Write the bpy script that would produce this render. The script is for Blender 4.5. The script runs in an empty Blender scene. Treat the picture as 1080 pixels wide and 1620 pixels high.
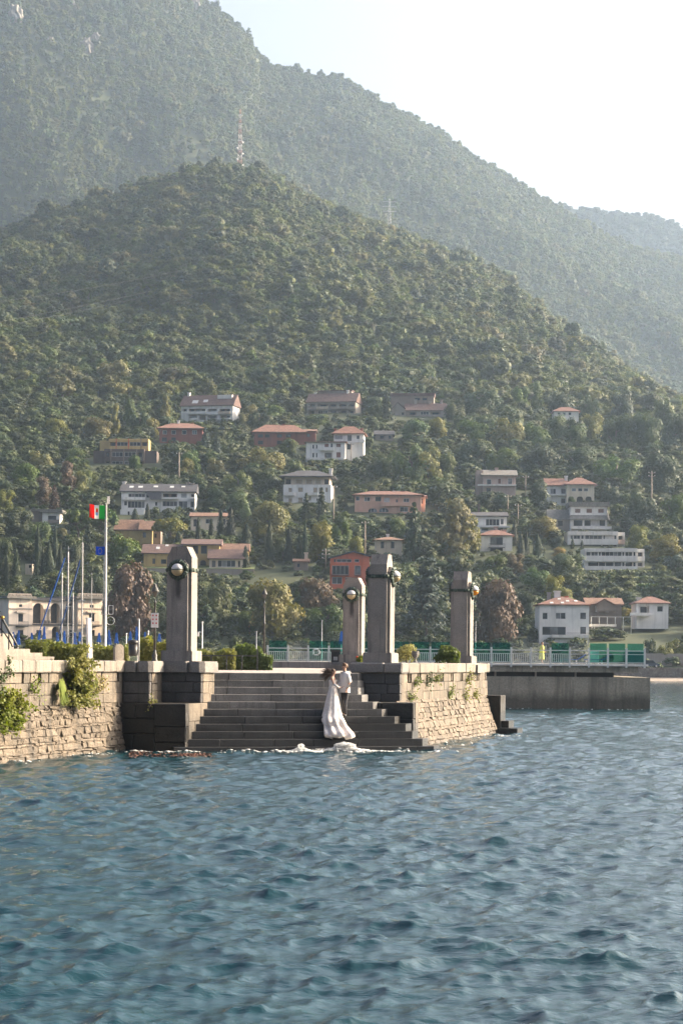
import bpy, bmesh, math, random
import numpy as np
from mathutils import Vector, Matrix

S = bpy.context.scene
COL = S.collection
R = math.radians
rng = random.Random(7)
nrg = np.random.default_rng(11)

# ------------------------------------------------------------------ camera
F, Y0, H, RHO = 3400.0, 1046.0, 3.05, 0.0085     # focal length in photo pixels, horizon row, eye height, slight roll
cam = bpy.data.cameras.new('camera')
cam.sensor_fit = 'HORIZONTAL'; cam.sensor_width = 36.0
cam.lens = F / 1080.0 * 36.0
cam.shift_y = (Y0 - 810.0) / 1080.0
cam.clip_start = 0.5; cam.clip_end = 30000
camo = bpy.data.objects.new('camera', cam); COL.objects.link(camo)
cr, sr = math.cos(RHO), math.sin(RHO)
camo.matrix_world = Matrix(((cr, -sr, 0, 0), (0, 0, -1, 0), (sr, cr, 0, H), (0, 0, 0, 1)))
S.camera = camo

# ------------------------------------------------------------------ light
SUN_AZ, SUN_EL = R(18), R(23)        # azimuth from +X towards +Y
sdir = Vector((math.cos(SUN_EL) * math.cos(SUN_AZ), math.cos(SUN_EL) * math.sin(SUN_AZ), math.sin(SUN_EL)))
world = bpy.data.worlds.new('World'); S.world = world; world.use_nodes = True
wt = world.node_tree; wt.nodes.clear()
sky = wt.nodes.new('ShaderNodeTexSky'); sky.sky_type = 'NISHITA'; sky.sun_disc = False
sky.sun_elevation = SUN_EL; sky.sun_rotation = math.pi / 2 - SUN_AZ
sky.air_density = 0.5; sky.dust_density = 10.0; sky.ozone_density = 0.45
bg = wt.nodes.new('ShaderNodeBackground'); bg.inputs['Strength'].default_value = 0.15
wo = wt.nodes.new('ShaderNodeOutputWorld')
wt.links.new(sky.outputs[0], bg.inputs[0]); wt.links.new(bg.outputs[0], wo.inputs[0])
sl = bpy.data.lights.new('sun', 'SUN'); sl.energy = 5.0; sl.angle = R(0.6); sl.color = (1.0, 0.80, 0.57)
so = bpy.data.objects.new('sun', sl); COL.objects.link(so)
so.rotation_euler = (-sdir).to_track_quat('-Z', 'Y').to_euler(); so.location = (60, 20, 80)
S.view_settings.view_transform = 'Standard'; S.view_settings.look = 'None'
S.view_settings.exposure = 1.6; S.view_settings.gamma = 1.0
S.cycles.use_denoising = True
S.cycles.max_bounces = 5; S.cycles.diffuse_bounces = 2; S.cycles.glossy_bounces = 3
S.cycles.transmission_bounces = 4; S.cycles.volume_bounces = 1; S.cycles.transparent_max_bounces = 6
S.cycles.caustics_reflective = False; S.cycles.caustics_refractive = False
S.cycles.sample_clamp_indirect = 6.0

# ------------------------------------------------------------------ pixel <-> place helpers (measuring aids)
def ray(px, py):
    dx, dy = px - 540.0, py - Y0
    return (dx + RHO * dy) / F, -(dy - RHO * dx) / F          # X/Y and (Z-H)/Y
def W(px, py, D):
    a, b = ray(px, py); return Vector((a * D, D, H + b * D))
def XD(px, D, py=1046.0): return ray(px, py)[0] * D
def PX(x, y, z):
    xu, yu = x / y * F, -(z - H) / y * F
    return 540 + xu - RHO * yu, Y0 + yu + RHO * xu

# ------------------------------------------------------------------ node helpers
def newmat(name):
    m = bpy.data.materials.new(name); m.use_nodes = True
    nt = m.node_tree; nt.nodes.clear()
    out = nt.nodes.new('ShaderNodeOutputMaterial')
    return m, nt, out
def N(nt, t, **k):
    n = nt.nodes.new(t)
    for a, b in k.items(): setattr(n, a, b)
    return n
def noise(nt, vec, sc, det=4, rough=0.6, dist=0.0):
    n = N(nt, 'ShaderNodeTexNoise'); n.inputs['Scale'].default_value = sc
    n.inputs['Detail'].default_value = det; n.inputs['Roughness'].default_value = rough
    n.inputs['Distortion'].default_value = dist
    nt.links.new(vec, n.inputs['Vector']); return n.outputs['Fac']
def ramp(nt, fac, a, b, ca=(0, 0, 0, 1), cb=(1, 1, 1, 1)):
    r = N(nt, 'ShaderNodeValToRGB'); r.color_ramp.elements[0].position = a; r.color_ramp.elements[1].position = b
    r.color_ramp.elements[0].color = ca; r.color_ramp.elements[1].color = cb
    nt.links.new(fac, r.inputs[0]); return r.outputs[0]
def mixc(nt, fac, a, b, mode='MIX'):
    m = N(nt, 'ShaderNodeMix', data_type='RGBA', blend_type=mode)
    for sock, v in ((m.inputs[0], fac), (m.inputs[6], a), (m.inputs[7], b)):
        if hasattr(v, 'links') or hasattr(v, 'is_linked'): nt.links.new(v, sock)
        elif isinstance(v, (int, float)): sock.default_value = v
        else: sock.default_value = (*v[:3], 1)
    return m.outputs[2]
def math_(nt, op, a, b=None, c=None):
    m = N(nt, 'ShaderNodeMath', operation=op)
    for i, v in enumerate((a, b, c)):
        if v is None: continue
        if hasattr(v, 'is_linked'): nt.links.new(v, m.inputs[i])
        else: m.inputs[i].default_value = v
    return m.outputs[0]

def mk(name, c1, c2=None, sc=1.5, rough=0.8, bump=0.0, bsc=12.0, rnd=0.0, metal=0.0, fine=0.0, fsc=30.0,
       wet=None, streak=None, spec=0.4, stretch=None, wetc=0.22):
    """Procedural surface: two-tone noise in world space, fine grain, per-object tone, relief; wet = height below which
    the lake keeps the stone dark with weed and water; streak = colour of vertical dirt runs."""
    m, nt, out = newmat(name)
    p = N(nt, 'ShaderNodeBsdfPrincipled'); L = nt.links
    geo = N(nt, 'ShaderNodeNewGeometry'); pos = geo.outputs['Position']
    if stretch:
        mp = N(nt, 'ShaderNodeMapping'); mp.inputs['Scale'].default_value = stretch; L.new(pos, mp.inputs['Vector']); vec = mp.outputs[0]
    else: vec = pos
    c2 = c2 or tuple(x * 0.75 for x in c1)
    col = mixc(nt, ramp(nt, noise(nt, vec, sc), 0.33, 0.67), c1, c2)
    if fine:
        col = mixc(nt, fine, col, ramp(nt, noise(nt, vec, fsc, 3, 0.7), 0.3, 0.7, (0.25, 0.25, 0.25, 1), (1.6, 1.6, 1.6, 1)), 'MULTIPLY')
    if rnd:
        oi = N(nt, 'ShaderNodeObjectInfo')
        v = math_(nt, 'MULTIPLY_ADD', oi.outputs['Random'], rnd * 2, 1.0 - rnd)
        cc = N(nt, 'ShaderNodeCombineColor'); [L.new(v, cc.inputs[i]) for i in range(3)]
        col = mixc(nt, 1.0, col, cc.outputs[0], 'MULTIPLY')
    if streak:
        mp = N(nt, 'ShaderNodeMapping'); mp.inputs['Scale'].default_value = (1, 1, 0.08); L.new(pos, mp.inputs['Vector'])
        lo = streak[2] if len(streak) > 2 else 0.5
        col = mixc(nt, ramp(nt, noise(nt, mp.outputs[0], streak[1], 4, 0.65), lo, lo + 0.18), col, streak[0])
    rv = rough
    if wet is not None:
        sx = N(nt, 'ShaderNodeSeparateXYZ'); L.new(pos, sx.inputs[0])
        zz = math_(nt, 'MULTIPLY_ADD', noise(nt, pos, 1.3, 4, 0.7), 0.9, math_(nt, 'SUBTRACT', sx.outputs[2], 0.45))
        mr = N(nt, 'ShaderNodeMapRange'); L.new(zz, mr.inputs[0])
        mr.inputs[1].default_value = wet - 0.35; mr.inputs[2].default_value = wet + 0.35
        mr.inputs[3].default_value = 1; mr.inputs[4].default_value = 0
        w = mr.outputs[0]
        col = mixc(nt, w, col, mixc(nt, 1.0, col, (wetc, wetc, wetc * 0.95), 'MULTIPLY'))
        rv = math_(nt, 'MULTIPLY_ADD', w, -0.45 if rough > .6 else -.2, rough)
    L.new(col, p.inputs['Base Color'])
    if hasattr(rv, 'is_linked'): L.new(rv, p.inputs['Roughness'])
    else: p.inputs['Roughness'].default_value = rv
    p.inputs['Metallic'].default_value = metal; p.inputs['Specular IOR Level'].default_value = spec
    if bump:
        b = N(nt, 'ShaderNodeBump'); b.inputs['Strength'].default_value = 1.0; b.inputs['Distance'].default_value = bump
        L.new(noise(nt, vec, bsc, 5, 0.65), b.inputs['Height']); L.new(b.outputs[0], p.inputs['Normal'])
    L.new(p.outputs[0], out.inputs[0])
    return m
def leafmat(name, c1, c2, trans=0.25, rnd=0.35, sc=0.35):
    m, nt, out = newmat(name); L = nt.links
    geo = N(nt, 'ShaderNodeNewGeometry'); oi = N(nt, 'ShaderNodeObjectInfo')
    col = mixc(nt, ramp(nt, noise(nt, geo.outputs['Position'], sc, 3, 0.6), 0.35, 0.65), c1, c2)
    hs = N(nt, 'ShaderNodeHueSaturation')
    L.new(math_(nt, 'MULTIPLY_ADD', oi.outputs['Random'], 0.05, 0.475), hs.inputs['Hue'])
    r2 = math_(nt, 'FRACT', math_(nt, 'MULTIPLY', oi.outputs['Random'], 17.31))
    L.new(math_(nt, 'MULTIPLY_ADD', r2, rnd * 2, 1 - rnd), hs.inputs['Value'])
    L.new(math_(nt, 'MULTIPLY_ADD', math_(nt, 'FRACT', math_(nt, 'MULTIPLY', oi.outputs['Random'], 7.77)), 0.4, 0.75), hs.inputs['Saturation'])
    L.new(col, hs.inputs['Color'])
    d = N(nt, 'ShaderNodeBsdfPrincipled'); d.inputs['Roughness'].default_value = 0.6; d.inputs['Specular IOR Level'].default_value = 0.25
    t = N(nt, 'ShaderNodeBsdfTranslucent'); L.new(hs.outputs[0], d.inputs['Base Color'])
    L.new(mixc(nt, 1.0, hs.outputs[0], (1.15, 1.2, 0.6), 'MULTIPLY'), t.inputs['Color'])
    mx = N(nt, 'ShaderNodeMixShader'); mx.inputs[0].default_value = trans
    L.new(d.outputs[0], mx.inputs[1]); L.new(t.outputs[0], mx.inputs[2]); L.new(mx.outputs[0], out.inputs[0])
    return m

# ------------------------------------------------------------------ object helpers
def link(name, mesh, mats=None, parent=None, loc=None, rz=0.0):
    o = bpy.data.objects.new(name, mesh); COL.objects.link(o)
    if mats is not None and mesh is not None:
        for m in (mats if isinstance(mats, (list, tuple)) else [mats]):
            if m.name not in [x.name for x in mesh.materials if x]: mesh.materials.append(m)
    if parent is not None: o.parent = parent
    if loc is not None: o.location = loc
    if rz: o.rotation_euler[2] = rz
    return o
def tag(o, label=None, cat=None, group=None, kind=None):
    if label: o['label'] = label
    if cat: o['category'] = cat
    if group: o['group'] = group
    if kind: o['kind'] = kind
    return o
def empty(name, loc=(0, 0, 0), rz=0.0, parent=None, label=None, cat=None, group=None):
    o = bpy.data.objects.new(name, None); COL.objects.link(o); o.location = loc; o.rotation_euler[2] = rz
    o.empty_display_size = 0.2
    if parent: o.parent = parent
    return tag(o, label, cat, group)
def copy_tree(o, parent=None):
    c = o.copy(); COL.objects.link(c); c.parent = parent
    for ch in list(o.children): copy_tree(ch, c)
    return c

class MB:
    """Collects shapes; build() links them as one mesh object."""
    def __init__(s): s.v = []; s.f = []; s.m = []; s.cur = 0; s.smooth = []
    def add(s, vs, fs, smooth=False):
        o = len(s.v); s.v += [tuple(v) for v in vs]
        for f in fs: s.f.append([o + i for i in f]); s.m.append(s.cur); s.smooth.append(smooth)
        return s
    def box(s, x0, x1, y0, y1, z0, z1):
        return s.add([(x0, y0, z0), (x1, y0, z0), (x1, y1, z0), (x0, y1, z0), (x0, y0, z1), (x1, y0, z1), (x1, y1, z1), (x0, y1, z1)],
              [(0, 3, 2, 1), (4, 5, 6, 7), (0, 1, 5, 4), (1, 2, 6, 5), (2, 3, 7, 6), (3, 0, 4, 7)])
    def prism(s, poly, z0, z1):
        """poly: xy points counter-clockwise"""
        n = len(poly)
        return s.add([(x, y, z0) for x, y in poly] + [(x, y, z1) for x, y in poly],
              [tuple(range(n - 1, -1, -1)), tuple(range(n, 2 * n))] + [(i, (i + 1) % n, n + (i + 1) % n, n + i) for i in range(n)])
    def prismy(s, poly, y0, y1):
        """poly: xz points counter-clockwise seen from -y"""
        n = len(poly)
        return s.add([(x, y0, z) for x, z in poly] + [(x, y1, z) for x, z in poly],
              [tuple(range(n)), tuple(range(2 * n - 1, n - 1, -1))] + [(i, n + i, n + (i + 1) % n, (i + 1) % n) for i in range(n)])
    def lathe(s, prof, n=16, c=(0, 0, 0), smooth=True, axis='z'):
        vs = []; fs = []
        for r, z in prof:
            for k in range(n):
                a = 2 * math.pi * k / n
                p = (r * math.cos(a), r * math.sin(a), z)
                if axis == 'y': p = (p[0], -p[2], p[1])
                elif axis == 'x': p = (p[2], p[0], p[1])
                vs.append((c[0] + p[0], c[1] + p[1], c[2] + p[2]))
        for i in range(len(prof) - 1):
            for k in range(n):
                k2 = (k + 1) % n; fs.append((i * n + k, i * n + k2, (i + 1) * n + k2, (i + 1) * n + k))
        if prof[0][0] > 1e-5: fs.append(tuple(range(n - 1, -1, -1)))
        if prof[-1][0] > 1e-5: fs.append(tuple((len(prof) - 1) * n + k for k in range(n)))
        return s.add(vs, fs, smooth)
    def tube(s, pts, r, n=6, smooth=True):
        pts = [Vector(p) for p in pts]; rs = r if isinstance(r, (list, tuple)) else [r] * len(pts)
        vs = []; fs = []
        up = Vector((0, 0, 1))
        for i, p in enumerate(pts):
            d = (pts[min(i + 1, len(pts) - 1)] - pts[max(i - 1, 0)])
            d = d.normalized() if d.length > 1e-9 else up
            a = d.cross(up if abs(d.z) < 0.95 else Vector((1, 0, 0))).normalized(); b = d.cross(a)
            for k in range(n):
                t = 2 * math.pi * k / n
                vs.append(tuple(p + (a * math.cos(t) + b * math.sin(t)) * rs[i]))
        for i in range(len(pts) - 1):
            for k in range(n):
                k2 = (k + 1) % n; fs.append((i * n + k, (i + 1) * n + k, (i + 1) * n + k2, i * n + k2))
        fs.append(tuple(range(n))); fs.append(tuple((len(pts) - 1) * n + k for k in range(n - 1, -1, -1)))
        return s.add(vs, fs, smooth)
    def sphere(s, c, r, n=12, m=8, sx=1, sy=1, sz=1):
        return s.add(*_sph(c, r, n, m, sx, sy, sz), True)
    def mesh(s, name):
        me = bpy.data.meshes.new(name); me.from_pydata(s.v, [], s.f)
        me.polygons.foreach_set('material_index', s.m); me.polygons.foreach_set('use_smooth', s.smooth); me.update()
        return me
    def build(s, name, mats, parent=None, loc=None, rz=0.0): return link(name, s.mesh(name), mats, parent, loc, rz)
def _sph(c, r, n, m, sx, sy, sz):
    vs = [(c[0], c[1], c[2] - r * sz)]; fs = []
    for i in range(1, m):
        t = math.pi * i / m
        for k in range(n):
            a = 2 * math.pi * k / n
            vs.append((c[0] + r * sx * math.sin(t) * math.cos(a), c[1] + r * sy * math.sin(t) * math.sin(a), c[2] - r * sz * math.cos(t)))
    vs.append((c[0], c[1], c[2] + r * sz))
    for k in range(n): fs.append((0, 1 + (k + 1) % n, 1 + k)); fs.append((len(vs) - 1, 1 + (m - 2) * n + k, 1 + (m - 2) * n + (k + 1) % n))
    for i in range(m - 2):
        for k in range(n): fs.append((1 + i * n + k, 1 + i * n + (k + 1) % n, 1 + (i + 1) * n + (k + 1) % n, 1 + (i + 1) * n + k))
    return vs, fs
def box(name, x0, x1, y0, y1, z0, z1, mat, parent=None, loc=None, rz=0.0): return MB().box(x0, x1, y0, y1, z0, z1).build(name, mat, parent, loc, rz)
def npmesh(name, verts, faces, smooth=False, mi=None):
    """fast mesh from numpy arrays; faces (n,k)"""
    me = bpy.data.meshes.new(name); nv, nf, k = len(verts), len(faces), faces.shape[1]
    me.vertices.add(nv); me.vertices.foreach_set('co', np.asarray(verts, np.float32).ravel())
    me.loops.add(nf * k); me.loops.foreach_set('vertex_index', np.asarray(faces, np.int32).ravel())
    me.polygons.add(nf); me.polygons.foreach_set('loop_start', np.arange(0, nf * k, k, dtype=np.int32))
    me.polygons.foreach_set('use_smooth', np.full(nf, smooth))
    if mi is not None: me.polygons.foreach_set('material_index', np.asarray(mi, np.int32))
    me.update(calc_edges=True); me.validate(); return me

def vnoise(x, y, seed=0):
    """cheap smooth 2-D value noise in numpy, range 0..1"""
    xi, yi = np.floor(x).astype(np.int64), np.floor(y).astype(np.int64); xf, yf = x - xi, y - yi
    u, v = xf * xf * (3 - 2 * xf), yf * yf * (3 - 2 * yf)
    def h(a, b):
        n = (a * 374761393 + b * 668265263 + seed * 1442695041) & 0x7fffffff
        n = ((n ^ (n >> 13)) * 1274126177) & 0x7fffffff
        return ((n ^ (n >> 16)) & 0xffff) / 65535.0
    return (h(xi, yi) * (1 - u) + h(xi + 1, yi) * u) * (1 - v) + (h(xi, yi + 1) * (1 - u) + h(xi + 1, yi + 1) * u) * v
def fbm(x, y, seed=0, oct=4):
    t = 0; a = 0.5; tot = 0
    for i in range(oct): t = t + a * vnoise(x * 2 ** i, y * 2 ** i, seed + i * 17); tot += a; a *= 0.5
    return t / tot
# ================================================================== LAND: terrain, mountains, forest
def sil(pts):
    p = np.array(pts, float); dx, dy = p[:, 0] - 540, p[:, 1] - Y0
    return dx / F, -(dy - RHO * dx) / F
NEAR = sil([(-700, 560), (-300, 460), (0, 372), (100, 347), (175, 327), (215, 307), (285, 279), (320, 267), (350, 261), (400, 261), (425, 272), (475, 302), (540, 330), (615, 354), (665, 377), (730, 397), (780, 424), (820, 454),
            (890, 514), (965, 564), (1010, 604), (1080, 655), (1250, 720), (1700, 800)])
FAR = sil([(-900, -420), (-300, -330), (0, -220), (200, -90), (330, 2), (385, 45), (400, 78), (430, 97), (490, 112), (530, 114), (600, 157), (690, 203), (760, 252), (830, 292), (880, 322),
           (930, 352), (1000, 388), (1080, 402), (1300, 480), (1900, 640)])
BACK = sil([(300, 300), (700, 300), (880, 318), (930, 322), (965, 330), (1000, 330), (1050, 342), (1080, 352), (1300, 420), (1900, 520)])
VD = np.array([385, 397, 403, 412, 430, 480, 500, 600, 700, 800, 900])
VZ = np.array([-2.0, -0.3, 2.0, 4.0, 6.5, 14.0, 19.5, 44.5, 69.5, 94.5, 120.0])
def terrain(X, Y):
    X = np.asarray(X, float); Y = np.asarray(Y, float); th = X / np.maximum(Y, 1)
    sh_ = np.clip((th - .06) / .09, 0, 1); low = 1 - .07 * sh_ * sh_ * (3 - 2 * sh_) * np.clip((Y - 600) / 150, 0, 1)      # the slope falls away to the right
    zv = np.interp(Y, VD, VZ) * low
    zv = zv + np.where(Y > 440, (fbm(X / 60, Y / 60, 3) - 0.5) * 7 * np.clip((Y - 440) / 80, 0, 1), 0)
    Rn = 1400 - 500 * np.clip(th, -0.3, 0.35)
    zr = H + np.interp(th, *NEAR) * Rn - 7.5
    z8 = np.interp(800, VD, VZ) * (1 - .07 * sh_ * sh_ * (3 - 2 * sh_))
    t = np.clip((Y - 800) / (Rn - 800), 0, 1)
    zn = z8 + (zr - z8) * (0.7 * t + 0.3 * np.sin(t * math.pi / 2))
    gul = (fbm(X / 130 + Y / 400, Y / 330, 9) - 0.5) * 62 * np.sin(np.clip(t, 0, 1) * math.pi) ** 0.7 * np.clip((zr - z8) / 230, .12, 1)
    back = np.clip((Y - Rn) / 260, 0, 1)
    zval = np.minimum(zr - 30, 0.72 * zr)
    zn = np.where(Y > Rn, zr + (zval - zr) * (back * back * (3 - 2 * back)), zn + gul)
    Rf = 2550.0 + 250 * np.clip(th, -.3, .3)
    zf = H + np.interp(th, *FAR) * Rf - 8
    v0 = Rn + 260; tf = np.clip((Y - v0) / (Rf - v0), 0, 1)
    zm = zval + (zf - zval) * (tf ** 1.08)
    gf = (fbm(X / 210 + Y / 700, Y / 520, 21) - 0.5) * 150 * np.sin(tf * math.pi) ** 0.8
    zm = zm + np.where(Y < Rf, gf, 0)
    zm = np.where(Y > Rf, zf - (Y - Rf) * 0.5, zm)
    z = np.where(Y < 800, zv, np.where(Y < v0, zn, zm))
    return z
def gy(py, px=540):
    """distance of the village ground seen at this pixel row"""
    a, b = ray(px, py); D = np.linspace(400, 900, 1001)
    z = np.interp(D, VD, VZ); e = (z - H) / D
    return float(np.interp(b, e, D))

M_soil = mk('forest_soil', (0.030, 0.042, 0.016), (0.055, 0.065, 0.024), sc=0.03, rough=0.95)
M_meadow = mk('meadow', (0.075, 0.11, 0.03), (0.12, 0.14, 0.05), sc=0.08, rough=0.95, fine=0.4, fsc=1.2)
th = np.concatenate([np.linspace(-0.75, -0.24, 18)[:-1], np.linspace(-0.24, 0.24, 130), np.linspace(0.24, 0.75, 18)[1:]])
dd = np.concatenate([np.array([385, 391, 397, 400, 403, 408, 412, 420]), np.linspace(430, 900, 60), np.linspace(912, 1700, 64)[0:], np.linspace(1715, 3400, 80)])
TT, DD = np.meshgrid(th, dd); XX = TT * DD
ZZ = terrain(XX, DD)
nr, nc = DD.shape
idx = np.arange(nr * nc).reshape(nr, nc)
fc = np.stack([idx[:-1, :-1], idx[:-1, 1:], idx[1:, 1:], idx[1:, :-1]], -1).reshape(-1, 4)
hill = link('hillside', npmesh('hillside', np.stack([XX, DD, ZZ], -1).reshape(-1, 3), fc, True), M_soil)
tag(hill, 'steep wooded lakeside hills rising behind the village', None, None, 'structure')
# farther ridge, seen beyond the mountain's right flank
M_far = mk('far_ridge_wood', (0.025, 0.038, 0.017), (0.04, 0.052, 0.022), sc=0.01, rough=0.95)
bt = np.linspace(-0.1, 0.5, 120); bd = np.array([2800, 3000, 3200, 3600, 4000])
BT, BD = np.meshgrid(bt, bd)
bz = (H + np.interp(BT, *BACK) * 3200 - 10) * np.interp(BD, bd, [0.3, 0.66, 1.0, 0.8, 0.5]) + (fbm(BT * 90, BD / 300, 5) - .5) * 30 * (BD != 3200)
nr, nc = BT.shape; idx = np.arange(nr * nc).reshape(nr, nc)
fc = np.stack([idx[:-1, :-1], idx[:-1, 1:], idx[1:, 1:], idx[1:, :-1]], -1).reshape(-1, 4)
tag(link('distant_ridge', npmesh('distant_ridge', np.stack([BT * BD, BD, bz], -1).reshape(-1, 3), fc, True), M_far), None, None, None, 'structure')

# ---- leaves as small quads spread over lumpy crowns
def quads(P, Nn, s, jit=0.6, g=nrg, asp=1.0):
    n = len(P); Nn = Nn + g.normal(0, jit, (n, 3)); Nn /= np.linalg.norm(Nn, axis=1)[:, None] + 1e-9
    ref = g.normal(0, 1, (n, 3)); A = np.cross(Nn, ref); A /= np.linalg.norm(A, axis=1)[:, None] + 1e-9
    B = np.cross(Nn, A); s = (s * g.uniform(0.6, 1.35, n))[:, None]
    V = np.stack([P - A * s - B * s * asp * .35, P + A * s * .25 - B * s * asp, P + A * s + B * s * asp * .3, P - A * s * .2 + B * s * asp], 1).reshape(-1, 3)
    return V, np.arange(4 * n).reshape(n, 4)
def sphpts(n, g): 
    p = g.normal(0, 1, (n, 3)); return p / np.linalg.norm(p, axis=1)[:, None]
LOBES = {}
def cubesphere():
    vs = {}; fs = []
    for ax in range(3):
        for sg in (-1, 1):
            for i in range(2):
                for j in range(2):
                    q = []
                    for a, b in ((i, j), (i + 1, j), (i + 1, j + 1), (i, j + 1)):
                        v = [0, 0, 0]; v[ax] = sg; v[(ax + 1) % 3] = (a - 1) * sg; v[(ax + 2) % 3] = b - 1; v = tuple(v); q.append(vs.setdefault(v, len(vs)))
                    fs.append(q)
    V = np.array(list(vs), float); return V / np.linalg.norm(V, axis=1)[:, None], np.array(fs)
CSV, CSF = cubesphere()
def cores(kind, seed, k):
    """solid leafy hearts of the crown's lobes"""
    if (kind, seed) not in LOBES: return np.zeros((0, 3)), np.zeros((0, 4), int)
    c, r, st = LOBES[(kind, seed)]; g = np.random.default_rng(seed + 9); V = []; Fs = []
    for i in range(len(c)):
        V.append(c[i] + CSV * st * r[i] * k * (1 + g.normal(0, .13, (len(CSV), 1)))); Fs.append(CSF + i * len(CSV))
    return np.concatenate(V), np.concatenate(Fs)
def crown_pts(kind, seed, n):
    """points and outward directions of leaves; unit crown: radius .5, height 1, base z=0"""
    g = np.random.default_rng(seed)
    if kind == 'round':
        k = 22; c = sphpts(k, g) * (g.uniform(0.2, 1.0, k) ** 0.5)[:, None] * np.array([.33, .33, .33]); c[:, 2] += .5
        c[:, 2] = .10 + (c[:, 2] - .12) * .98; c[:5, 2] = g.uniform(.10, .25, 5); r = g.uniform(.12, .21, k)
        LOBES[(kind, seed)] = (c, r, np.array([1, 1, 1.0]))
        w = r ** 2; j = g.choice(k, n, p=w / w.sum()); d = sphpts(n, g)
        d[:, 2] = np.where(g.random(n) < .55, np.abs(d[:, 2]), d[:, 2])
        P = c[j] + d * (r[j] * g.uniform(.72, 1.08, n))[:, None]
        return P, d * .7 + (P - np.array([0, 0, .45])) * 1.2
    if kind == 'tall':
        k = 26; t = g.uniform(.1, .92, k); a = g.uniform(0, 6.28, k); rr = .30 * np.sin(np.clip(t * 1.05, 0, 1) * math.pi) ** .6 * g.uniform(.3, 1, k)
        c = np.stack([rr * np.cos(a), rr * np.sin(a), t], 1); r = g.uniform(.08, .15, k); LOBES[(kind, seed)] = (c, r, np.array([1.25, 1.25, .9]))
        j = g.choice(k, n); d = sphpts(n, g); d[:, 2] = np.where(g.random(n) < .5, np.abs(d[:, 2]), d[:, 2])
        P = c[j] + d * (r[j] * g.uniform(.7, 1.1, n))[:, None] * np.array([1.25, 1.25, .9])
        return P, d * .7 + (P - np.array([0, 0, .45])) * np.array([1.2, 1.2, .6])
    if kind == 'cypress':
        t = g.random(n) ** 1.15; a = g.uniform(0, 6.28, n)
        lob = 1 + .18 * np.sin(a * 3 + t * 9) + .1 * np.sin(a * 5 - t * 21)
        r = .5 * np.minimum((1 - t) ** .62 * 1.12, .45 + t * 3) * lob * g.uniform(.75, 1.05, n)
        P = np.stack([r * np.cos(a), r * np.sin(a), t * .98], 1)
        return P, np.stack([np.cos(a), np.sin(a), np.full(n, .35)], 1)
    if kind == 'conifer':
        lev = 13; L = g.integers(0, lev, n); t = (L + .5) / lev; nb = 7; b = g.integers(0, nb, n)
        off = g.uniform(0, 6.28, lev); a = off[L] + b * 6.28 / nb + g.normal(0, .12, n)
        ln = g.uniform(.7, 1.15, (lev, nb))[L, b]; q = g.random(n) ** .6
        r = .5 * (1 - t) ** .8 * ln * q + .015
        P = np.stack([r * np.cos(a), r * np.sin(a), .04 + t * .93 - r * .22 + g.normal(0, .012, n)], 1)
        return P, np.stack([np.cos(a) * .5, np.sin(a) * .5, np.full(n, .9)], 1)
    if kind == 'cedar':
        lev = 8; L = g.integers(0, lev, n); t = .12 + .85 * (L + .5) / lev; nb = 6; b = g.integers(0, nb, n)
        off = g.uniform(0, 6.28, lev); a = off[L] + b * 6.28 / nb + g.normal(0, .28, n)
        ln = g.uniform(.65, 1.15, (lev, nb))[L, b]; q = g.random(n) ** .55
        r = .5 * (1 - t * .78) * ln * q + .02
        P = np.stack([r * np.cos(a), r * np.sin(a), t + g.normal(0, .018, n) + .05 * q], 1)
        return P, np.stack([np.cos(a) * .3, np.sin(a) * .3, np.full(n, 1.0)], 1)
    if kind == 'umbrella':
        k = 20; a = g.uniform(0, 6.28, k); rr = .36 * g.random(k) ** .5
        c = np.stack([rr * np.cos(a), rr * np.sin(a), .62 - 1.3 * rr ** 2 + g.normal(0, .03, k)], 1); r = g.uniform(.11, .17, k); LOBES[(kind, seed)] = (c, r, np.array([1, 1, .9]))
        j = g.choice(k, n); d = sphpts(n, g); d[:, 2] = np.abs(d[:, 2]) * 1.1 - .25
        P = c[j] + d * (r[j] * g.uniform(.75, 1.05, n))[:, None] * np.array([1, 1, 1.25])
        return P, d + np.array([0, 0, .25])
    if kind == 'bush':
        k = 16; c = sphpts(k, g) * .3; c[:, 2] = np.abs(c[:, 2]) * 1.4 + .15; r = g.uniform(.14, .24, k); LOBES[(kind, seed)] = (c, r, np.array([1, 1, .8]))
        j = g.choice(k, n); d = sphpts(n, g); d[:, 2] = np.where(g.random(n) < .6, np.abs(d[:, 2]), d[:, 2])
        P = c[j] + d * (r[j] * g.uniform(.7, 1.1, n))[:, None]; P[:, 2] = np.maximum(P[:, 2], .01)
        return P, d
def crown_mesh(name, kind, seed, n, leaf, jit=.55):
    P, Nn = crown_pts(kind, seed, n)
    V, Fq = quads(P, Nn, leaf, jit, np.random.default_rng(seed + 5))
    c = P.mean(0); q = P[::9]; Q = c + (q - c) * .62          # broad inner sprays close the crown's heart
    V2, F2 = quads(Q, Nn[::9], leaf * 2.6, jit, np.random.default_rng(seed + 6))
    V3, F3 = cores(kind, seed, .48)
    return npmesh(name, np.concatenate([V, V2, V3]), np.concatenate([Fq, F2 + len(V), F3 + len(V) + len(V2)]))
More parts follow.
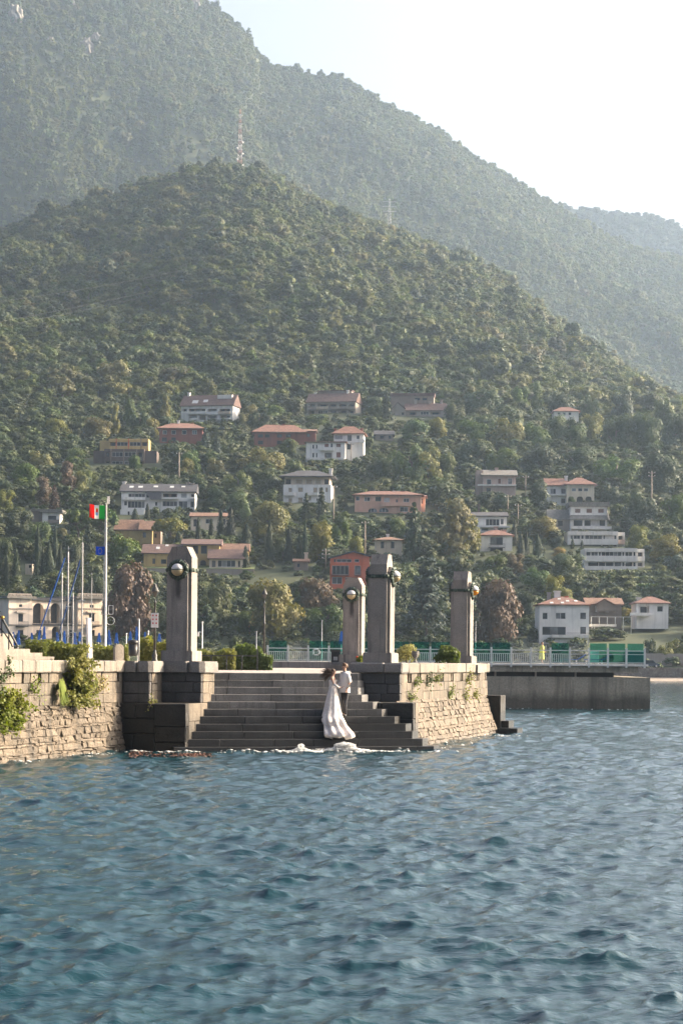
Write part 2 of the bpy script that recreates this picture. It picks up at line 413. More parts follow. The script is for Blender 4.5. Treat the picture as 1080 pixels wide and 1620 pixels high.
def trunk_mb(seed, r=.03, top=.6, limbs=5, spread=.25, mb=None):
    g = random.Random(seed); mb = mb or MB()
    bend = [(g.uniform(-.015, .015) * i, g.uniform(-.015, .015) * i, top * i / 5) for i in range(6)]
    bend[0] = (0, 0, -.05)
    mb.tube(bend, [r * (1.25 - .15 * i) for i in range(6)], 6)
    for k in range(limbs):
        a = 6.28 * k / limbs + g.uniform(-.4, .4); i = g.randint(2, 4); p = Vector(bend[i])
        e = p + Vector((math.cos(a) * spread, math.sin(a) * spread, g.uniform(.12, .28)))
        mb.tube([p, (p + e) / 2 + Vector((0, 0, -.02)), e], [r * .55, r * .4, r * .15], 4)
    return mb
M_bark = mk('bark', (0.10, 0.08, 0.06), (0.16, 0.13, 0.10), sc=2, rough=0.9)
M_wood = leafmat('forest_leaves', (0.054, 0.080, 0.016), (0.095, 0.108, 0.022), 0.3, 0.3, 0.02)
M_wood2 = leafmat('forest_leaves_far', (0.054, 0.082, 0.020), (0.095, 0.112, 0.026), 0.3, 0.25, 0.015)

def proto(name, kind, seed, n, leaf, mleaf, trunk=True):
    """one prototype tree for the massed woods (never linked to the scene itself)"""
    P, Nn = crown_pts(kind, seed, n); V, Fq = quads(P, Nn, leaf, .35, np.random.default_rng(seed))
    V3, F3 = cores(kind, seed, .66); Fq = np.concatenate([Fq, F3 + len(V)]); V = np.concatenate([V, V3])
    V[:, 2] = V[:, 2] * .85 + .15
    tb = trunk_mb(seed, .022, .55, 3, .2); tv = np.array(tb.v)
    tris = []
    for f in tb.f:
        if len(f) == 4: tris.append(f)
    allv = np.concatenate([V, tv]); allf = np.concatenate([Fq, np.array(tris) + len(V)])
    me = npmesh(name, allv, allf, False, np.concatenate([np.zeros(len(Fq)), np.ones(len(tris))]))
    me.materials.append(mleaf); me.materials.append(M_bark)
    return bpy.data.objects.new(name, me)
def scatter(name, pts, scl, rots, which, protos, label, cat):
    """a wood too dense to count: instances on points"""
    c = bpy.data.collections.new(name + '_kinds')
    for p in protos: c.objects.link(p)
    me = bpy.data.meshes.new(name); me.vertices.add(len(pts)); me.vertices.foreach_set('co', np.asarray(pts, np.float32).ravel())
    for nm, ty, arr in (('tscale', 'FLOAT_VECTOR', scl), ('trot', 'FLOAT_VECTOR', rots)):
        at = me.attributes.new(nm, ty, 'POINT'); at.data.foreach_set('vector', np.asarray(arr, np.float32).ravel())
    at = me.attributes.new('tkind', 'INT', 'POINT'); at.data.foreach_set('value', np.asarray(which, np.int32))
    o = link(name, me)
    ng = bpy.data.node_groups.new(name, 'GeometryNodeTree')
    ng.interface.new_socket('Geometry', in_out='INPUT', socket_type='NodeSocketGeometry')
    ng.interface.new_socket('Geometry', in_out='OUTPUT', socket_type='NodeSocketGeometry')
    gi, go = ng.nodes.new('NodeGroupInput'), ng.nodes.new('NodeGroupOutput')
    ip = ng.nodes.new('GeometryNodeInstanceOnPoints'); ci = ng.nodes.new('GeometryNodeCollectionInfo')
    ci.inputs['Collection'].default_value = c; ci.inputs['Separate Children'].default_value = True; ci.inputs['Reset Children'].default_value = True
    ip.inputs['Pick Instance'].default_value = True
    def attr(nm, dt):
        a = ng.nodes.new('GeometryNodeInputNamedAttribute'); a.data_type = dt; a.inputs['Name'].default_value = nm; return a.outputs[0]
    er = ng.nodes.new('FunctionNodeEulerToRotation')
    L = ng.links; L.new(gi.outputs[0], ip.inputs['Points']); L.new(ci.outputs[0], ip.inputs['Instance'])
    L.new(attr('tkind', 'INT'), ip.inputs['Instance Index']); L.new(attr('tscale', 'FLOAT_VECTOR'), ip.inputs['Scale'])
    L.new(attr('trot', 'FLOAT_VECTOR'), er.inputs[0]); L.new(er.outputs[0], ip.inputs['Rotation'])
    L.new(ip.outputs[0], go.inputs[0])
    md = o.modifiers.new('scatter', 'NODES'); md.node_group = ng
    return tag(o, label, cat, None, 'stuff')
def wood(name, d0, d1, spacing, tmax, smin, smax, protos, label, keep=None, sq=(.8, 1.25)):
    ys = []; xs = []; y = d0
    while y < d1:
        n = int(2 * tmax * y / spacing); x = np.linspace(-tmax * y, tmax * y, n)
        xs.append(x + nrg.uniform(-.5, .5, n) * spacing); ys.append(np.full(n, y) + nrg.uniform(-.5, .5, n) * spacing); y += spacing
    xs, ys = np.concatenate(xs), np.concatenate(ys)
    zs = terrain(xs, ys)
    sc = nrg.uniform(smin, smax, len(xs)) * (0.75 + .5 * fbm(xs / 45, ys / 45, 31))
    hh = sc * nrg.uniform(*sq, len(xs))
    m = np.ones(len(xs), bool)
    if keep is not None: m = keep(xs, ys, zs, sc, hh)
    xs, ys, zs, sc, hh = xs[m], ys[m], zs[m], sc[m], hh[m]; n = len(xs)
    return scatter(name, np.stack([xs, ys, zs - hh * .12], -1), np.stack([sc, sc, hh], -1),
            np.stack([nrg.normal(0, .06, n), nrg.normal(0, .06, n), nrg.uniform(0, 6.28, n)], -1),
            nrg.integers(0, len(protos), n), protos, label, 'woods'), n
# ================================================================== LAKE
def waves(X, Y, cell):
    g = np.random.default_rng(5); Z = np.zeros_like(X); DXx = np.zeros_like(X); DYy = np.zeros_like(X)
    n = 130
    lam = np.exp(g.uniform(math.log(0.15), math.log(1.9), n)); ang = g.normal(R(-62), R(46), n); ph = g.uniform(0, 6.28, n)
    gust = 0.55 + 0.8 * fbm(X / 6, Y / 11, 41, 3)
    for l, a, p in zip(lam, ang, ph):
        k = 6.2832 / l; s = 0.037 * (1.0 if l < 0.8 else (0.8 / l) ** 0.9); amp = s / k
        w = np.clip((l / cell - 2.2) / 2.2, 0, 1) * amp * gust
        q = k * (X * math.cos(a) + Y * math.sin(a)) + p
        c_, s_ = np.cos(q), np.sin(q)
        Z += w * c_; DXx -= w * s_ * math.cos(a) * 0.75; DYy -= w * s_ * math.sin(a) * 0.75
    return Z + 1.6 * Z * Z - 0.004, DXx, DYy
rows = np.concatenate([2 * np.exp(np.arange(0, math.log(14 / 2), 0.02)), 14 * np.exp(np.arange(0, math.log(160 / 14), 0.0024)), 160 * np.exp(np.arange(0, math.log(470 / 160), 0.007))])
th = np.concatenate([np.linspace(-1.3, -.22, 24)[:-1], np.arange(-.22, .22, .001), np.linspace(.22, 1.3, 24)])
TT, DD = np.meshgrid(th, rows); XX = TT * DD
cell = np.maximum(DD * .0024 * .8, DD * .001) + np.where(np.abs(TT) > .22, 2.0, 0)
WZ, WX, WY = waves(XX, DD, cell)
nr, nc = DD.shape; idx = np.arange(nr * nc).reshape(nr, nc)
fc = np.stack([idx[:-1, :-1], idx[:-1, 1:], idx[1:, 1:], idx[1:, :-1]], -1).reshape(-1, 4)
lake_me = npmesh('lake', np.stack([XX + WX, DD + WY, WZ], -1).reshape(-1, 3), fc, True)
m, nt, out = newmat('lake_water'); L = nt.links
p = N(nt, 'ShaderNodeBsdfPrincipled'); geo = N(nt, 'ShaderNodeNewGeometry')
L.new(mixc(nt, noise(nt, geo.outputs['Position'], .25, 3), (0.003, 0.025, 0.037), (0.004, 0.036, 0.046)), p.inputs['Base Color'])
p.inputs['Roughness'].default_value = 0.03; p.inputs['IOR'].default_value = 1.333; p.inputs['Specular IOR Level'].default_value = 0.5
mp = N(nt, 'ShaderNodeMapping'); mp.inputs['Scale'].default_value = (0.7, 1.35, 1); mp.inputs['Rotation'].default_value = (0, 0, R(18)); L.new(geo.outputs['Position'], mp.inputs['Vector'])
b1 = N(nt, 'ShaderNodeBump'); b1.inputs['Distance'].default_value = 0.022; b1.inputs['Strength'].default_value = 1
L.new(noise(nt, mp.outputs[0], 6.0, 5, .6, .3), b1.inputs['Height'])
b2 = N(nt, 'ShaderNodeBump'); b2.inputs['Distance'].default_value = 0.018; b2.inputs['Strength'].default_value = 1
n2 = N(nt, 'ShaderNodeTexNoise'); n2.noise_type = 'RIDGED_MULTIFRACTAL'; n2.inputs['Scale'].default_value = 2.6; n2.inputs['Detail'].default_value = 5; n2.inputs['Roughness'].default_value = .62
L.new(mp.outputs[0], n2.inputs['Vector']); L.new(n2.outputs['Fac'], b2.inputs['Height']); L.new(b1.outputs[0], b2.inputs['Normal'])
L.new(b2.outputs[0], p.inputs['Normal']); L.new(p.outputs[0], out.inputs[0])
M_lake = m
tag(link('lake', lake_me, M_lake), 'choppy blue-green lake water', None, None, 'structure')

# ================================================================== HAZE
mh, nt, out = newmat('haze_air'); out_v = out.inputs['Volume']
pv = N(nt, 'ShaderNodeVolumePrincipled'); pv.inputs['Color'].default_value = (0.61, 0.79, 1.0, 1); pv.inputs['Density'].default_value = 0.00012
pv.inputs['Anisotropy'].default_value = 0.62
nt.links.new(pv.outputs[0], out_v)
tag(box('haze', -3600, 3600, -40, 5400, -6, 1150, mh), 'thin warm evening haze over the lake and hills', 'haze', None, 'stuff')
# ================================================================== QUAY, STAIRS, PILLARS
PHI = R(14.5); CPH, SPH = math.cos(PHI), math.sin(PHI)
ZP, ZC = 2.60, 3.00                     # plaza level, coping level
O_L = (XD(287, 74), 74.0); O_C = (XD(602, 78), 78.0); O_RR = (XD(730, 91), 91.0); O_RL = (XD(559, 100), 100.0)
def U(px, v, O, py=1090):
    a = ray(px, py)[0]; return (a * O[1] - O[0] + v * (a * CPH - SPH)) / (CPH + a * SPH)
def V2W(u, v, O): return (O[0] + u * CPH + v * SPH, O[1] - u * SPH + v * CPH)

M_cap = mk('coping_granite', (0.24, 0.21, 0.17), (0.175, 0.155, 0.13), sc=1.2, rough=0.85, bump=0.02, bsc=14, rnd=0.16, fine=0.45, fsc=35, streak=((0.13, 0.118, 0.10), 4.0, .46))
M_dress = mk('dressed_stone', (0.205, 0.17, 0.127), (0.125, 0.105, 0.082), sc=1.6, rough=0.88, bump=0.03, bsc=10, rnd=0.14, fine=0.5, fsc=26, streak=((0.085, 0.075, 0.06), 3.2, .45), wet=0.9)
M_rub = mk('rubble_stone', (0.20, 0.162, 0.120), (0.125, 0.103, 0.078), sc=2.2, rough=0.9, bump=0.045, bsc=9, rnd=0.15, fine=0.7, fsc=22, streak=((0.07, 0.06, 0.048), 2.4, .46), wet=-0.05, wetc=.35)
M_mortar = mk('mortar', (0.19, 0.16, 0.125), (0.12, 0.105, 0.085), sc=3, rough=0.95, bump=0.03, bsc=15)
M_pier_shade = mk('pier_stone', (0.095, 0.09, 0.086), (0.058, 0.055, 0.053), sc=1.4, rough=0.85, bump=0.02, bsc=14, rnd=0.25, fine=0.5, fsc=28, streak=((0.05, 0.05, 0.048), 3.5))  # darker than dressed_stone, for unlit fronts: shade put into the colour
M_low = mk('weedy_wet_stone', (0.035, 0.032, 0.028), (0.02, 0.019, 0.017), sc=1.3, rough=0.8, bump=0.025, bsc=12, rnd=0.2, fine=0.5, fsc=24, wet=1.1, wetc=0.3)
M_step = mk('step_granite', (0.145, 0.142, 0.14), (0.09, 0.088, 0.088), sc=1.1, rough=0.82, bump=0.018, bsc=22, rnd=0.22, fine=0.65, fsc=40, wet=1.35, wetc=0.2, streak=((0.075, 0.075, 0.072), 4.5))
M_pill = mk('pillar_granite', (0.285, 0.258, 0.225), (0.21, 0.19, 0.168), sc=1.1, rough=0.85, bump=0.012, bsc=24, fine=0.5, fsc=45, streak=((0.12, 0.11, 0.10), 4.0))
M_pillw = mk('pillar_granite_stained', (0.275, 0.25, 0.222), (0.20, 0.183, 0.165), sc=1.1, rough=0.85, bump=0.012, bsc=24, fine=0.5, fsc=45, streak=((0.12, 0.11, 0.10), 4.0))
def add_drip(m):
    """rain-washed soot run below the lamp, fixed to the stone"""
    nt = m.node_tree; L = nt.links; p = [n for n in nt.nodes if n.type == 'BSDF_PRINCIPLED'][0]
    src = p.inputs['Base Color'].links[0].from_socket
    tc = N(nt, 'ShaderNodeTexCoord'); sx = N(nt, 'ShaderNodeSeparateXYZ'); L.new(tc.outputs['Object'], sx.inputs[0])
    ax = math_(nt, 'ABSOLUTE', math_(nt, 'ADD', sx.outputs[0], math_(nt, 'MULTIPLY_ADD', noise(nt, tc.outputs['Object'], 5), .12, -.06)))
    def mr(v, a, b):
        r = N(nt, 'ShaderNodeMapRange', interpolation_type='SMOOTHSTEP'); L.new(v, r.inputs[0]); r.inputs[1].default_value = a; r.inputs[2].default_value = b; return r.outputs[0]
    k = math_(nt, 'MULTIPLY', mr(ax, .16, .03), math_(nt, 'MULTIPLY', mr(sx.outputs[2], 1.95, 2.35), .85))
    L.new(mixc(nt, k, src, (0.035, 0.034, 0.034)), p.inputs['Base Color'])
add_drip(M_pillw)
M_brz = mk('verdigris_bronze', (0.035, 0.055, 0.045), (0.07, 0.095, 0.075), sc=8, rough=0.6, metal=0.35, bump=0.01, bsc=40)
M_globe = mk('milk_glass', (0.62, 0.60, 0.58), (0.5, 0.49, 0.48), sc=3, rough=0.5, spec=0.4)
def glassy(name, c, rough=0.15, trans=0.6):
    m, nt, out = newmat(name); p = N(nt, 'ShaderNodeBsdfPrincipled'); p.inputs['Base Color'].default_value = (*c, 1); p.inputs['Roughness'].default_value = rough
    t = N(nt, 'ShaderNodeBsdfTranslucent'); t.inputs['Color'].default_value = (*c, 1); mx = N(nt, 'ShaderNodeMixShader'); mx.inputs[0].default_value = trans
    nt.links.new(p.outputs[0], mx.inputs[1]); nt.links.new(t.outputs[0], mx.inputs[2]); nt.links.new(mx.outputs[0], out.inputs[0]); return m
M_amber0 = glassy('clear_amber_glass', (0.62, 0.50, 0.30), .12, .45)
M_amber_sun = glassy('sunlit_amber_glass', (0.95, 0.45, 0.03), .12, .6)  # sun shining through the bowl, put into its orange colour
M_pave = mk('plaza_gravel', (0.40, 0.35, 0.31), (0.31, 0.275, 0.25), sc=0.6, rough=0.95, fine=0.5, fsc=18, bump=0.01, bsc=40)

# ---- stone block meshes (shared between alike pieces)
def chip(sx, sy, sz, seed, ch=0.02, jit=0.012):
    """one dressed or rough block: -y face forward, slightly uneven, worn edges; unit scaled by the object"""
    g = random.Random(seed); bm = bmesh.new(); bmesh.ops.create_cube(bm, size=1.0)
    for v in bm.verts: v.co = Vector((v.co.x * sx, v.co.y * sy, v.co.z * sz))
    bmesh.ops.bevel(bm, geom=list(bm.edges), offset=ch, segments=1, affect='EDGES')
    for v in bm.verts: v.co += Vector((g.uniform(-jit, jit), g.uniform(-jit, jit), g.uniform(-jit, jit)))
    me = bpy.data.meshes.new('block'); bm.to_mesh(me); bm.free(); return me
class Blocks:
    """shared block meshes by (rounded) size"""
    def __init__(s, mat, ch, jit, var=3): s.d = {}; s.mat = mat; s.ch = ch; s.jit = jit; s.var = var
    def put(s, name, parent, x0, x1, y0, y1, z0, z1, rot=None, mat=None):
        sx, sy, sz = x1 - x0, y1 - y0, z1 - z0; k = (round(sx, 1), round(sy, 1), round(sz, 1), rng.randrange(s.var))
        if k not in s.d:
            me = chip(sx, sy, sz, len(s.d), min(s.ch, sx * .3, sz * .3, sy * .3), s.jit); me.materials.append(mat or s.mat); s.d[k] = (me, (sx, sy, sz))
        me, d0 = s.d[k]; o = bpy.data.objects.new(name, me); COL.objects.link(o); o.parent = parent
        o.location = ((x0 + x1) / 2, (y0 + y1) / 2, (z0 + z1) / 2); o.scale = (sx / d0[0], sy / d0[1], sz / d0[2])
        if rot: o.rotation_euler = rot
        return o
B_cap, B_dress, B_rub, B_pier, B_low, B_step = (Blocks(M_cap, .03, .008), Blocks(M_dress, .012, .008), Blocks(M_rub, .022, .034, 5), Blocks(M_pier_shade, .02, .008),
    Blocks(M_low, .025, .01), Blocks(M_step, .015, .005))

def courses(name, blocks, parent, a0, a1, z0, z1, nrow, lmin, lmax, face, axis, depth=.25, gap=.012, jit=.012, seed=1, skip=None, slope=None, vary=.15):
    """rows of blocks along one wall face. axis 'x': face at y=face looking -y; axis 'y': face at x=face looking +x.
    slope(z) -> outward offset for a battered wall."""
    g = random.Random(seed); h = (z1 - z0) / nrow; n = 0; zs = [z0 + h * i + (g.uniform(-vary, vary) * h if 0 < i < nrow else 0) for i in range(nrow + 1)]
    for r in range(nrow):
        a = a0 - g.uniform(0, lmax * .5) * (r % 2)
        while a < a1 - .03:
            l = g.uniform(lmin, lmax); b = min(a + l, a1)
            if a1 - b < lmin * .5: b = a1
            s = max(a, a0); za, zb = zs[r] + gap / 2, zs[r + 1] - gap / 2
            if b - s > .06 and not (skip and skip(s, b, za, zb)):
                off = g.uniform(-jit, jit); zm = (za + zb) / 2; so_ = slope(zm) if slope else 0
                if axis == 'x': o = blocks.put(name, parent, s + gap / 2, b - gap / 2, face - off - so_, face + depth - off - so_, za, zb)
                else: o = blocks.put(name, parent, face - depth + off + so_, face + off + so_, s + gap / 2, b - gap / 2, za, zb)
                if slope:
                    t = math.atan((slope(zb) - slope(za)) / (zb - za)); o.rotation_euler = (g.uniform(-.05, .05), t + g.uniform(-.03, .03), g.uniform(-.04, .04)) if axis == 'y' else (t, 0, 0)
                n += 1
            a = b
    return n

# ---- stairs
AS = R(17); OS = (XD(303, 71.3, 1185), 71.3); TR = 0.35; Z0S = 0.145; HS = (ZP + .004 - Z0S) / 10
ca, sa = math.cos(AS), math.sin(AS)
def stair_s(px, y, py=1120):
    a = ray(px, py)[0]     # local x on the line at local depth y
    return (a * (OS[1] + y * ca) - OS[0] + y * sa) / (ca - a * sa)
def stair_pt(px, k, back, py=1120):
    y = k * TR + back; s = stair_s(px, y, py)
    return Vector((OS[0] + s * ca - y * sa, OS[1] + s * sa + y * ca, Z0S + k * HS))
# ---- plaza
_a, _b = stair_pt(318, 10, .5), stair_pt(566, 10, .5)
plz = [(_a.x, _a.y), (_b.x, _b.y), V2W(U(575, .0, O_C), .0, O_C), V2W(U(620, .0, O_C), .0, O_C)]
wend = V2W(U(633, -.9, O_C) - .35, 15.2, O_C)
xw = U(194, -2.1, O_L, 1060)
plz += [wend, (6.5, 133), (-75, 133), (-75, 48), V2W(xw - .5, -25.5, O_L), V2W(xw - .5, -.2, O_L), V2W(U(300, .2, O_L), .2, O_L)]
pl = MB().prism(plz, -1.0, ZP).build('plaza', M_pave); tag(pl, None, None, None, 'structure')

st = empty('stone_staircase', (OS[0], OS[1], 0), AS, None, 'broad dark granite stairs running down from the plaza into the lake', 'staircase')
REND = [686, 668, 652, 641.5, 624, 604, 590, 572, 566, 566, 566]
g = random.Random(3)
for k in range(11):
    y0 = k * TR; z1 = Z0S + k * HS; xr = stair_s(REND[k], y0, 1180 - k * 11.6)
    x = stair_s(300, y0) - .6 + g.uniform(0, .3)
    while x < xr - .02:
        l = g.uniform(1.3, 2.4); b = min(x + l, xr)
        if xr - b < .6: b = xr
        dep = TR * 2.2 if k < 10 else .9
        if b >= xr - 1e-6:   # end stone, its end face cut along the quay direction
            tl = math.tan(PHI + AS); zb = z1 - HS - .006 - (.6 if k == 0 else 0)
            o = MB().prism([(x + .004, y0), (b, y0), (b + tl * dep, y0 + dep), (x + .004, y0 + dep)], zb, z1 - .001).build('step_stone', M_step, st)
        else: o = B_step.put('step_stone', st, x + .004, b - .004, y0 + g.uniform(-.006, .006), y0 + dep, z1 - HS - .006 - (.6 if k == 0 else 0), z1 + g.uniform(-.003, .003))
        x = b

# ---- left quay wall
xw = U(194, -2.1, O_L, 1060)
lw = empty('quay_wall', (O_L[0], O_L[1], 0), -PHI, None, 'sunlit old stone quay wall at the left, overgrown with bushes', 'wall')
MB().box(xw - .95, xw - .16, -26, -2.15, -1.2, 2.62).build('core', M_mortar, lw)
a = -24.0
while a < -2.2:
    l = g.uniform(.95, 1.35); b = min(a + l, -2.06); B_cap.put('coping_stone', lw, xw - .75, xw + .10 + g.uniform(-.01, .01), a + .004, b - .004, 2.62, ZC + g.uniform(-.008, .008)); a = b
def slotskip(s, b, za, zb): return False
courses('dressed_stone', B_dress, lw, -24, -2.12, 1.60, 2.30, 2, .55, 1.1, xw, 'y', .24, .007, .008, 4)
a = -24.0
while a < -2.2:       # frieze under the coping, open drain slots between the stones
    l = g.choice([.45, .55, 1.2, .6, 1.4]); b = min(a + l, -2.12); B_dress.put('frieze_stone', lw, xw - .24, xw + g.uniform(-.01, .012), a, b, 2.31, 2.615); a = b + g.choice([.10, .16, .22, .014])
nl = courses('rubble_stone', B_rub, lw, -14.6, -2.14, -.25, 1.60, 12, .28, .9, xw + .02, 'y', .26, .014, .025, 8, vary=.32, slope=lambda z: .16 * (1.6 - z) / 1.6)
MB().add([(xw - .3, -26, -.8), (xw + .16, -26, -.8), (xw - .03, -26, 1.6), (xw - .3, -26, 1.6), (xw - .3, -2.16, -.8), (xw + .16, -2.16, -.8), (xw - .03, -2.16, 1.6), (xw - .3, -2.16, 1.6)], [(0, 1, 2, 3), (7, 6, 5, 4), (1, 5, 6, 2), (2, 6, 7, 3)]).build('mortar_bed', M_mortar, lw)
MB().box(xw - .3, xw + .12, -26, -14.6, -.6, 1.6).build('wall_foot', M_rub, lw)

# ---- left stair pier (upper pier, side block and dark lower cheek)
lp = empty('stair_pier', (O_L[0], O_L[1], 0), -PHI, None, 'stone pier with shade-dark front flanking the left end of the stairs under a lamp pillar', 'pier')
xa, xb = U(253, -.85, O_L), U(318, -.85, O_L); xB0, xB1 = U(194, -2.1, O_L), U(236.5, -2.1, O_L)
MB().box(xa - 1.2, xb - .16, -.66, .5, -.8, 2.62).build('core', M_mortar, lp)
MB().box(xB0 - .6, xB1 - .16, -1.92, .3, -.8, 2.62).build('core', M_mortar, lp)
courses('pier_stone', B_pier, lp, xa + .01, xb, 1.59, 2.62, 3, .5, .95, -.85, 'x', .22, .012, .01, 12)
courses('pier_stone', B_dress, lp, -.62, .62, 1.59, 2.62, 3, .5, .75, xb + .003, 'y', .24, .012, .008, 13)  # sun-facing side takes the lighter stone, light put into colour
courses('pier_stone', B_pier, lp, xB0 + .01, xB1, 1.59, 2.62, 3, .5, .95, -2.1, 'x', .22, .012, .01, 14)
courses('pier_stone', B_dress, lp, -1.86, -.86, 1.59, 2.62, 3, .5, .75, xB1 + .003, 'y', .24, .012, .008, 15)
def coping(parent, x0, x1, y0, y1, z0, z1, mat=None, c=.07):
    """chamfered coping slab"""
    mb = MB(); mb.prism([(x0 + c, y0), (x1 - c, y0), (x1, y0 + c), (x1, y1), (x0, y1), (x0, y0 + c)], z0, z1 - .05)
    mb.prism([(x0 + c + .03, y0 + .03), (x1 - c - .03, y0 + .03), (x1 - .03, y0 + c + .03), (x1 - .03, y1), (x0 + .03, y1), (x0 + .03, y0 + c + .03)], z1 - .05, z1)
    return mb.build('coping_stone', mat or M_cap, parent)
M_capd = mk('coping_granite_dark', (0.24, 0.225, 0.205), (0.15, 0.14, 0.13), sc=1.0, rough=0.85, bump=0.025, bsc=12, fine=0.5, fsc=30)
xm = (xa + xb) / 2 + .25
coping(lp, xa - .12, xm - .004, -.98, .62, 2.622, ZC, M_capd, .02); coping(lp, xm + .004, xb + .13, -.98, .62, 2.622, ZC, M_capd, .16)
coping(lp, xB0 + .1, xB1 - .48, -2.2, -.97, 2.622, ZC - .006, M_capd, .02); coping(lp, xB1 - .47, xB1 + .12, -2.2, -1.0, 2.622, ZC - .004, M_capd, .14)
MB().box(xB0 - .8, xa - .13, -.95, .62, 2.622, ZC - .012).build('coping_stone', M_cap, lp)
# lower cheek
MB().box(xB0 + .05, xb - .2, -2.1, -.4, -1.2, 1.56).build('core', M_low, lp)
courses('cheek_stone', B_low, lp, xB0 - .02, U(245, -2.4, O_L), -.5, 1.575, 4, .7, 1.3, -2.36, 'x', .26, .01, .008, 21)
courses('cheek_stone', B_low, lp, U(245, -2.4, O_L), xb + .002, -.5, 1.585, 3, .9, 1.5, -2.42, 'x', .30, .008, .006, 22)
courses('cheek_stone', B_dress, lp, -2.11, 1.6, -.5, 1.585, 3, .9, 1.4, xb - .002, 'y', .26, .01, .006, 23)
MB().box(xB0, xb - .02, -2.1, -.87, 1.50, 1.586).build('ledge_slab', M_low, lp)

# ---- right pier and wall
xr = U(633, -.95, O_C)
rp = empty('quay_pier', (O_C[0], O_C[1], 0), -PHI, None, 'stone pier and sunlit parapet wall right of the stairs', 'pier')
xl = U(566, -.95, O_C)
MB().box(xl + .15, xr - .2, -.75, 16.2, -.8, 2.62).build('core', M_mortar, rp)
courses('pier_stone', B_pier, rp, xl, xr - .003, 1.60, 2.62, 3, .55, 1.0, -.95, 'x', .24, .012, .008, 31)
a = U(553, -1.05, O_C); xe = xr + .09
B_pc = Blocks(M_capd, .05, .01); mid = a + (xe - a) * .64
B_pc.put('coping_stone', rp, a, mid - .004, -1.06, .1, 2.622, ZC); B_pc.put('coping_stone', rp, mid + .004, xe, -1.06, .1, 2.622, ZC)
B_pc.put('coping_stone', rp, a, mid - .004, .11, 1.2, 2.622, ZC - .01); 
a = .108
while a < 15.9:
    b = min(a + g.uniform(1.5, 2.1), 15.95); B_cap.put('coping_stone', rp, xe - 1.05, xe + g.uniform(-.012, .012), a + .005, b - .005, 2.62, ZC + g.uniform(-.012, .006)); a = b
courses('dressed_stone', B_dress, rp, -.70, 15.9, 1.60, 2.27, 2, .7, 1.3, xr, 'y', .24, .007, .008, 33)
a = -.70; i = 0
while a < 15.6:
    b = min(a + (.95 if i == 0 else g.uniform(1.0, 1.5)), 15.9); B_dress.put('frieze_stone', rp, xr - .24, xr + g.uniform(-.008, .012), a, b, 2.28, 2.615)
    B_dress.put('frieze_stone', rp, xr - .24, xr + .004, b + .22, b + .34, 2.30, 2.615); a = b + .60; i += 1
B_slope = Blocks(M_rub, .014, .024, 5)
nrr = courses('rubble_stone', B_slope, rp, -1.6, 15.6, -.3, 1.60, 11, .5, 1.15, xr + .02, 'y', .30, .005, .012, 35, vary=.32, slope=lambda z: .52 * (1.6 - z) / 1.6)
MB().add([(xr - .3, -1.9, -.8), (xr + .72, -1.9, -.8), (xr - .03, -1.9, 1.55), (xr - .3, -1.9, 1.55), (xr - .3, 15.7, -.8), (xr + .72, 15.7, -.8), (xr - .03, 15.7, 1.55), (xr - .3, 15.7, 1.55)],
         [(0, 1, 2, 3), (7, 6, 5, 4), (1, 5, 6, 2), (2, 6, 7, 3), (0, 4, 5, 1), (0, 3, 7, 4)]).build('slope_core', M_mortar, rp)
xk = U(653.5, -2.0, O_C, 1130)
courses('cheek_stone', B_low, rp, U(600, -2.0, O_C) - 1.4, xk, -.4, 1.60, 3, .9, 1.5, -2.0, 'x', .30, .008, .006, 36)
MB().box(U(600, -2.0, O_C) - 1.4, xk - .1, -1.75, -.8, -.8, 1.597).build('core', M_low, rp)
courses('cheek_stone', B_dress, rp, -1.69, -1.15, -.4, 1.60, 3, .5, .9, xk + .001, 'y', .26, .01, .006, 37)
# far end block of the wall with its landing steps
MB().box(xr - .6, xr + .62, 15.7, 16.9, -.8, 1.62).build('end_block', M_low, rp)
MB().box(xr + .621, xr + .95, 15.9, 17.2, -.8, .52).build('landing_step', M_low, rp); MB().box(xr + .622, xr + 1.45, 15.2, 16.5, -.8, .22).build('landing_step', M_low, rp)

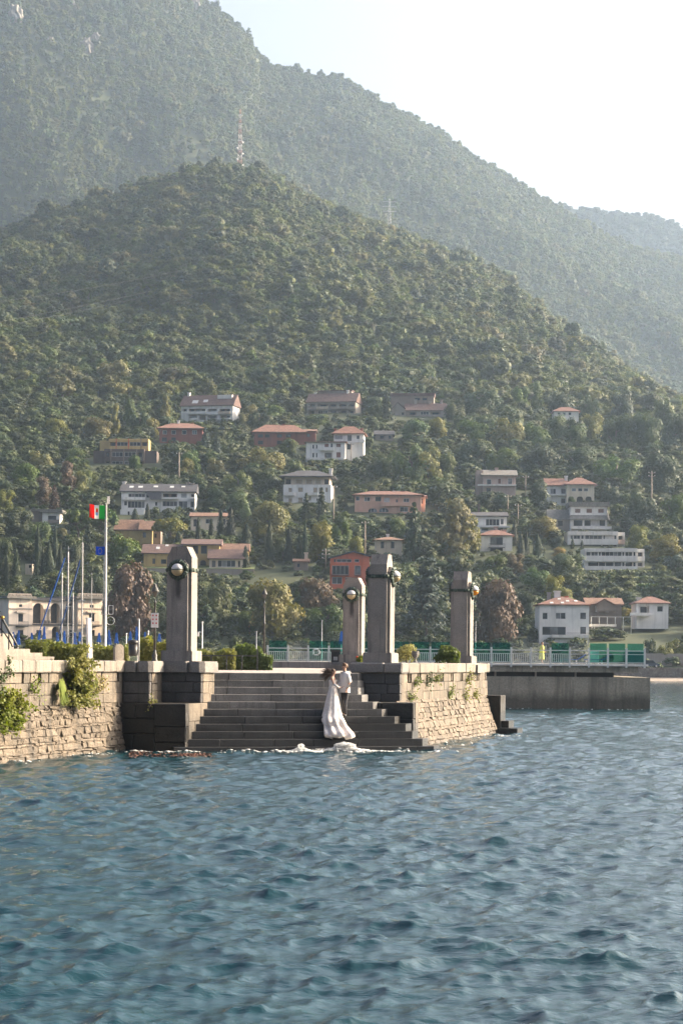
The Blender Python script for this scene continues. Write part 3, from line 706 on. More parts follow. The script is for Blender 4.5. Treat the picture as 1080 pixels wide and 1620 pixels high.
# ---- lamp pillars
def pillar(name, O, rz, z, label, amber, lamps):
    P = empty(name, (O[0], O[1], z), rz, None, label, 'pillar', 'four stone lamp pillars around the landing')
    MB().box(-.56, .56, -.53, .53, 0, .34).box(-.54, .54, -.51, .51, .34, .36).build('plinth', M_pill, P)
    sh = MB(); w, t = .45, .31
    sh.prismy([(-w, .36), (w, .36), (w, 3.56), (w - .19, 3.93), (-w + .19, 3.93), (-w, 3.56)], -t, t); sh.build('shaft', M_pill, P)
    for s in (-1, 1):
        wg = MB(); ww = .345
        ys = (-.42, -t - .002) if s < 0 else (t + .002, .42)
        wg.prismy([(-ww, .362), (ww, .362), (ww, 3.30), (ww - .14, 3.47), (-ww + .14, 3.47), (-ww, 3.30)], *ys); wg.build('panel', M_pillw, P)
    bd = MB()
    for x0, x1, y0, y1 in ((-.475, .475, -.335, -.313), (-.475, .475, .313, .335), (-.475, -.452, -.335, .335), (.452, .475, -.335, .335), (-.37, .37, -.445, -.422), (-.37, .37, .422, .445), (-.37, -.348, -.445, .445), (.348, .37, -.445, .445)):
        bd.box(x0, x1, y0, y1, 3.07, 3.19)
    B = bd.build('bronze_band', M_brz, P)
    rs = MB().lathe([(.0, .045), (.045, .04), (.075, .015), (.08, 0)], 12, (0, 0, 0)).mesh('rosette')
    for s in (-1, 1):
        for x, y, rot in ((.475, s * .2, (0, R(90), 0)), (-.475, s * .2, (0, R(-90), 0)), (s * .41, -.335, (R(90), 0, 0))):
            o = link('rosette', rs, M_brz, B); o.location = (x, y, 3.13); o.rotation_euler = rot
    for s in (-1, 1):
        wr = MB(); n1, n2 = 44, 8; vs = []; fs = []
        for i in range(n1):
            a = 6.2832 * i / n1; bump = .018 * math.sin(i * 2.9) + .012 * math.sin(i * 7.1)
            for j in range(n2):
                b = 6.2832 * j / n2; rr = .285 + (.075 + bump + .015 * math.sin(j * 3 + i * 5)) * math.cos(b); yy = (.075 + bump) * math.sin(b)
                vs.append((rr * math.cos(a), s * (.445 + yy), 3.13 + rr * math.sin(a)))
        for i in range(n1):
            for j in range(n2): fs.append((i * n2 + j, ((i + 1) % n1) * n2 + j, ((i + 1) % n1) * n2 + (j + 1) % n2, i * n2 + (j + 1) % n2))
        wr.add(vs, fs, False); Wt = wr.build('wreath', M_brz, P)
        if s not in lamps: continue
        c = (0, s * .50, 3.13); r_ = .215
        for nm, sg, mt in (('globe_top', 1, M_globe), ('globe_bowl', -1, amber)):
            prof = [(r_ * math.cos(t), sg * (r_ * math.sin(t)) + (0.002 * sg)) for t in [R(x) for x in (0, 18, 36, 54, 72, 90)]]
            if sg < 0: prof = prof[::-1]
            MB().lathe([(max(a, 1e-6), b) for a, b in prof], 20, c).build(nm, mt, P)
        MB().lathe([(.222, -.012), (.222, .012)], 20, c).build('globe_rim', M_brz, P)
    return P
pillar('lamp_pillar', O_L, -PHI, ZC, 'tall granite lamp pillar at the left of the stairs, globe lamp facing the lake', M_amber0, (-1,))
pillar('lamp_pillar', O_C, -PHI + R(90), ZC, 'tallest-standing lamp pillar on the pier just behind the groom, lamp on its right side', M_amber0, (-1,))
pillar('lamp_pillar', O_RL, -PHI, ZC, 'lamp pillar half hidden behind the middle one, globe facing the viewer', M_amber0, (-1,))
pillar('lamp_pillar', O_RR, -PHI + R(90), ZC - .05, 'rightmost lamp pillar, its globe bowl coloured orange as by sunlight', M_amber_sun, (-1,))
for O, z in ((O_RL, ZC), (O_RR, ZC - .05)):
    tag(MB().box(-.85, .85, -.8, .8, ZP, z - .01).box(-.75, .75, -.7, .7, z - .01, z).build('pillar_base', M_capd, None, (O[0], O[1], 0), -PHI),
        'low stone base under the ' + ('half-hidden rear' if O is O_RL else 'rightmost') + ' lamp pillar', 'pedestal')
# ================================================================== VILLAGE HOUSES
KEEP = []            # pixel boxes of houses, so that trees in front stay clear of them
HOUSES = []          # (short description, px, py)
def plaster(n, c, v=.85): return mk(n, c, tuple(x * v for x in c), sc=.5, rough=.9, streak=(tuple(x * .72 for x in c), 1.2))
MW = dict(white=plaster('white_plaster', (.80, .78, .74)), cream=plaster('cream_plaster', (.70, .61, .47)), yellow=plaster('yellow_plaster', (.52, .37, .15)), brown=plaster('brown_cladding', (.13, .10, .09)),
    red=plaster('red_plaster', (.24, .085, .065)), salmon=plaster('salmon_plaster', (.68, .40, .29)), orange=plaster('orange_plaster', (.60, .14, .07)), grey=plaster('grey_concrete', (.33, .29, .25)),
    beige=plaster('beige_plaster', (.6, .51, .4)), pink=plaster('faded_pink_plaster', (.47, .36, .31)), conc=plaster('pale_concrete', (.74, .71, .66)), stone=plaster('villa_stone', (.86, .72, .58)),
    dim=plaster('weathered_shaded_plaster', (.25, .20, .16)), dark=mk('dark_metal', (.03, .032, .035), rough=.5))
def tiles(n, c): return mk(n, c, tuple(x * .6 for x in c), sc=1.2, rough=.9, fine=.5, fsc=4, bump=.04, bsc=6)
MR = dict(brown=tiles('brown_tiles', (.16, .10, .085)), red=tiles('red_tiles', (.23, .12, .09)), orange=tiles('orange_tiles', (.27, .14, .10)), dark=tiles('slate', (.075, .075, .085)), grey=tiles('grey_shingles', (.20, .19, .17)),
    old=tiles('old_tiles', (.24, .14, .095)))
def glass_mat(n, c, r=.08):
    m, nt, out = newmat(n); p = N(nt, 'ShaderNodeBsdfPrincipled'); geo = N(nt, 'ShaderNodeNewGeometry')
    nt.links.new(mixc(nt, ramp(nt, noise(nt, geo.outputs['Position'], .35, 2), .4, .6), c, tuple(x * .45 for x in c)), p.inputs['Base Color'])
    p.inputs['Roughness'].default_value = r; p.inputs['Specular IOR Level'].default_value = .6
    nt.links.new(p.outputs[0], out.inputs[0]); return m
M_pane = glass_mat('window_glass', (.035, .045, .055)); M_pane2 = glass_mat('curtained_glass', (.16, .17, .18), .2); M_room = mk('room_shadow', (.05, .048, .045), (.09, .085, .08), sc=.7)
M_frw = mk('white_frame', (.6, .6, .58), rough=.5); M_frd = mk('dark_frame', (.06, .06, .055), rough=.5)
SH = dict(beige=mk('beige_shutter', (.42, .34, .25)), red=mk('red_shutter', (.22, .09, .07)), brownsh=mk('brown_shutter', (.20, .10, .07)), grey=mk('grey_blind', (.33, .34, .36)), white=mk('white_blind', (.6, .59, .57)), green=mk('green_shutter', (.03, .07, .06)))

class Frame:
    def __init__(s, x0, x1, ybase, D=None, yaw=0.0, zlift=0.0):
        xc = (x0 + x1) / 2; s.D = D or gy(ybase, xc); s.P = W(xc, ybase, s.D); s.c, s.s = math.cos(yaw), math.sin(yaw); s.yaw = yaw
    def at(s, px, py, y=0.0):
        a, b = ray(px, py); t = (y + s.P.x * s.s + s.P.y * s.c) / (a * s.s + s.c)
        return (t * a - s.P.x) * s.c - (t - s.P.y) * s.s, H + b * t - s.P.z
def thing(name, label, cat, fr, short=None, group='houses on the hillside'):
    return empty(name, fr.P, -fr.yaw, None, label, cat, group)
def wall_mesh(x0, x1, z0, z1, dep, holes, yf=0.0):
    """box whose front has real openings; holes: (a,b,c,d,depth,arch)"""
    mb = MB(); xs = sorted({x0, x1, *[h[0] for h in holes], *[h[2] for h in holes]}); zs = sorted({z0, z1, *[h[1] for h in holes], *[h[3] for h in holes]})
    xs = [x for x in xs if x0 <= x <= x1]; zs = [z for z in zs if z0 <= z <= z1]
    for i in range(len(xs) - 1):
        for j in range(len(zs) - 1):
            cx, cz = (xs[i] + xs[i + 1]) / 2, (zs[j] + zs[j + 1]) / 2
            if any(h[0] < cx < h[2] and h[1] < cz < h[3] for h in holes): continue
            mb.add([(xs[i], yf, zs[j]), (xs[i + 1], yf, zs[j]), (xs[i + 1], yf, zs[j + 1]), (xs[i], yf, zs[j + 1])], [(0, 1, 2, 3)])
    for a, b, c, d, dp, arch in holes:
        y2 = yf + dp
        mb.add([(a, yf, b), (c, yf, b), (c, yf, d), (a, yf, d), (a, y2, b), (c, y2, b), (c, y2, d), (a, y2, d)], [(0, 4, 5, 1), (1, 5, 6, 2), (2, 6, 7, 3), (3, 7, 4, 0), (4, 7, 6, 5)])
        if arch:
            r = (c - a) / 2; zc = d - min(r, (d - b) * .8); rz = d - zc; n = 8; xm = (a + c) / 2
            for k in range(n):
                t0, t1 = math.pi * k / n, math.pi * (k + 1) / n
                p0, p1 = (xm + r * math.cos(t0), zc + rz * math.sin(t0)), (xm + r * math.cos(t1), zc + rz * math.sin(t1))
                mb.add([(p0[0], yf + .003, p0[1]), (p0[0], yf + .003, d), (p1[0], yf + .003, d), (p1[0], yf + .003, p1[1])], [(0, 1, 2, 3)])
                mb.add([(p0[0], yf + .003, p0[1]), (p1[0], yf + .003, p1[1]), (p1[0], yf + .3, p1[1]), (p0[0], yf + .3, p0[1])], [(0, 1, 2, 3)])
    Y = yf + dep
    mb.add([(x0, yf, z0), (x0, Y, z0), (x0, Y, z1), (x0, yf, z1)], [(0, 3, 2, 1)]); mb.add([(x1, yf, z0), (x1, Y, z0), (x1, Y, z1), (x1, yf, z1)], [(0, 1, 2, 3)])
    mb.add([(x0, Y, z0), (x1, Y, z0), (x1, Y, z1), (x0, Y, z1)], [(0, 3, 2, 1)]); mb.add([(x0, yf, z1), (x1, yf, z1), (x1, Y, z1), (x0, Y, z1)], [(0, 1, 2, 3)])
    return mb
def window(P, x0, z0, x1, z1, kind, yf=0.0):
    k, _, col = kind.partition(':'); w, h = x1 - x0, z1 - z0; dp = .22; t = min(.09, w * .12, h * .12)
    if k == 'l':
        r = box('loggia', x0 + .02, x1 - .02, yf + 1.35, yf + 1.395, z0 + .02, z1 - .02, MW['dim'] if not col else MW[col], P)  # dark back wall puts the recess shade into its colour
        n = max(1, round(w / 2.6)); 
        for i in range(n):
            a = x0 + w * (i + .2) / n; b = x0 + w * (i + .8) / n
            box('pane', a, b, yf + 1.30, yf + 1.345, z0 + .05, z0 + h * .88, M_pane if (i * 7 + int(w * 10)) % 3 else M_pane2, r)
        return r
    fm = M_frd if k in ('g', 'G') else M_frw; mb = MB(); y0, y1 = yf + dp * .55, yf + dp * .9
    mb.box(x0, x1, y0, y1, z0, z0 + t).box(x0, x1, y0, y1, z1 - t, z1).box(x0, x0 + t, y0, y1, z0 + t, z1 - t).box(x1 - t, x1, y0, y1, z0 + t, z1 - t)
    n = max(1, round(w / 1.0)) if k in 'wW' else max(1, round(w / 1.7))
    if k != 's':
        for i in range(1, n): mb.box(x0 + w * i / n - t * .5, x0 + w * i / n + t * .5, y0, y1, z0 + t, z1 - t)
    o = mb.build('window', fm, P)
    if k == 's':
        sm = SH[col or 'beige']; m2 = MB(); q = max(2, int(h / .25))
        for i in range(q): m2.box(x0 + t, x1 - t, y0 + .01, y1 - .005 + .01 * (i % 2), z0 + t + (h - 2 * t) * i / q, z0 + t + (h - 2 * t) * (i + .9) / q)
        m2.build('shutter', sm, o)
    else:
        for i in range(n): box('pane', x0 + w * i / n + t * .5, x0 + w * (i + 1) / n - t * .5, y0 + .03, y1 - .02, z0 + t, z1 - t, M_pane if rng.random() < .75 else M_pane2, o)
    return o
def mass(P, fr, x0, x1, ytop, ybase, wall, depth, wins=(), roof=None, yf=0.0, foot=3.0, bands=(), skyl=(), chim=(), keep=True):
    """one block of a house measured on its front: openings, roof, balconies"""
    wm = MW[wall]; X0, Zt = fr.at(x0, ytop, yf); X1, _ = fr.at(x1, ytop, yf); Zb = fr.at((x0 + x1) / 2, ybase, yf)[1]
    holes = []; todo = []
    for w in wins:
        a, b = fr.at(w[0], w[3], yf); c, d = fr.at(w[2], w[1], yf)
        a, c = max(a, X0 + .05), min(c, X1 - .05); d = min(d, Zt - .05)
        k = w[4] if len(w) > 4 else 'w'; arch = k.startswith('a'); deep = 1.4 if k[0] in 'la' else .24
        if k.startswith('a+'): deep = .24; k = k[2:]
        holes.append((a, b, c, d, deep, arch)); todo.append((a, b, c, d, k))
    wl = wall_mesh(X0, X1, Zb - foot, Zt, depth, holes, yf).build('wall', wm, P)
    for a, b, c, d, k in todo:
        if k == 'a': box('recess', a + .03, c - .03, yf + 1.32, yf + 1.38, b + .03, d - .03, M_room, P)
        else: window(P, a, b, c, d, k, yf)
    for q in bands:
        a, b = fr.at(q[0], q[3], yf); c, d = fr.at(q[2], q[1], yf); pr = q[4] if len(q) > 4 else .9; mt = MW[q[5]] if len(q) > 5 else wm; nm = q[6] if len(q) > 6 else 'balcony'
        if nm == 'railing':
            mb = MB(); mb.box(a, c, yf - pr, yf - pr + .05, d - .05, d); n = max(2, int((c - a) / .18))
            for i in range(n + 1): mb.box(a + (c - a) * i / n - .015, a + (c - a) * i / n + .015, yf - pr + .01, yf - pr + .04, b, d - .05)
            mb.box(a, c, yf - pr, yf - .003, b - .12, b); mb.build(nm, mt, P)
        elif nm == 'balcony':
            mb = MB(); mb.box(a, c, yf - pr, yf - .003, b, b + .18); mb.box(a, c, yf - pr, yf - pr + .14, b + .18, d)
            mb.box(a, a + .14, yf - pr + .14, yf - .003, b + .18, d); mb.box(c - .14, c, yf - pr + .14, yf - .003, b + .18, d); mb.build(nm, mt, P)
        else: box(nm, a, c, yf - pr, yf - .003, b, d, mt, P)
    if roof:
        ty, yr, ov, rm = roof[:4]; rm = MR[rm]; x_a, x_b = X0 - ov, X1 + ov; ya, yb = yf - ov, yf + depth + ov; ze = Zt - .02; ym = (ya + yb) / 2; mb = MB(); th_ = .22
        zr = fr.at((x0 + x1) / 2, yr, ym)[1]
        if ty == 'hip':
            ins = min((x_b - x_a) * .5, (yb - ya) * .5) * .85
            top = [(x_a + ins, ym, zr), (x_b - ins, ym, zr)]
            mb.add([(x_a, ya, ze), (x_b, ya, ze), (x_b, yb, ze), (x_a, yb, ze), (x_a, ya, ze + th_), (x_b, ya, ze + th_), (x_b, yb, ze + th_), (x_a, yb, ze + th_)] + top,
                   [(3, 2, 1, 0), (0, 1, 5, 4), (1, 2, 6, 5), (2, 3, 7, 6), (3, 0, 4, 7), (4, 5, 9, 8), (5, 6, 9), (6, 7, 8, 9), (7, 4, 8)])
        elif ty == 'gable':
            mb.add([(x_a, ya, ze), (x_b, ya, ze), (x_b, yb, ze), (x_a, yb, ze), (x_a, ya, ze + th_), (x_b, ya, ze + th_), (x_b, yb, ze + th_), (x_a, yb, ze + th_), (x_a, ym, zr), (x_b, ym, zr)],
                   [(3, 2, 1, 0), (0, 1, 5, 4), (2, 3, 7, 6), (4, 5, 9, 8), (6, 7, 8, 9), (1, 2, 6, 9, 5), (3, 0, 4, 8, 7)])
        elif ty == 'front':      # gable end facing the viewer; roof = (.., peak row, .., .., peak column, right eave row)
            xp = fr.at(roof[4], yr, yf)[0]; zr = fr.at(roof[4], yr, yf)[1]; zq = fr.at(x1, roof[5], yf)[1]
            mb.prismy([(x_a, ze - .1), (xp, zr - .25), (x_b, zq - .1), (x_b, zq + th_), (xp, zr), (x_a, ze + th_)], ya, yb)
            MB().prismy([(X0, Zt - .01), (X1, Zt - .01), (X1, zq - .15), (xp, zr - .3)], yf, yf + depth).build('gable', wm, P)
        elif ty == 'flat': mb.box(x_a, x_b, ya, yb, ze + .025, ze + yr)
        R_ = mb.build('roof', rm, P)
        for q in skyl:
            k = 0.28
            a, b = fr.at(q[0], q[3], yf + depth * k); c, d = fr.at(q[2], q[1], yf + depth * k)
            sl_ = (zr - ze - th_) / max(ym - ya, .1) if ty != 'flat' else 0; yq = ya + (b - ze - th_) / max(sl_, .05); dz = max(.25, (d - b) * .9)
            mb2 = MB(); mb2.add([(a, yq, b + .08), (c, yq, b + .08), (c, yq + dz / max(sl_, .3), b + dz + .08), (a, yq + dz / max(sl_, .3), b + dz + .08), (a, yq, b - .1), (c, yq, b - .1), (c, yq + dz / max(sl_, .3), b + dz - .1), (a, yq + dz / max(sl_, .3), b + dz - .1)],
                [(0, 1, 2, 3), (4, 5, 1, 0), (5, 6, 2, 1), (6, 7, 3, 2), (7, 4, 0, 3)]); mb2.build('skylight', M_frw, R_)
        for q in chim:
            a, d = fr.at(q[0], q[1], ym); wv = q[2]; mb2 = MB().box(a - wv / 2, a + wv / 2, ym - wv / 2, ym + wv / 2, ze + .2, d - .25).box(a - wv * .65, a + wv * .65, ym - wv * .65, ym + wv * .65, d - .25, d); mb2.build('chimney', MW[q[3]] if len(q) > 3 else MW['grey'], R_)
    if keep: KEEP.append((x0 - 1, (roof[1] if roof and roof[0] != 'flat' else ytop) - 2, x1 + 1, ybase - (ybase - ytop) * .30, fr.D))
    return fr
def house(name, label, short, x0, x1, ytop, ybase, wall, depth, wins=(), roof=None, yaw=0.0, D=None, cat='house', **k):
    fr = Frame(x0, x1, ybase, D, yaw); P = thing(name, label, cat, fr); HOUSES.append((short, (x0 + x1) / 2, (ytop + ybase) / 2))
    mass(P, fr, x0, x1, ytop, ybase, wall, depth, wins, roof, **k); return P, fr
def row(y0, y1, kind, *xs): return [(xs[i], y0, xs[i + 1], y1, kind) for i in range(0, len(xs), 2)]

# upper row
P, fr = house('terraced_house', 'white terraced house with brown roof and long balconies, highest on the left', 'the white terraced house high on the left', 286.5, 368, 643, 665, 'white', 9,
    row(646, 651, 'l', 289, 296, 298, 325, 328, 343) + row(656.5, 664.5, 'l', 298, 312, 314.5, 325.5, 328, 343, 347, 364) + row(646, 651, 'l', 347, 364), ('gable', 625, .5, 'brown'), yaw=R(14),
    bands=[(297, 651, 326, 655.3, .9), (327, 651.3, 344, 656.2, .9), (346, 650.6, 365, 655, .9, 'beige'), (301, 661.5, 313, 665, .9), (331, 661.3, 365, 664.5, .9)], skyl=[(306, 633, 315, 639), (323, 632, 330, 637)], chim=[(299, 621, .8, 'white'), (297.5, 630, 1.1, 'white')])
mass(P, fr, 344, 367, 624.5, 640, 'conc', 4, row(631, 639, 'l', 346, 364), None, yf=2.6, foot=1)
P, fr = house('terraced_house', 'grey terraced block with stepped brown roofs at the top centre', 'the grey terraced block at the top centre', 485, 562, 637, 659, 'grey', 10,
    row(639, 643, 'l', 489, 498, 502, 518, 520, 532, 536, 548, 551, 560) + row(649, 655, 'l', 490, 497, 521, 532, 537, 548, 551, 559) + [(503, 649.5, 518, 655, 'W')], ('gable', 622, .4, 'brown'), yaw=R(13),
    bands=[(487, 643.2, 500, 648, .8), (501, 643.2, 519, 648, .8, 'beige'), (520, 643, 548, 647.5, .8), (550, 643.2, 561, 647.5, .8), (520, 654, 561, 658, .8)], chim=[(550, 617, .8, 'white'), (499, 620, .8, 'conc')])
mass(P, fr, 503, 556, 619.5, 630, 'grey', 4, row(622.5, 628.5, 'g', 504, 509, 511, 516, 520, 526), ('flat', .4, .3, 'brown'), yf=5.5, foot=1)
P, fr = house('terraced_house', 'brown-roofed terraced block half sunk in trees at the top right of centre', 'the brown-roofed terraced block right of the top centre', 640, 706, 650, 663, 'grey', 9,
    row(651.5, 656, 'l', 645, 659, 680, 696) + [(665, 651, 678, 656, 'w')] + row(658, 662, 'l', 664, 676, 681, 702), ('gable', 638, .4, 'brown'), yaw=R(6), bands=[(662, 656, 705, 659.5, .8)], chim=[(657, 632, .9), (680, 635, .9), (698, 632, .9)])
mass(P, fr, 618, 640, 650, 662, 'grey', 8, row(652, 656, 'l', 634, 639), ('front', 636, .4, 'brown', 629, 647), yf=-1)
mass(P, fr, 618, 686, 627, 640, 'dim', 5, row(629.5, 633, 'g', 656, 664, 668, 675), ('flat', 1.2, .3, 'brown'), yf=5.5, foot=1)
house('villa', 'red house under a low orange hip roof below the highest white terraces', 'the red house on the left', 252, 320, 678, 699, 'red', 9, row(681, 687, 'w:', 257.5, 264, 271, 278, 288, 295, 304, 311.5) + row(692, 698.5, 'g', 256, 264, 271, 278), ('hip', 669.5, 1.0, 'orange'), chim=[(282, 665, .8, 'white'), (304, 669, .7, 'red')])
P, fr = house('villa', 'dark red house with a broad orange roof left of the white hillside villa', 'the dark red house in the centre', 402, 482, 684, 707, 'red', 9, row(687, 692, 'g', 408, 416, 419, 426, 438, 446, 452, 460) + row(697, 703, 'g', 408, 416, 438, 446), ('hip', 672, 1.0, 'orange'), chim=[(448, 671, .7, 'red')])
mass(P, fr, 482, 499, 682.5, 700, 'red', 6, row(686, 691, 'g', 485, 490), ('gable', 679, .6, 'old'), yf=1)
P, fr = house('villa', 'white villa with orange hip roof and balconies in the middle of the hillside', 'the white balconied villa in the centre', 484, 546, 700, 731, 'white', 8,
    row(703.5, 709.5, 'g', 494, 496.8, 499.5, 502) + row(716.5, 723.5, 'g', 494, 496.8, 499.5, 502) + [(513, 701.5, 520, 707.5, 's:red'), (523, 701.5, 526, 708, 'g'), (531.5, 701.5, 539, 707.5, 's:red'), (531.5, 715, 539, 724, 's:red'), (513, 716, 525, 724.5, 'l'), (514, 728, 525, 734.5, 's:red')], ('flat', .35, .6, 'old'), yaw=R(4),
    bands=[(506, 708, 528, 713, 1.1), (485, 724.7, 545, 727.8, 1.0, 'conc')])
mass(P, fr, 528, 575, 686.5, 715, 'white', 8, [(549.5, 688.5, 556, 697.5, 'g'), (564, 689, 568.5, 695, 'g'), (529, 688, 542, 695, 's:grey'), (549, 702, 556, 711, 'g')], ('hip', 674.5, .8, 'orange'), yf=4.2, bands=[(561.5, 695, 577, 700.5, 1.0)], chim=[(530, 678, .7, 'red'), (559, 676.5, .8, 'red'), (572, 677.5, .8, 'red')])
house('cottage', 'small grey cottage right of the white hillside villa', 'the small grey cottage', 593.5, 622, 688, 700, 'grey', 6, row(689, 694, 'g', 601, 607, 614.5, 618.5), ('gable', 681, .5, 'dark'))
house('cottage', 'white house with a pink roof peeping over the trees at the upper right', 'the pink-roofed house at the upper right', 876, 915, 651, 660, 'white', 7, row(652.5, 656.5, 'g', 882, 886, 890, 894, 899, 903), ('hip', 644, .7, 'red'), D=790)
# second row
P, fr = house('apartment_house', 'yellow and brown stepped apartment house with deep window bays', 'the yellow and brown apartment house', 165, 228, 710, 742, 'brown', 10,
    row(715, 722.5, 'w', 177, 194.5, 197, 214.5) + row(715, 722.5, 'l', 165.8, 174, 217, 226) + row(729.5, 736.5, 'w', 177, 194.5, 197, 214.5) + row(729.5, 736.5, 'l', 165.8, 174, 217, 226),
    bands=[(174.6, 710, 176.2, 743, .35, 'dim', 'rib'), (195, 710, 196.6, 743, .35, 'dim', 'rib'), (215.2, 710, 216.6, 743, .35, 'dim', 'rib')] + [(a, y, b, y + 6.2, .5, 'brown', 'parapet') for y in (723, 737) for a, b in ((165.5, 174.4), (176.4, 194.8), (196.8, 215), (216.8, 227.5))])
mass(P, fr, 148, 165, 713, 742, 'brown', 8, (), None, yf=1.5); mass(P, fr, 228, 248, 713, 746, 'brown', 8, [(244, 718, 247.5, 721, 'g')], None, yf=1.5)
mass(P, fr, 172, 235, 694, 712, 'yellow', 7, row(699.3, 705.4, 'w', 185, 202, 205, 222) + row(699.3, 705.4, 'l', 174, 183, 224, 233), None, yf=4.5, foot=1, bands=[(183.3, 694, 184.7, 711, .3, 'orange', 'rib'), (202.6, 694, 204.2, 711, .3, 'orange', 'rib'), (222.4, 694, 223.7, 711, .3, 'dim', 'rib')] + [(a, y, b, y + 5, .4, 'yellow', 'parapet') for y in (694.2, 705.7) for a, b in ((173, 183.1), (185, 202.4), (204.4, 222.2), (224, 234.5))])
mass(P, fr, 158, 172, 697, 712, 'yellow', 6, (), None, yf=6, foot=1)
P, fr = house('villa', 'long white villa with a dark slate roof and glazed terraces', 'the long white slate-roofed villa', 192, 308.5, 778, 805, 'white', 10,
    [(203, 781, 229.5, 786.5, 'W'), (202, 793, 229, 803.5, 'W'), (196.5, 793, 201, 799.5, 'g'), (245, 794, 249, 800.5, 'w'), (231.5, 780, 238, 787, 'g'), (257, 780.5, 280, 786.5, 'l'), (286, 780.5, 295.5, 787.5, 's:grey'), (301.5, 781, 307.3, 786.5, 'l'),
     (257, 793, 280.5, 801, 'W'), (282.5, 793, 296.5, 804, 'W'), (301, 793, 307, 803, 'W')], ('gable', 765.5, .5, 'dark'), bands=[(195, 787.2, 230.2, 791, 1.3), (256.5, 787, 281, 789.8, 1.0), (300, 787.7, 309, 790, 1.0)],
    skyl=[(205, 768.5, 211.5, 772), (219, 768.5, 226, 772), (269, 768.5, 275, 772), (243, 768, 250, 771), (287, 768.5, 293, 771)], chim=[(196.5, 762, .9, 'white'), (297.5, 763, .9), (304, 764.5, .9)])
MB().add([(fr.at(229, 778)[0], -.3, fr.at(229, 778)[1]), (fr.at(256, 778)[0], -.3, fr.at(256, 778)[1]), (fr.at(256, 791)[0], -1.6, fr.at(256, 791)[1]), (fr.at(240, 791)[0], -1.6, fr.at(240, 791)[1])], [(0, 3, 2, 1)]).build('roof_apron', MR['dark'], P)
mass(P, fr, 190, 228, 806, 822, 'white', 5, [(202, 809, 205, 821, 'g')], None, yf=-4)
house('apartment_house', 'tall white house under a wide dark hip roof, shutters closed', 'the tall white shuttered house', 448, 523.5, 766.5, 800, 'white', 10,
    [(456, 771.5, 462, 784, 's'), (471, 771, 479.5, 778.5, 's'), (495, 771, 502, 782.5, 's'), (504, 771, 511, 779, 's'), (514.5, 771, 518.5, 778.5, 's'), (456, 788, 462, 799, 's'), (471, 787, 479, 795, 's'), (488, 784.5, 492, 792, 's')], yaw=R(4), bands=[(449.5, 779, 465.5, 784.3, 1.0, 'conc'), (449.5, 794.5, 466, 800.3, 1.0, 'conc'), (485, 779.5, 503, 784, .9, 'conc')])
P, fr = [o for o in bpy.data.objects if o.get('label', '').startswith('tall white house')][0], Frame(448, 523.5, 800, None, R(4))
mass(P, fr, 450.5, 521, 754.5, 766.5, 'beige', 9, row(758, 766, 'g', 451.5, 460, 513, 520.5) + row(758, 766, 's:beige', 467, 478.5, 483.5, 494, 498.5, 508), ('hip', 744.5, 1.6, 'dark'), yf=.8, foot=.2, chim=[(523, 741, .9, 'conc')])
P, fr = house('villa', 'long salmon-pink house with arched lower windows', 'the salmon-pink house', 561, 666, 783.5, 817, 'salmon', 10,
    [(562.3, 785.5, 568.5, 792, 'w'), (576, 786.5, 585, 793, 'w'), (593.5, 786, 602.5, 793, 'g'), (607, 787.5, 616, 794.5, 's:white'), (626, 790, 629, 795, 'g'), (638, 788.5, 647, 794.5, 'w'), (582, 804, 596.5, 810.5, 'a+w'), (599, 803.5, 614.5, 810.5, 'a+w'), (632.5, 801.8, 645, 809.5, 'W'), (618, 812.5, 624, 821, 'a')],
    ('hip', 777, .7, 'red'), yaw=R(3), bands=[(603.5, 795.3, 651, 801, 1.0)], chim=[(623, 776.5, .7, 'conc'), (637, 777, .8, 'red')])
mass(P, fr, 659, 672, 786, 812, 'salmon', 7, [(666.5, 789, 668.3, 797, 'g')], ('gable', 783.5, .5, 'red'), yf=2.5)
P, fr = house('villa', 'grey-roofed pinkish house high on the right slope', 'the grey-roofed house on the right slope', 764, 815.5, 752.5, 781, 'pink', 9, [(769.5, 758, 777, 767, 'w'), (787, 756.5, 792.5, 765.5, 's:brownsh'), (803, 756.5, 810, 766, 'w'), (769, 772, 776, 779, 'g')], ('gable', 743.5, .6, 'grey'), bands=[(755, 766.8, 816, 768.5, 1.0, 'conc', 'ledge')], chim=[(785, 740, .9, 'pink')])
mass(P, fr, 753, 764, 744, 767, 'pink', 5, (), None, yf=1.5)
P, fr = house('villa', 'cream villa with red hip roof and three ground-floor arches', 'the cream villa with arches', 896, 939.7, 767, 795, 'cream', 9, row(772.3, 777.3, 'w', 904, 911, 914, 920.7, 923, 930) + [(898, 785, 908, 796, 'a'), (911.5, 785, 922.3, 796, 'a'), (925.5, 785, 936, 796, 'a')], ('hip', 755.5, .8, 'red'), chim=[(895, 753, .8, 'conc'), (921, 757, .6, 'white')])
mass(P, fr, 864.5, 896, 768.5, 797, 'conc', 8, row(773, 781.5, 'w', 870, 879, 887, 894.5) + [(887, 788, 894, 796.5, 'w')], ('gable', 757, .6, 'red'), yf=1.6, bands=[(867, 782, 895.5, 784, 1.0, 'conc')])
P, fr = house('apartment_house', 'white house with a grey mansard roof and red-brown shutters', 'the grey mansard house', 902, 960, 822, 840, 'white', 9, row(822.8, 832, 'g', 907, 921, 924, 934, 948, 957) + [(934.6, 822.8, 947.5, 831.8, 's:white')], yaw=0, bands=[(902, 833, 966, 837.5, 1.2, 'conc')])
mass(P, fr, 902, 960, 801.5, 815, 'white', 8, row(804.8, 811.5, 's:brownsh', 909, 918, 927, 936.5, 945.5, 955), ('flat', 1.3, .5, 'grey'), yf=.6, foot=.3)
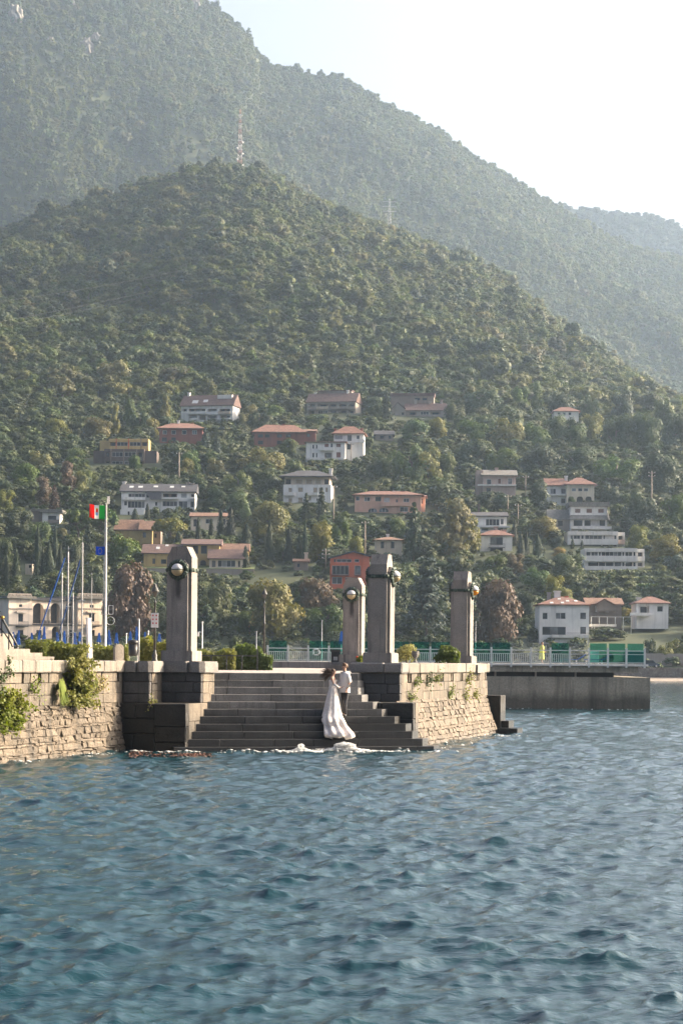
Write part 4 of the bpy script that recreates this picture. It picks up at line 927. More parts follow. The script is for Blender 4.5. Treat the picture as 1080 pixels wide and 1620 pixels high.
a_ = fr.at(902, 814.5)[0], fr.at(902, 814.5)[1], fr.at(960, 814.5)[0], fr.at(960, 822.5)[1]; xr2 = fr.at(972, 822)[0]; xt = fr.at(965, 796)[0]; zt = fr.at(965, 796)[1]
MB().add([(a_[0], .5, a_[1]), (a_[2], .5, a_[1]), (a_[2] + .4, -1.0, a_[3]), (a_[0] - .4, -1.0, a_[3])], [(0, 3, 2, 1)]).add([(a_[2] + .02, .45, zt), (xr2, -1.0, a_[3]), (xr2, 9, a_[3]), (xt, 8.5, zt), (a_[2] + .02, -1.0, a_[3])], [(0, 4, 1, 2, 3)]).build('mansard_skirt', MR['grey'], P)
mass(P, fr, 868, 902, 822, 838, 'grey', 6, row(824, 832, 'g', 882, 890), ('gable', 806, .4, 'grey'), yf=2)
for nm, lb, sh, x0, x1, xr_, yp, yw, yb_, ybase in (('apartment_house', 'upper of two white terraced apartment blocks stepping down the right slope', 'the upper white apartment block', 897.5, 976.7, 988, 841, 846.8, 853.3, 866),
        ('apartment_house', 'lower wide white apartment block with two bands of windows above a lawn', 'the lower white apartment block', 924, 1007.5, 1019, 867.5, 873.2, 879.9, 902.5)):
    up = ybase == 866
    wn = (row(yw, yb_, 'w', 902, 906, 907, 917.5, 919, 923, 954, 957, 971, 975) + [(925, yw, 952, yb_, 'W'), (958.5, yw, 970, yb_ - .5, 's:white')] + row(862, 865.8, 'g', 925, 950, 953, 975)) if up else \
         (row(yw, yb_, 'w', 927, 934, 934.8, 945.5, 946.8, 950, 984, 987, 988.5, 1000, 1001.5, 1005) + [(951, yw, 983, yb_, 'W')] + row(889.8, 896, 'g', 930, 946, 947, 957, 958, 970, 972, 982, 984, 987, 989, 999.5, 1001.5, 1005))
    P, fr = house(nm, lb, sh, x0, x1, yp, ybase, 'conc', 9, wn, bands=[(x0, yb_, x1, yb_ + 8.4, .9, 'conc')] + ([(x0, yp, (x0 + x1) / 2 - .5, yw - .3, .5, 'conc', 'parapet'), ((x0 + x1) / 2 + .5, yp, x1, yw - .3, .5, 'conc', 'parapet')]) + ([] if up else [(x0, 896.3, x1, 902.5, .9, 'conc')]))
    mass(P, fr, x1 + .2, xr_, yp + 1, ybase, 'conc', 7, [(x1 + 1, yw + .5, xr_ - 2.5, yb_ + .5, 'l')] + ([] if up else [(x1 + 1, 890, xr_ - 2.5, 896, 'l')]), None, yf=1.0, bands=[(x1 + .3, yb_ + .8, xr_, yb_ + 8, .7, 'pink' if up else 'conc')])
P, fr = house('villa', 'modern white house with a flat dark roof and a wide window', 'the flat-roofed white house', 748, 801.5, 817, 843, 'white', 9, [(768, 821, 790, 831.5, 'W'), (791.5, 821, 796, 829.5, 'g'), (761, 836, 772, 839.5, 'g'), (786, 836, 795, 842, 'g'), (751.5, 820, 755, 832, 'g')], ('gable', 810, .5, 'dark'), bands=[(760, 832.3, 806, 834.8, 1.2, 'conc', 'slab')], chim=[(757.3, 797, .6, 'brown')])
house('villa', 'white house with a red roof and dark balcony beside the cypress trees', 'the white red-roofed house by the cypresses', 759, 810, 847.5, 876, 'white', 9, [(775, 850, 795, 862, 'G'), (775, 866.8, 795, 874.5, 'g')], ('hip', 838, .6, 'red'), bands=[(772, 860.5, 798, 866, 1.0, 'dark', 'railing')], chim=[(784, 833, .9, 'pink'), (796.5, 838, 1.1, 'pink')])
# third row, left
P, fr = house('villa', 'ochre villa of several low tiled wings behind the left pillar', 'the ochre villa behind the left pillar', 227.5, 300, 876, 897, 'yellow', 8, [(241, 883.5, 245.5, 892, 'g'), (254.5, 885, 263, 892, 'g')], ('gable', 861, .6, 'brown'), skyl=[(247, 865, 253, 869), (261, 861.5, 266, 864)])
mass(P, fr, 290, 347, 862, 897, 'yellow', 8, [(303, 863.5, 313.5, 876, 'g'), (317.5, 863.5, 327.5, 876, 'g'), (316, 886, 326, 897, 'a')], ('gable', 853, .6, 'brown'), yf=3)
mass(P, fr, 331, 384, 884.5, 897, 'beige', 7, [(335, 887, 341, 897, 'g'), (344, 886.5, 372.5, 897, 'W'), (376, 887, 380, 897, 'l')], ('gable', 869, .5, 'brown'), yf=-1.5)
mass(P, fr, 349, 392, 871, 884, 'yellow', 7, (), ('gable', 860, .4, 'old'), yf=5, foot=2, chim=[(375.5, 861, .8, 'dim')])
P, fr = house('villa', 'yellow house with a broad brown roof half hidden behind the round pine', 'the yellow house behind the round pine', 222, 241, 839, 862, 'yellow', 8, [(225.5, 842, 231, 850.5, 'g')], ('gable', 824, .5, 'old'), bands=[(223, 851.5, 241, 860, 1.0)])
mass(P, fr, 183, 222, 839, 862, 'yellow', 8, (), ('gable', 822, .5, 'old'), yf=1.5); mass(P, fr, 241, 254, 840, 860, 'dim', 6, [(244, 844, 248, 851, 'g')], None, yf=2.5)  # dim right wing has its shade put into the plaster colour
house('villa', 'cream house with a flat brown roof behind a row of cypresses', 'the cream house behind the cypresses', 302, 361, 817.5, 839, 'cream', 8, row(821.5, 833, 'g', 306, 311.5) + row(821, 828.5, 'w', 325, 337) + row(821, 830, 'g', 352.5, 356.5) + row(821, 833, 'g', 313.5, 317), ('gable', 811, .5, 'old'))
P, fr = house('villa', 'flat-roofed grey and white house among dark trees at the left edge', 'the flat-roofed house at the far left', 67, 94, 811, 828, 'white', 8, [(76, 816, 89, 822.5, 'g')], ('flat', .9, .8, 'grey'), bands=[(76, 822.6, 94, 827.5, .8, 'grey')])
mass(P, fr, 50, 67, 809, 826, 'dim', 7, (), ('flat', .6, .4, 'grey'), yf=2)
house('cottage', 'small beige house with two dark shutters below the salmon house', 'the small beige house', 593, 636, 855, 876, 'beige', 8, row(857, 867.5, 'g', 602, 607.3, 618, 623.5), ('hip', 849.5, .6, 'old'), chim=[(613, 845, .7, 'white')])
house('villa', 'bright orange-red gabled house behind the middle pillars', 'the orange-red gabled house', 522, 584.5, 884, 940, 'orange', 10, [(528, 884.8, 531, 889.3, 'G'), (532, 884.6, 556, 889.5, 'W'), (560.5, 884.5, 568, 889.6, 'w'), (525, 895, 551.5, 909, 'W'), (560.5, 895, 570.5, 909, 'w'), (525, 913, 541, 924, 'W'), (546, 913.5, 556, 925, 'w')], ('front', 871.6, .5, 'dark', 558.6, 880),
    bands=[(524, 903, 552, 909.6, .5, 'dark', 'railing'), (560, 903, 571, 909.6, .4, 'dark', 'railing')])
house('cottage', 'tiny brown cottage with a tall chimney beside the brown tree', 'the tiny chimneyed cottage', 465, 487, 889, 902, 'dim', 5, [(470, 892, 474, 897, 'g')], ('gable', 884, .4, 'old'), chim=[(484, 874, .8, 'beige')])
house('hut', 'tiny pale hut among the cypresses on the left', 'the tiny pale hut', 40, 51, 892, 901, 'beige', 3, [(45.5, 894, 49.5, 898.5, 'g')])
# lakeside right
P, fr = house('house', 'white three-storey lake house with red tiled roof right of the copper beech', 'the white lake house', 853, 931.5, 957.5, 1014, 'white', 10, [(857.5, 969.5, 866, 980, 'w'), (878.5, 969.5, 894.5, 979.5, 'w'), (917.5, 969.5, 926.5, 979.5, 'g'), (857.5, 992, 894.5, 1004.5, 'G'), (917.5, 992, 926.5, 1003, 'g')], ('hip', 944, .4, 'red'), D=432,
    bands=[(872, 1004.8, 930.5, 1009, 1.0, 'conc', 'slab'), (895, 1001.5, 930, 1004.6, .9, 'dark', 'railing')], skyl=[(868, 953, 873, 955.5), (885, 953, 890, 955.5), (894, 950, 899, 952.5), (907, 950, 912, 952.5), (882, 947, 887, 949)], chim=[(881, 935, 1.2, 'white'), (896, 943, .6, 'orange'), (868, 937, .7, 'grey')])
P, fr = house('house', 'weathered brown house behind the white lake house', 'the weathered brown house', 929, 983, 957, 976, 'dim', 8, row(959, 968.5, 's:beige', 941, 946.5, 957.5, 963), ('gable', 946, .5, 'old'), D=458)
mass(P, fr, 943, 970, 957, 968, 'dim', 2, (), ('front', 947, .2, 'old', 956, 957), yf=-.8, foot=0, keep=False)
P, fr = house('house', 'small white bungalow with a pyramid red roof near the right edge', 'the small white bungalow', 1006.5, 1057, 955, 972.5, 'white', 8, [(1011, 959, 1027, 969.5, 'l:white'), (1039, 959, 1048.5, 968, 'w')], ('hip', 944, .5, 'red'), D=452, bands=[(996, 969.7, 1026, 974.5, 1.6, 'white')], chim=[(1010, 945, .8, 'conc')])
# terrace with glazed posts between them
fr = Frame(935, 998, 990, 440); P = empty('terrace', fr.P, 0, None, 'glazed terrace on posts between the white lake house and the bungalow', 'terrace')
a, zt = fr.at(935, 975.5); b, zm = fr.at(998, 988); zb = fr.at(960, 991.5)[1]
MB().box(a, b - 3, 0, 4, zb, zm).build('deck', MW['conc'], P); MB().box(a, b, -.05, .05, zt - .08, zt).build('top_rail', M_frw, P)
for i in range(6): x = a + (b - a) * i / 5; box('post', x - .07, x + .07, -.06, .06, zm + .002 if i < 4 else zm - 2, zt - .082, M_frw, P)
for i in range(2): box('pier_post', a + .1 + i * .5, a + .3 + i * .5, .2, .5, zb - 3.5, zb - .001, MW['conc'], P)
# ---- lakeside palazzo on the left
fr = Frame(11, 163, 1014, 433, R(-36)); P = thing('palazzo', 'long cream lakeside palazzo with two towers behind the sailboat masts', 'palazzo', fr); HOUSES.append(('the cream palazzo', 86, 975))
mass(P, fr, 14, 50.5, 946.5, 1014, 'stone', 12, [(30, 956, 35.5, 960.8, 'w'), (29, 971.5, 36.7, 983.5, 'g'), (29.5, 997, 37, 1007.5, 'g')], ('flat', .5, .7, 'grey'), bands=[(25, 983.7, 41, 990.5, 1.1, 'dark', 'railing'), (25, 967.2, 41, 969.3, .35, 'stone', 'pediment'), (14, 962.8, 50.5, 963.8, .12, 'grey', 'string_course'), (14, 988.2, 50.5, 989.4, .15, 'grey', 'string_course')])
mass(P, fr, 123.3, 162.5, 947, 1014, 'stone', 12, [(142, 957, 148.5, 962, 'w'), (141, 971.5, 149.5, 983.5, 'g'), (142, 997, 150, 1007, 'g')], ('flat', .5, .7, 'grey'), bands=[(137, 983.7, 153, 990.5, 1.1, 'dark', 'railing'), (137, 967.2, 153, 969.3, .35, 'stone', 'pediment'), (123.3, 962.8, 162.5, 963.8, .12, 'grey', 'string_course'), (123.3, 988.2, 162.5, 989.4, .15, 'grey', 'string_course')])
for q0, q1 in ((14, 50), (124, 162)):
    a, z0 = fr.at(q0, 945, 3); b, z1 = fr.at(q1, 939.5, 3); mb = MB().box(a, b, 3, 3.15, z1 - .2, z1).box(a, b, 3, 3.15, z0, z0 + .15)
    n = 16
    for i in range(n + 1): mb.box(a + (b - a) * i / n - .08, a + (b - a) * i / n + .08, 3.02, 3.13, z0 + .15, z1 - .2)
    mb.build('balustrade', MW['grey'], P)
mass(P, fr, 50.6, 123.2, 950, 1014, 'stone', 10, [(52, 954.5, 69, 986, 'a'), (80, 954.5, 95, 986, 'a'), (104, 954.5, 120, 986, 'a'), (57.5, 997, 66, 1007.5, 'g'), (82, 991.5, 94, 1012, 'a'), (110, 997, 118, 1007, 'g')], ('flat', .6, .4, 'dark'), yf=1.5,
    bands=[(51.5, 983, 122.5, 988, .25, 'dark', 'railing'), (70, 964, 73.5, 986, .2, 'grey', 'column'), (76, 964, 79, 986, .2, 'grey', 'column'), (96, 964, 99, 986, .2, 'grey', 'column'), (100.5, 964, 103.5, 986, .2, 'grey', 'column'), (51, 988.2, 123, 989.3, .15, 'grey', 'string_course')])
mass(P, fr, -14, 11, 968, 1012, 'salmon', 8, [(7, 972, 10.5, 983, 'g')], ('gable', 963, .4, 'old'), yf=4)
# ================================================================== TREES one can tell apart
def clear_of_houses(x, y, z, s, h):
    px = 540 + x / y * F; pb = Y0 - (z - H) / y * F + RHO * (px - 540); pt = pb - h * F / y * .9; hw = s * .5 * F / y
    m = np.ones(len(x), bool)
    for a, b, c, d, Dh in KEEP:
        ov = (px + hw > a) & (px - hw < c) & (pb > b) & (pt < d)
        m &= ~(ov & (y < Dh + 1)) & ~((px > a - hw) & (px < c + hw) & (y > Dh - 2) & (y < Dh + 13))
    return m
ML = dict(green=leafmat('leaf_green', (.045, .080, .014), (.085, .120, .020), .2, .2), olive=leafmat('leaf_olive_sunlit', (.105, .115, .018), (.17, .155, .028), .25, .15), dark=leafmat('leaf_dark', (.026, .046, .018), (.045, .066, .022), .15, .2),  # olive is the yellowish lit foliage: sunlight put into the leaf colour
    copper=leafmat('leaf_copper', (.075, .036, .026), (.11, .055, .035), .2, .1), cedar=leafmat('leaf_cedar', (.040, .062, .046), (.06, .085, .06), .12, .1), brown=leafmat('leaf_brown', (.075, .056, .032), (.11, .075, .042), .2, .1),
    yellow=leafmat('leaf_yellow', (.20, .165, .03), (.26, .21, .05), .3, .1), cyp=leafmat('leaf_cypress', (.018, .036, .015), (.032, .05, .02), .1, .2))
CROWN = {}
for kd, n, lf in (('round', 3800, .021), ('tall', 3400, .020), ('cypress', 1500, .03), ('conifer', 1700, .027), ('cedar', 2400, .024), ('umbrella', 2000, .024), ('bush', 900, .045)):
    CROWN[kd] = [crown_mesh('crown', kd, 500 + i + len(kd) * 10, n, lf, .35) for i in range(3)]
for ms in CROWN.values():
    for me in ms: me.materials.append(ML['green'])
TRUNK = {k: trunk_mb(60 + i, *a).mesh('trunk') for i, (k, a) in enumerate(dict(round=(.028, .6, 6, .25), tall=(.022, .7, 5, .15), cypress=(.02, .7, 0, .1), conifer=(.018, .92, 0, .1), cedar=(.025, .85, 5, .3), umbrella=(.028, .55, 6, .3), bush=(.03, .4, 5, .2)).items())}
for me in TRUNK.values(): me.materials.append(M_bark)
KN = dict(round=('broadleaf_tree', 'round tree'), tall=('broadleaf_tree', 'tall tree'), cypress=('cypress_tree', 'cypress'), conifer=('conifer_tree', 'conifer'), cedar=('cedar_tree', 'spreading cedar'), umbrella=('umbrella_pine', 'umbrella pine'), bush=('shrub', 'shrub'))
CN = dict(green='green', olive='sun-tinted olive-green', dark='dark green', copper='copper-red', cedar='grey-green', brown='brownish', yellow='yellow', cyp='dark slender')
TREES = []; TBOX = []
def tree(kind, col, cx, top, w, base, D=None):
    D = D or gy(base, cx); p = W(cx, base, D); p.z = min(p.z, float(terrain(p.x, D))) - .2
    h = (base - top) * D / F + .2 + (W(cx, base, D).z - p.z); wd = w * D / F
    nm, kn = KN[kind]; g_ = random.Random(len(TREES) * 7 + 1)
    T = empty(nm, p, 0, None, None, 'shrub' if kind == 'bush' else 'tree', 'trees among the houses')
    TBOX.append((cx - w * .5, top - 2, cx + w * .5, base - (base - top) * .45, D)); b = {'round': -.03, 'tall': .0, 'umbrella': .12, 'cedar': .02}.get(kind, 0.0)
    c = link('crown', g_.choice(CROWN[kind]), None, T, (0, 0, h * b)); c.scale = (wd * 1.15, wd * 1.15, h * (1 - b)); c.rotation_euler[2] = g_.uniform(0, 6.28)
    c.material_slots[0].link = 'OBJECT'; c.material_slots[0].material = ML[col]
    t = link('trunk', TRUNK[kind], None, T); t.scale = (min(wd, h), min(wd, h), h); t.rotation_euler[2] = g_.uniform(0, 6.28)
    TREES.append([T, f'{CN[col]} {kn}', cx, (top + base) / 2]); return T
for a in (
    # left slope
    ('round', 'olive', 92, 655, 42, 700), ('round', 'olive', 158, 652, 56, 702), ('tall', 'olive', 183, 641, 20, 700), ('round', 'green', 122, 702, 46, 742), ('round', 'olive', 63, 705, 52, 752), ('tall', 'brown', 108, 730, 38, 792), ('round', 'olive', 130, 736, 32, 790),
    ('round', 'green', 38, 728, 46, 775), ('tall', 'brown', 67, 757, 38, 808), ('conifer', 'brown', 86, 766, 26, 812), ('round', 'dark', 30, 800, 52, 858), ('round', 'green', 62, 815, 40, 868), ('round', 'green', 213, 716, 26, 748), ('round', 'olive', 8, 770, 36, 815),
    ('umbrella', 'green', 124, 789, 54, 856), ('umbrella', 'green', 168, 792, 46, 856), ('round', 'olive', 99, 832, 22, 852), ('conifer', 'dark', 140, 822, 38, 890), ('round', 'dark', 115, 850, 34, 900),
    ('cypress', 'cyp', 59, 832, 15, 908), ('cypress', 'cyp', 77, 858, 20, 928), ('cypress', 'cyp', 87, 832, 14, 905), ('cypress', 'cyp', 10, 874, 11, 932), ('cypress', 'cyp', 25, 868, 18, 940), ('cypress', 'cyp', 95, 862, 14, 925), ('round', 'dark', 3, 842, 34, 905), ('cypress', 'cyp', 67, 866, 12, 926),
    ('round', 'copper', 205, 868, 84, 1012), ('round', 'green', 197, 830, 60, 890), ('round', 'dark', 150, 905, 50, 975), ('round', 'dark', 40, 915, 70, 985), ('round', 'dark', 100, 925, 60, 990), ('round', 'green', 246, 935, 40, 1005),
    # around the slate villa and ochre villa
    ('umbrella', 'olive', 270, 803, 66, 866), ('round', 'olive', 276, 840, 34, 866), ('cypress', 'cyp', 313.5, 819, 11, 853), ('cypress', 'cyp', 333.8, 821, 11, 855), ('cypress', 'cyp', 348.7, 803, 14, 860), ('cypress', 'cyp', 364.5, 803, 22, 864), ('cypress', 'cyp', 390, 830, 18, 866), ('cypress', 'cyp', 388, 864, 13, 899),
    ('cypress', 'cyp', 281, 842, 14, 868), ('cypress', 'cyp', 213.6, 805, 14, 824), ('cypress', 'cyp', 233, 797, 10, 822), ('round', 'dark', 345, 765, 44, 812), ('round', 'green', 372, 770, 46, 815), ('round', 'green', 395, 790, 34, 830), ('round', 'olive', 340, 716, 38, 760), ('conifer', 'cedar', 325, 675, 34, 725), ('conifer', 'cedar', 343, 683, 28, 735),
    ('round', 'green', 300, 700, 44, 755), ('round', 'olive', 296, 718, 30, 762), ('round', 'green', 376, 735, 46, 790), ('tall', 'olive', 262, 628, 22, 676), ('round', 'olive', 240, 655, 30, 690), ('round', 'dark', 222, 640, 36, 685), ('tall', 'green', 205, 630, 26, 680), ('round', 'olive', 385, 650, 24, 680), ('round', 'dark', 410, 640, 40, 690),
    # centre
    ('round', 'olive', 421, 785, 70, 858), ('cypress', 'cyp', 426, 822, 16, 890), ('cypress', 'cyp', 457, 834, 16, 890), ('cypress', 'cyp', 473, 846, 11, 890), ('cypress', 'cyp', 482, 825, 11, 892), ('conifer', 'dark', 484, 779, 28, 836), ('conifer', 'dark', 508, 770, 32, 836), ('round', 'olive', 503, 814, 52, 886), ('round', 'olive', 562, 843, 32, 882), ('round', 'green', 540, 815, 34, 865),
    ('round', 'olive', 412, 698, 78, 756), ('round', 'green', 455, 690, 32, 722), ('round', 'green', 503, 654, 46, 676), ('round', 'green', 437, 634, 46, 672), ('round', 'olive', 393, 636, 34, 670), ('conifer', 'dark', 611, 614, 28, 672), ('tall', 'green', 592, 630, 30, 672), ('round', 'green', 468, 726, 34, 764), ('round', 'dark', 430, 742, 44, 790), ('round', 'green', 572, 794, 18, 815),
    ('round', 'green', 648, 686, 62, 776), ('round', 'olive', 677, 690, 58, 774), ('round', 'green', 697, 704, 48, 772), ('round', 'green', 655, 659, 48, 704), ('round', 'olive', 690, 655, 40, 700), ('round', 'dark', 610, 715, 44, 770), ('conifer', 'dark', 654, 791, 46, 892), ('round', 'green', 630, 815, 32, 848),
    ('tall', 'olive', 718, 789, 78, 895), ('round', 'olive', 738, 800, 50, 880), ('cedar', 'cedar', 675, 884, 84, 1018), ('round', 'copper', 790, 904, 80, 1022), ('round', 'dark', 735, 890, 50, 960), ('round', 'olive', 432, 899, 92, 1014), ('round', 'brown', 503, 902, 66, 985), ('round', 'green', 518, 944, 62, 1012), ('round', 'green', 345, 912, 56, 1002), ('round', 'dark', 320, 945, 44, 1006), ('round', 'green', 395, 950, 40, 1008), ('round', 'dark', 590, 930, 56, 1005), ('round', 'dark', 630, 900, 44, 990), ('round', 'green', 560, 948, 48, 1008),
    # right slope
    ('round', 'green', 876, 649, 40, 692), ('round', 'dark', 908, 648, 40, 694), ('round', 'dark', 763, 601, 60, 662), ('round', 'dark', 886, 606, 50, 654), ('round', 'dark', 985, 610, 52, 656), ('round', 'green', 718, 626, 34, 668), ('tall', 'green', 848, 603, 26, 654), ('round', 'green', 822, 606, 36, 655), ('round', 'green', 930, 612, 36, 656), ('round', 'green', 1050, 622, 44, 668),
    ('round', 'green', 750, 655, 62, 705), ('round', 'olive', 800, 648, 66, 706), ('round', 'green', 846, 658, 56, 705), ('round', 'green', 905, 662, 50, 706), ('round', 'olive', 938, 646, 44, 692), ('round', 'green', 975, 642, 62, 702), ('round', 'green', 1025, 640, 60, 704), ('round', 'dark', 1068, 648, 56, 712),
    ('round', 'dark', 748, 690, 66, 748), ('round', 'green', 795, 695, 66, 750), ('round', 'dark', 850, 700, 70, 756), ('round', 'dark', 912, 698, 70, 752), ('round', 'green', 975, 704, 76, 772), ('round', 'dark', 1040, 708, 80, 782), ('round', 'dark', 965, 752, 46, 806), ('round', 'dark', 1010, 765, 60, 835), ('round', 'green', 1065, 770, 60, 840), ('round', 'dark', 848, 752, 40, 800), ('round', 'dark', 800, 770, 50, 812), ('round', 'dark', 770, 775, 34, 806),
    ('cypress', 'cyp', 813, 823, 13, 868), ('cypress', 'cyp', 823, 842, 15, 890), ('cypress', 'cyp', 832, 839, 10, 888), ('cypress', 'cyp', 849.5, 846, 19, 895), ('round', 'olive', 858, 812, 62, 858), ('round', 'yellow', 886, 862, 30, 888), ('round', 'green', 897, 870, 66, 922), ('round', 'green', 845, 890, 52, 930), ('round', 'brown', 813, 872, 36, 908), ('round', 'green', 781, 872, 44, 912),
    ('round', 'olive', 1008, 826, 42, 878), ('round', 'olive', 1046, 838, 60, 892), ('round', 'dark', 1068, 868, 44, 905), ('round', 'dark', 880, 845, 22, 872), ('conifer', 'dark', 905, 852, 12, 872), ('conifer', 'dark', 920, 855, 12, 874), ('round', 'green', 905, 783, 13, 800), ('round', 'olive', 1046, 890, 22, 910), ('round', 'dark', 835, 925, 40, 985), ('round', 'olive', 890, 925, 46, 958), ('round', 'olive', 875, 905, 40, 950),
    ('round', 'olive', 1048, 1015, 34, 1046, 408), ('round', 'dark', 1028, 1008, 26, 1046, 410), ('round', 'olive', 1072, 1003, 40, 1046, 412), ('bush', 'dark', 1022, 963, 34, 990), ('bush', 'dark', 1041, 976, 22, 995), ('bush', 'dark', 960, 985, 60, 1012), ('bush', 'olive', 990, 955, 36, 976), ('bush', 'green', 866, 1003, 26, 1018), ('bush', 'dark', 845, 985, 20, 1016),
): tree(*a)
ORD = ['leftmost', 'second from left', 'third from left', 'fourth from left', 'fifth from left', 'sixth from left', 'seventh from left', 'eighth from left', 'ninth from left', 'tenth from left']
by = {}
for T in TREES:
    hs = min(HOUSES, key=lambda q: (q[1] - T[2]) ** 2 + 1.6 * (q[2] - T[3]) ** 2); dx, dy = T[2] - hs[1], T[3] - hs[2]
    rel = ('right of' if dx > 0 else 'left of') if abs(dx) > abs(dy) * 1.3 else ('above' if dy < 0 else 'below')
    by.setdefault(f'{T[1]} {rel} {hs[0]}', []).append(T)
for lb, ts in by.items():
    ts.sort(key=lambda t: t[2]); n = len(ts)
    for i, t in enumerate(ts): t[0]['label'] = lb if n == 1 else f"{lb}, {ORD[i] if (i < n - 1 or n == 1) else 'rightmost'}"
# ================================================================== WOODS (massed)
nearp = [proto('wood_tree', k, 100 + i, 620, .030, M_wood) for i, k in enumerate(['round', 'round', 'tall', 'round', 'tall', 'round'])]
farp = [proto('wood_tree_far', k, 200 + i, 260, .044, M_wood2) for i, k in enumerate(['round', 'tall', 'round', 'tall'])]
# bare ground on the big mountain: meadow strips and rock
def far_keep(x, y, z, s, h):
    px = 540 + x / y * F; py = Y0 - (z - H) / y * F
    clear = (fbm(x / 60, y / 140, 77) > 0.80) & (px < 330) & (nrg.random(len(x)) < .8)
    return ~clear
_, n1 = wood('near_hill_forest', 806, 1640, 5.0, 0.235, 5.5, 11.5, nearp, 'dense green forest covering the nearer hill below the mast', lambda x, y, z, s, h: (y < 1400 - 500 * np.clip(x / y, -.3, .35) + 40) & clear_of_houses(x, y, z, s, h), (.6, 1.1))
_, n2 = wood('mountain_forest', 1640, 2640, 6.4, 0.235, 6.5, 12.5, farp, 'hazy forest covering the tall mountain behind', far_keep, (.65, 1.2))
M_wd = leafmat('dark_hill_leaves', (.034, .052, .017), (.05, .068, .02), .15, .25, .02); M_wy = leafmat('pale_hill_leaves', (.085, .098, .024), (.12, .118, .034), .3, .2, .02)
bigp = [proto('hill_big_tree', k, 600 + i, 800, .03, mm) for i, (k, mm) in enumerate((('round', M_wd), ('tall', M_wd), ('round', M_wy), ('tall', M_wy), ('round', M_wood), ('conifer', M_wd)))]
wood('near_hill_big_trees', 812, 1480, 17, 0.235, 9, 17, bigp, 'scattered taller dark and pale trees standing out of the near hill forest', lambda x, y, z, s, h: (y < 1400 - 500 * np.clip(x / y, -.3, .35) - 20) & clear_of_houses(x, y, z, s, h) & (nrg.random(len(x)) < .75), (.7, 1.15))
wood('mountain_big_trees', 1660, 2560, 26, 0.235, 10, 19, bigp, 'scattered taller trees standing out of the mountain forest', lambda x, y, z, s, h: nrg.random(len(x)) < .7, (.7, 1.2))
print('forest', n1, n2)
M_ridge = leafmat('ridge_leaves', (.030, .046, .018), (.05, .066, .024), .15, .2, .01)
bx = nrg.uniform(0.05, .3, 7000); by = nrg.uniform(2860, 3250, 7000); bzz = np.interp(by, bd, [0.3, 0.66, 1.0, 0.8, 0.5]) * (H + np.interp(bx, *BACK) * 3200 - 10)
sc = nrg.uniform(9, 16, 7000)
scatter('distant_ridge_forest', np.stack([bx * by, by, bzz - 3], -1), np.stack([sc, sc, sc], -1), np.stack([sc * 0, sc * 0, sc], -1), nrg.integers(0, 4, 7000),
        [proto('wood_tree_ridge', 'round', 300 + i, 160, .08, M_ridge) for i in range(4)], 'pale forest along the distant ridge at the right edge', 'woods')

LAWNS = [(925, 903, 1062, 932), (935, 990, 1080, 1046), (215, 893, 402, 915), (395, 905, 470, 1000)]
def fill_keep(x, y, z, s, h):
    px = 540 + x / y * F; py = Y0 - (z - H) / y * F + RHO * (px - 540)
    m = clear_of_houses(x, y, z, s, h)
    for a, b, c, d in LAWNS: m &= ~((px > a) & (px < c) & (py > b) & (py < d))
    hw = s * .4 * F / y; pt = py - h * F / y * .8
    for a, b, c, d, Dt in TBOX: m &= ~((px + hw > a) & (px - hw < c) & (py > b) & (pt < d) & (y < Dt + 3))
    return m
M_fill = leafmat('slope_leaves', (0.040, 0.060, 0.017), (0.070, 0.088, 0.022), 0.2, 0.25, 0.05)
fillp = [proto('village_wood_tree', k, 400 + i, 950, .027, M_fill) for i, k in enumerate(['round', 'tall', 'round', 'round', 'tall'])]
shrubp = [proto('village_shrub', k, 450 + i, 380, .045, M_fill) for i, k in enumerate(['bush', 'round', 'bush', 'round'])]
_, n3 = wood('village_woodland', 440, 806, 5.6, 0.24, 5.5, 9.5, fillp, 'green woodland filling the slope between the village houses', fill_keep, (.7, 1.0))
_, n4 = wood('village_shrubbery', 404, 800, 4.0, 0.22, 2.0, 4.2, shrubp, 'low shrubs and brambles between houses and gardens', fill_keep, (.6, .9))
print('fill', n3, n4)
# ================================================================== QUAYSIDE THINGS
def Z(px, py, D): return W(px, py, D).z
def on(px, D, py=1046): return (XD(px, D, py), D)
M_iron = mk('cast_iron', (.05, .052, .05), (.08, .08, .075), sc=6, rough=.55, metal=.3)
M_grey = mk('galvanised_steel', (.42, .43, .43), (.34, .35, .35), sc=3, rough=.45, metal=.5)
M_alu = mk('white_aluminium', (.68, .67, .64), (.58, .57, .55), sc=2, rough=.4)
M_wht = mk('white_paint', (.72, .71, .68), (.6, .59, .57), sc=2, rough=.5)
M_blk = mk('black_plastic', (.02, .02, .022), (.035, .035, .038), sc=5, rough=.45)
M_blue = mk('blue_canvas', (.012, .09, .33), (.01, .06, .24), sc=3, rough=.8, bump=.02, bsc=8)
M_navy = mk('navy_sailcloth', (.015, .04, .12), (.012, .06, .20), sc=2, rough=.8)
def leafy(name, pts, nrm, size, col, parent=None, jit=.6): 
    V, Fq = quads(pts, nrm, size, jit); return link(name, npmesh(name, V, Fq), ML2[col], parent)
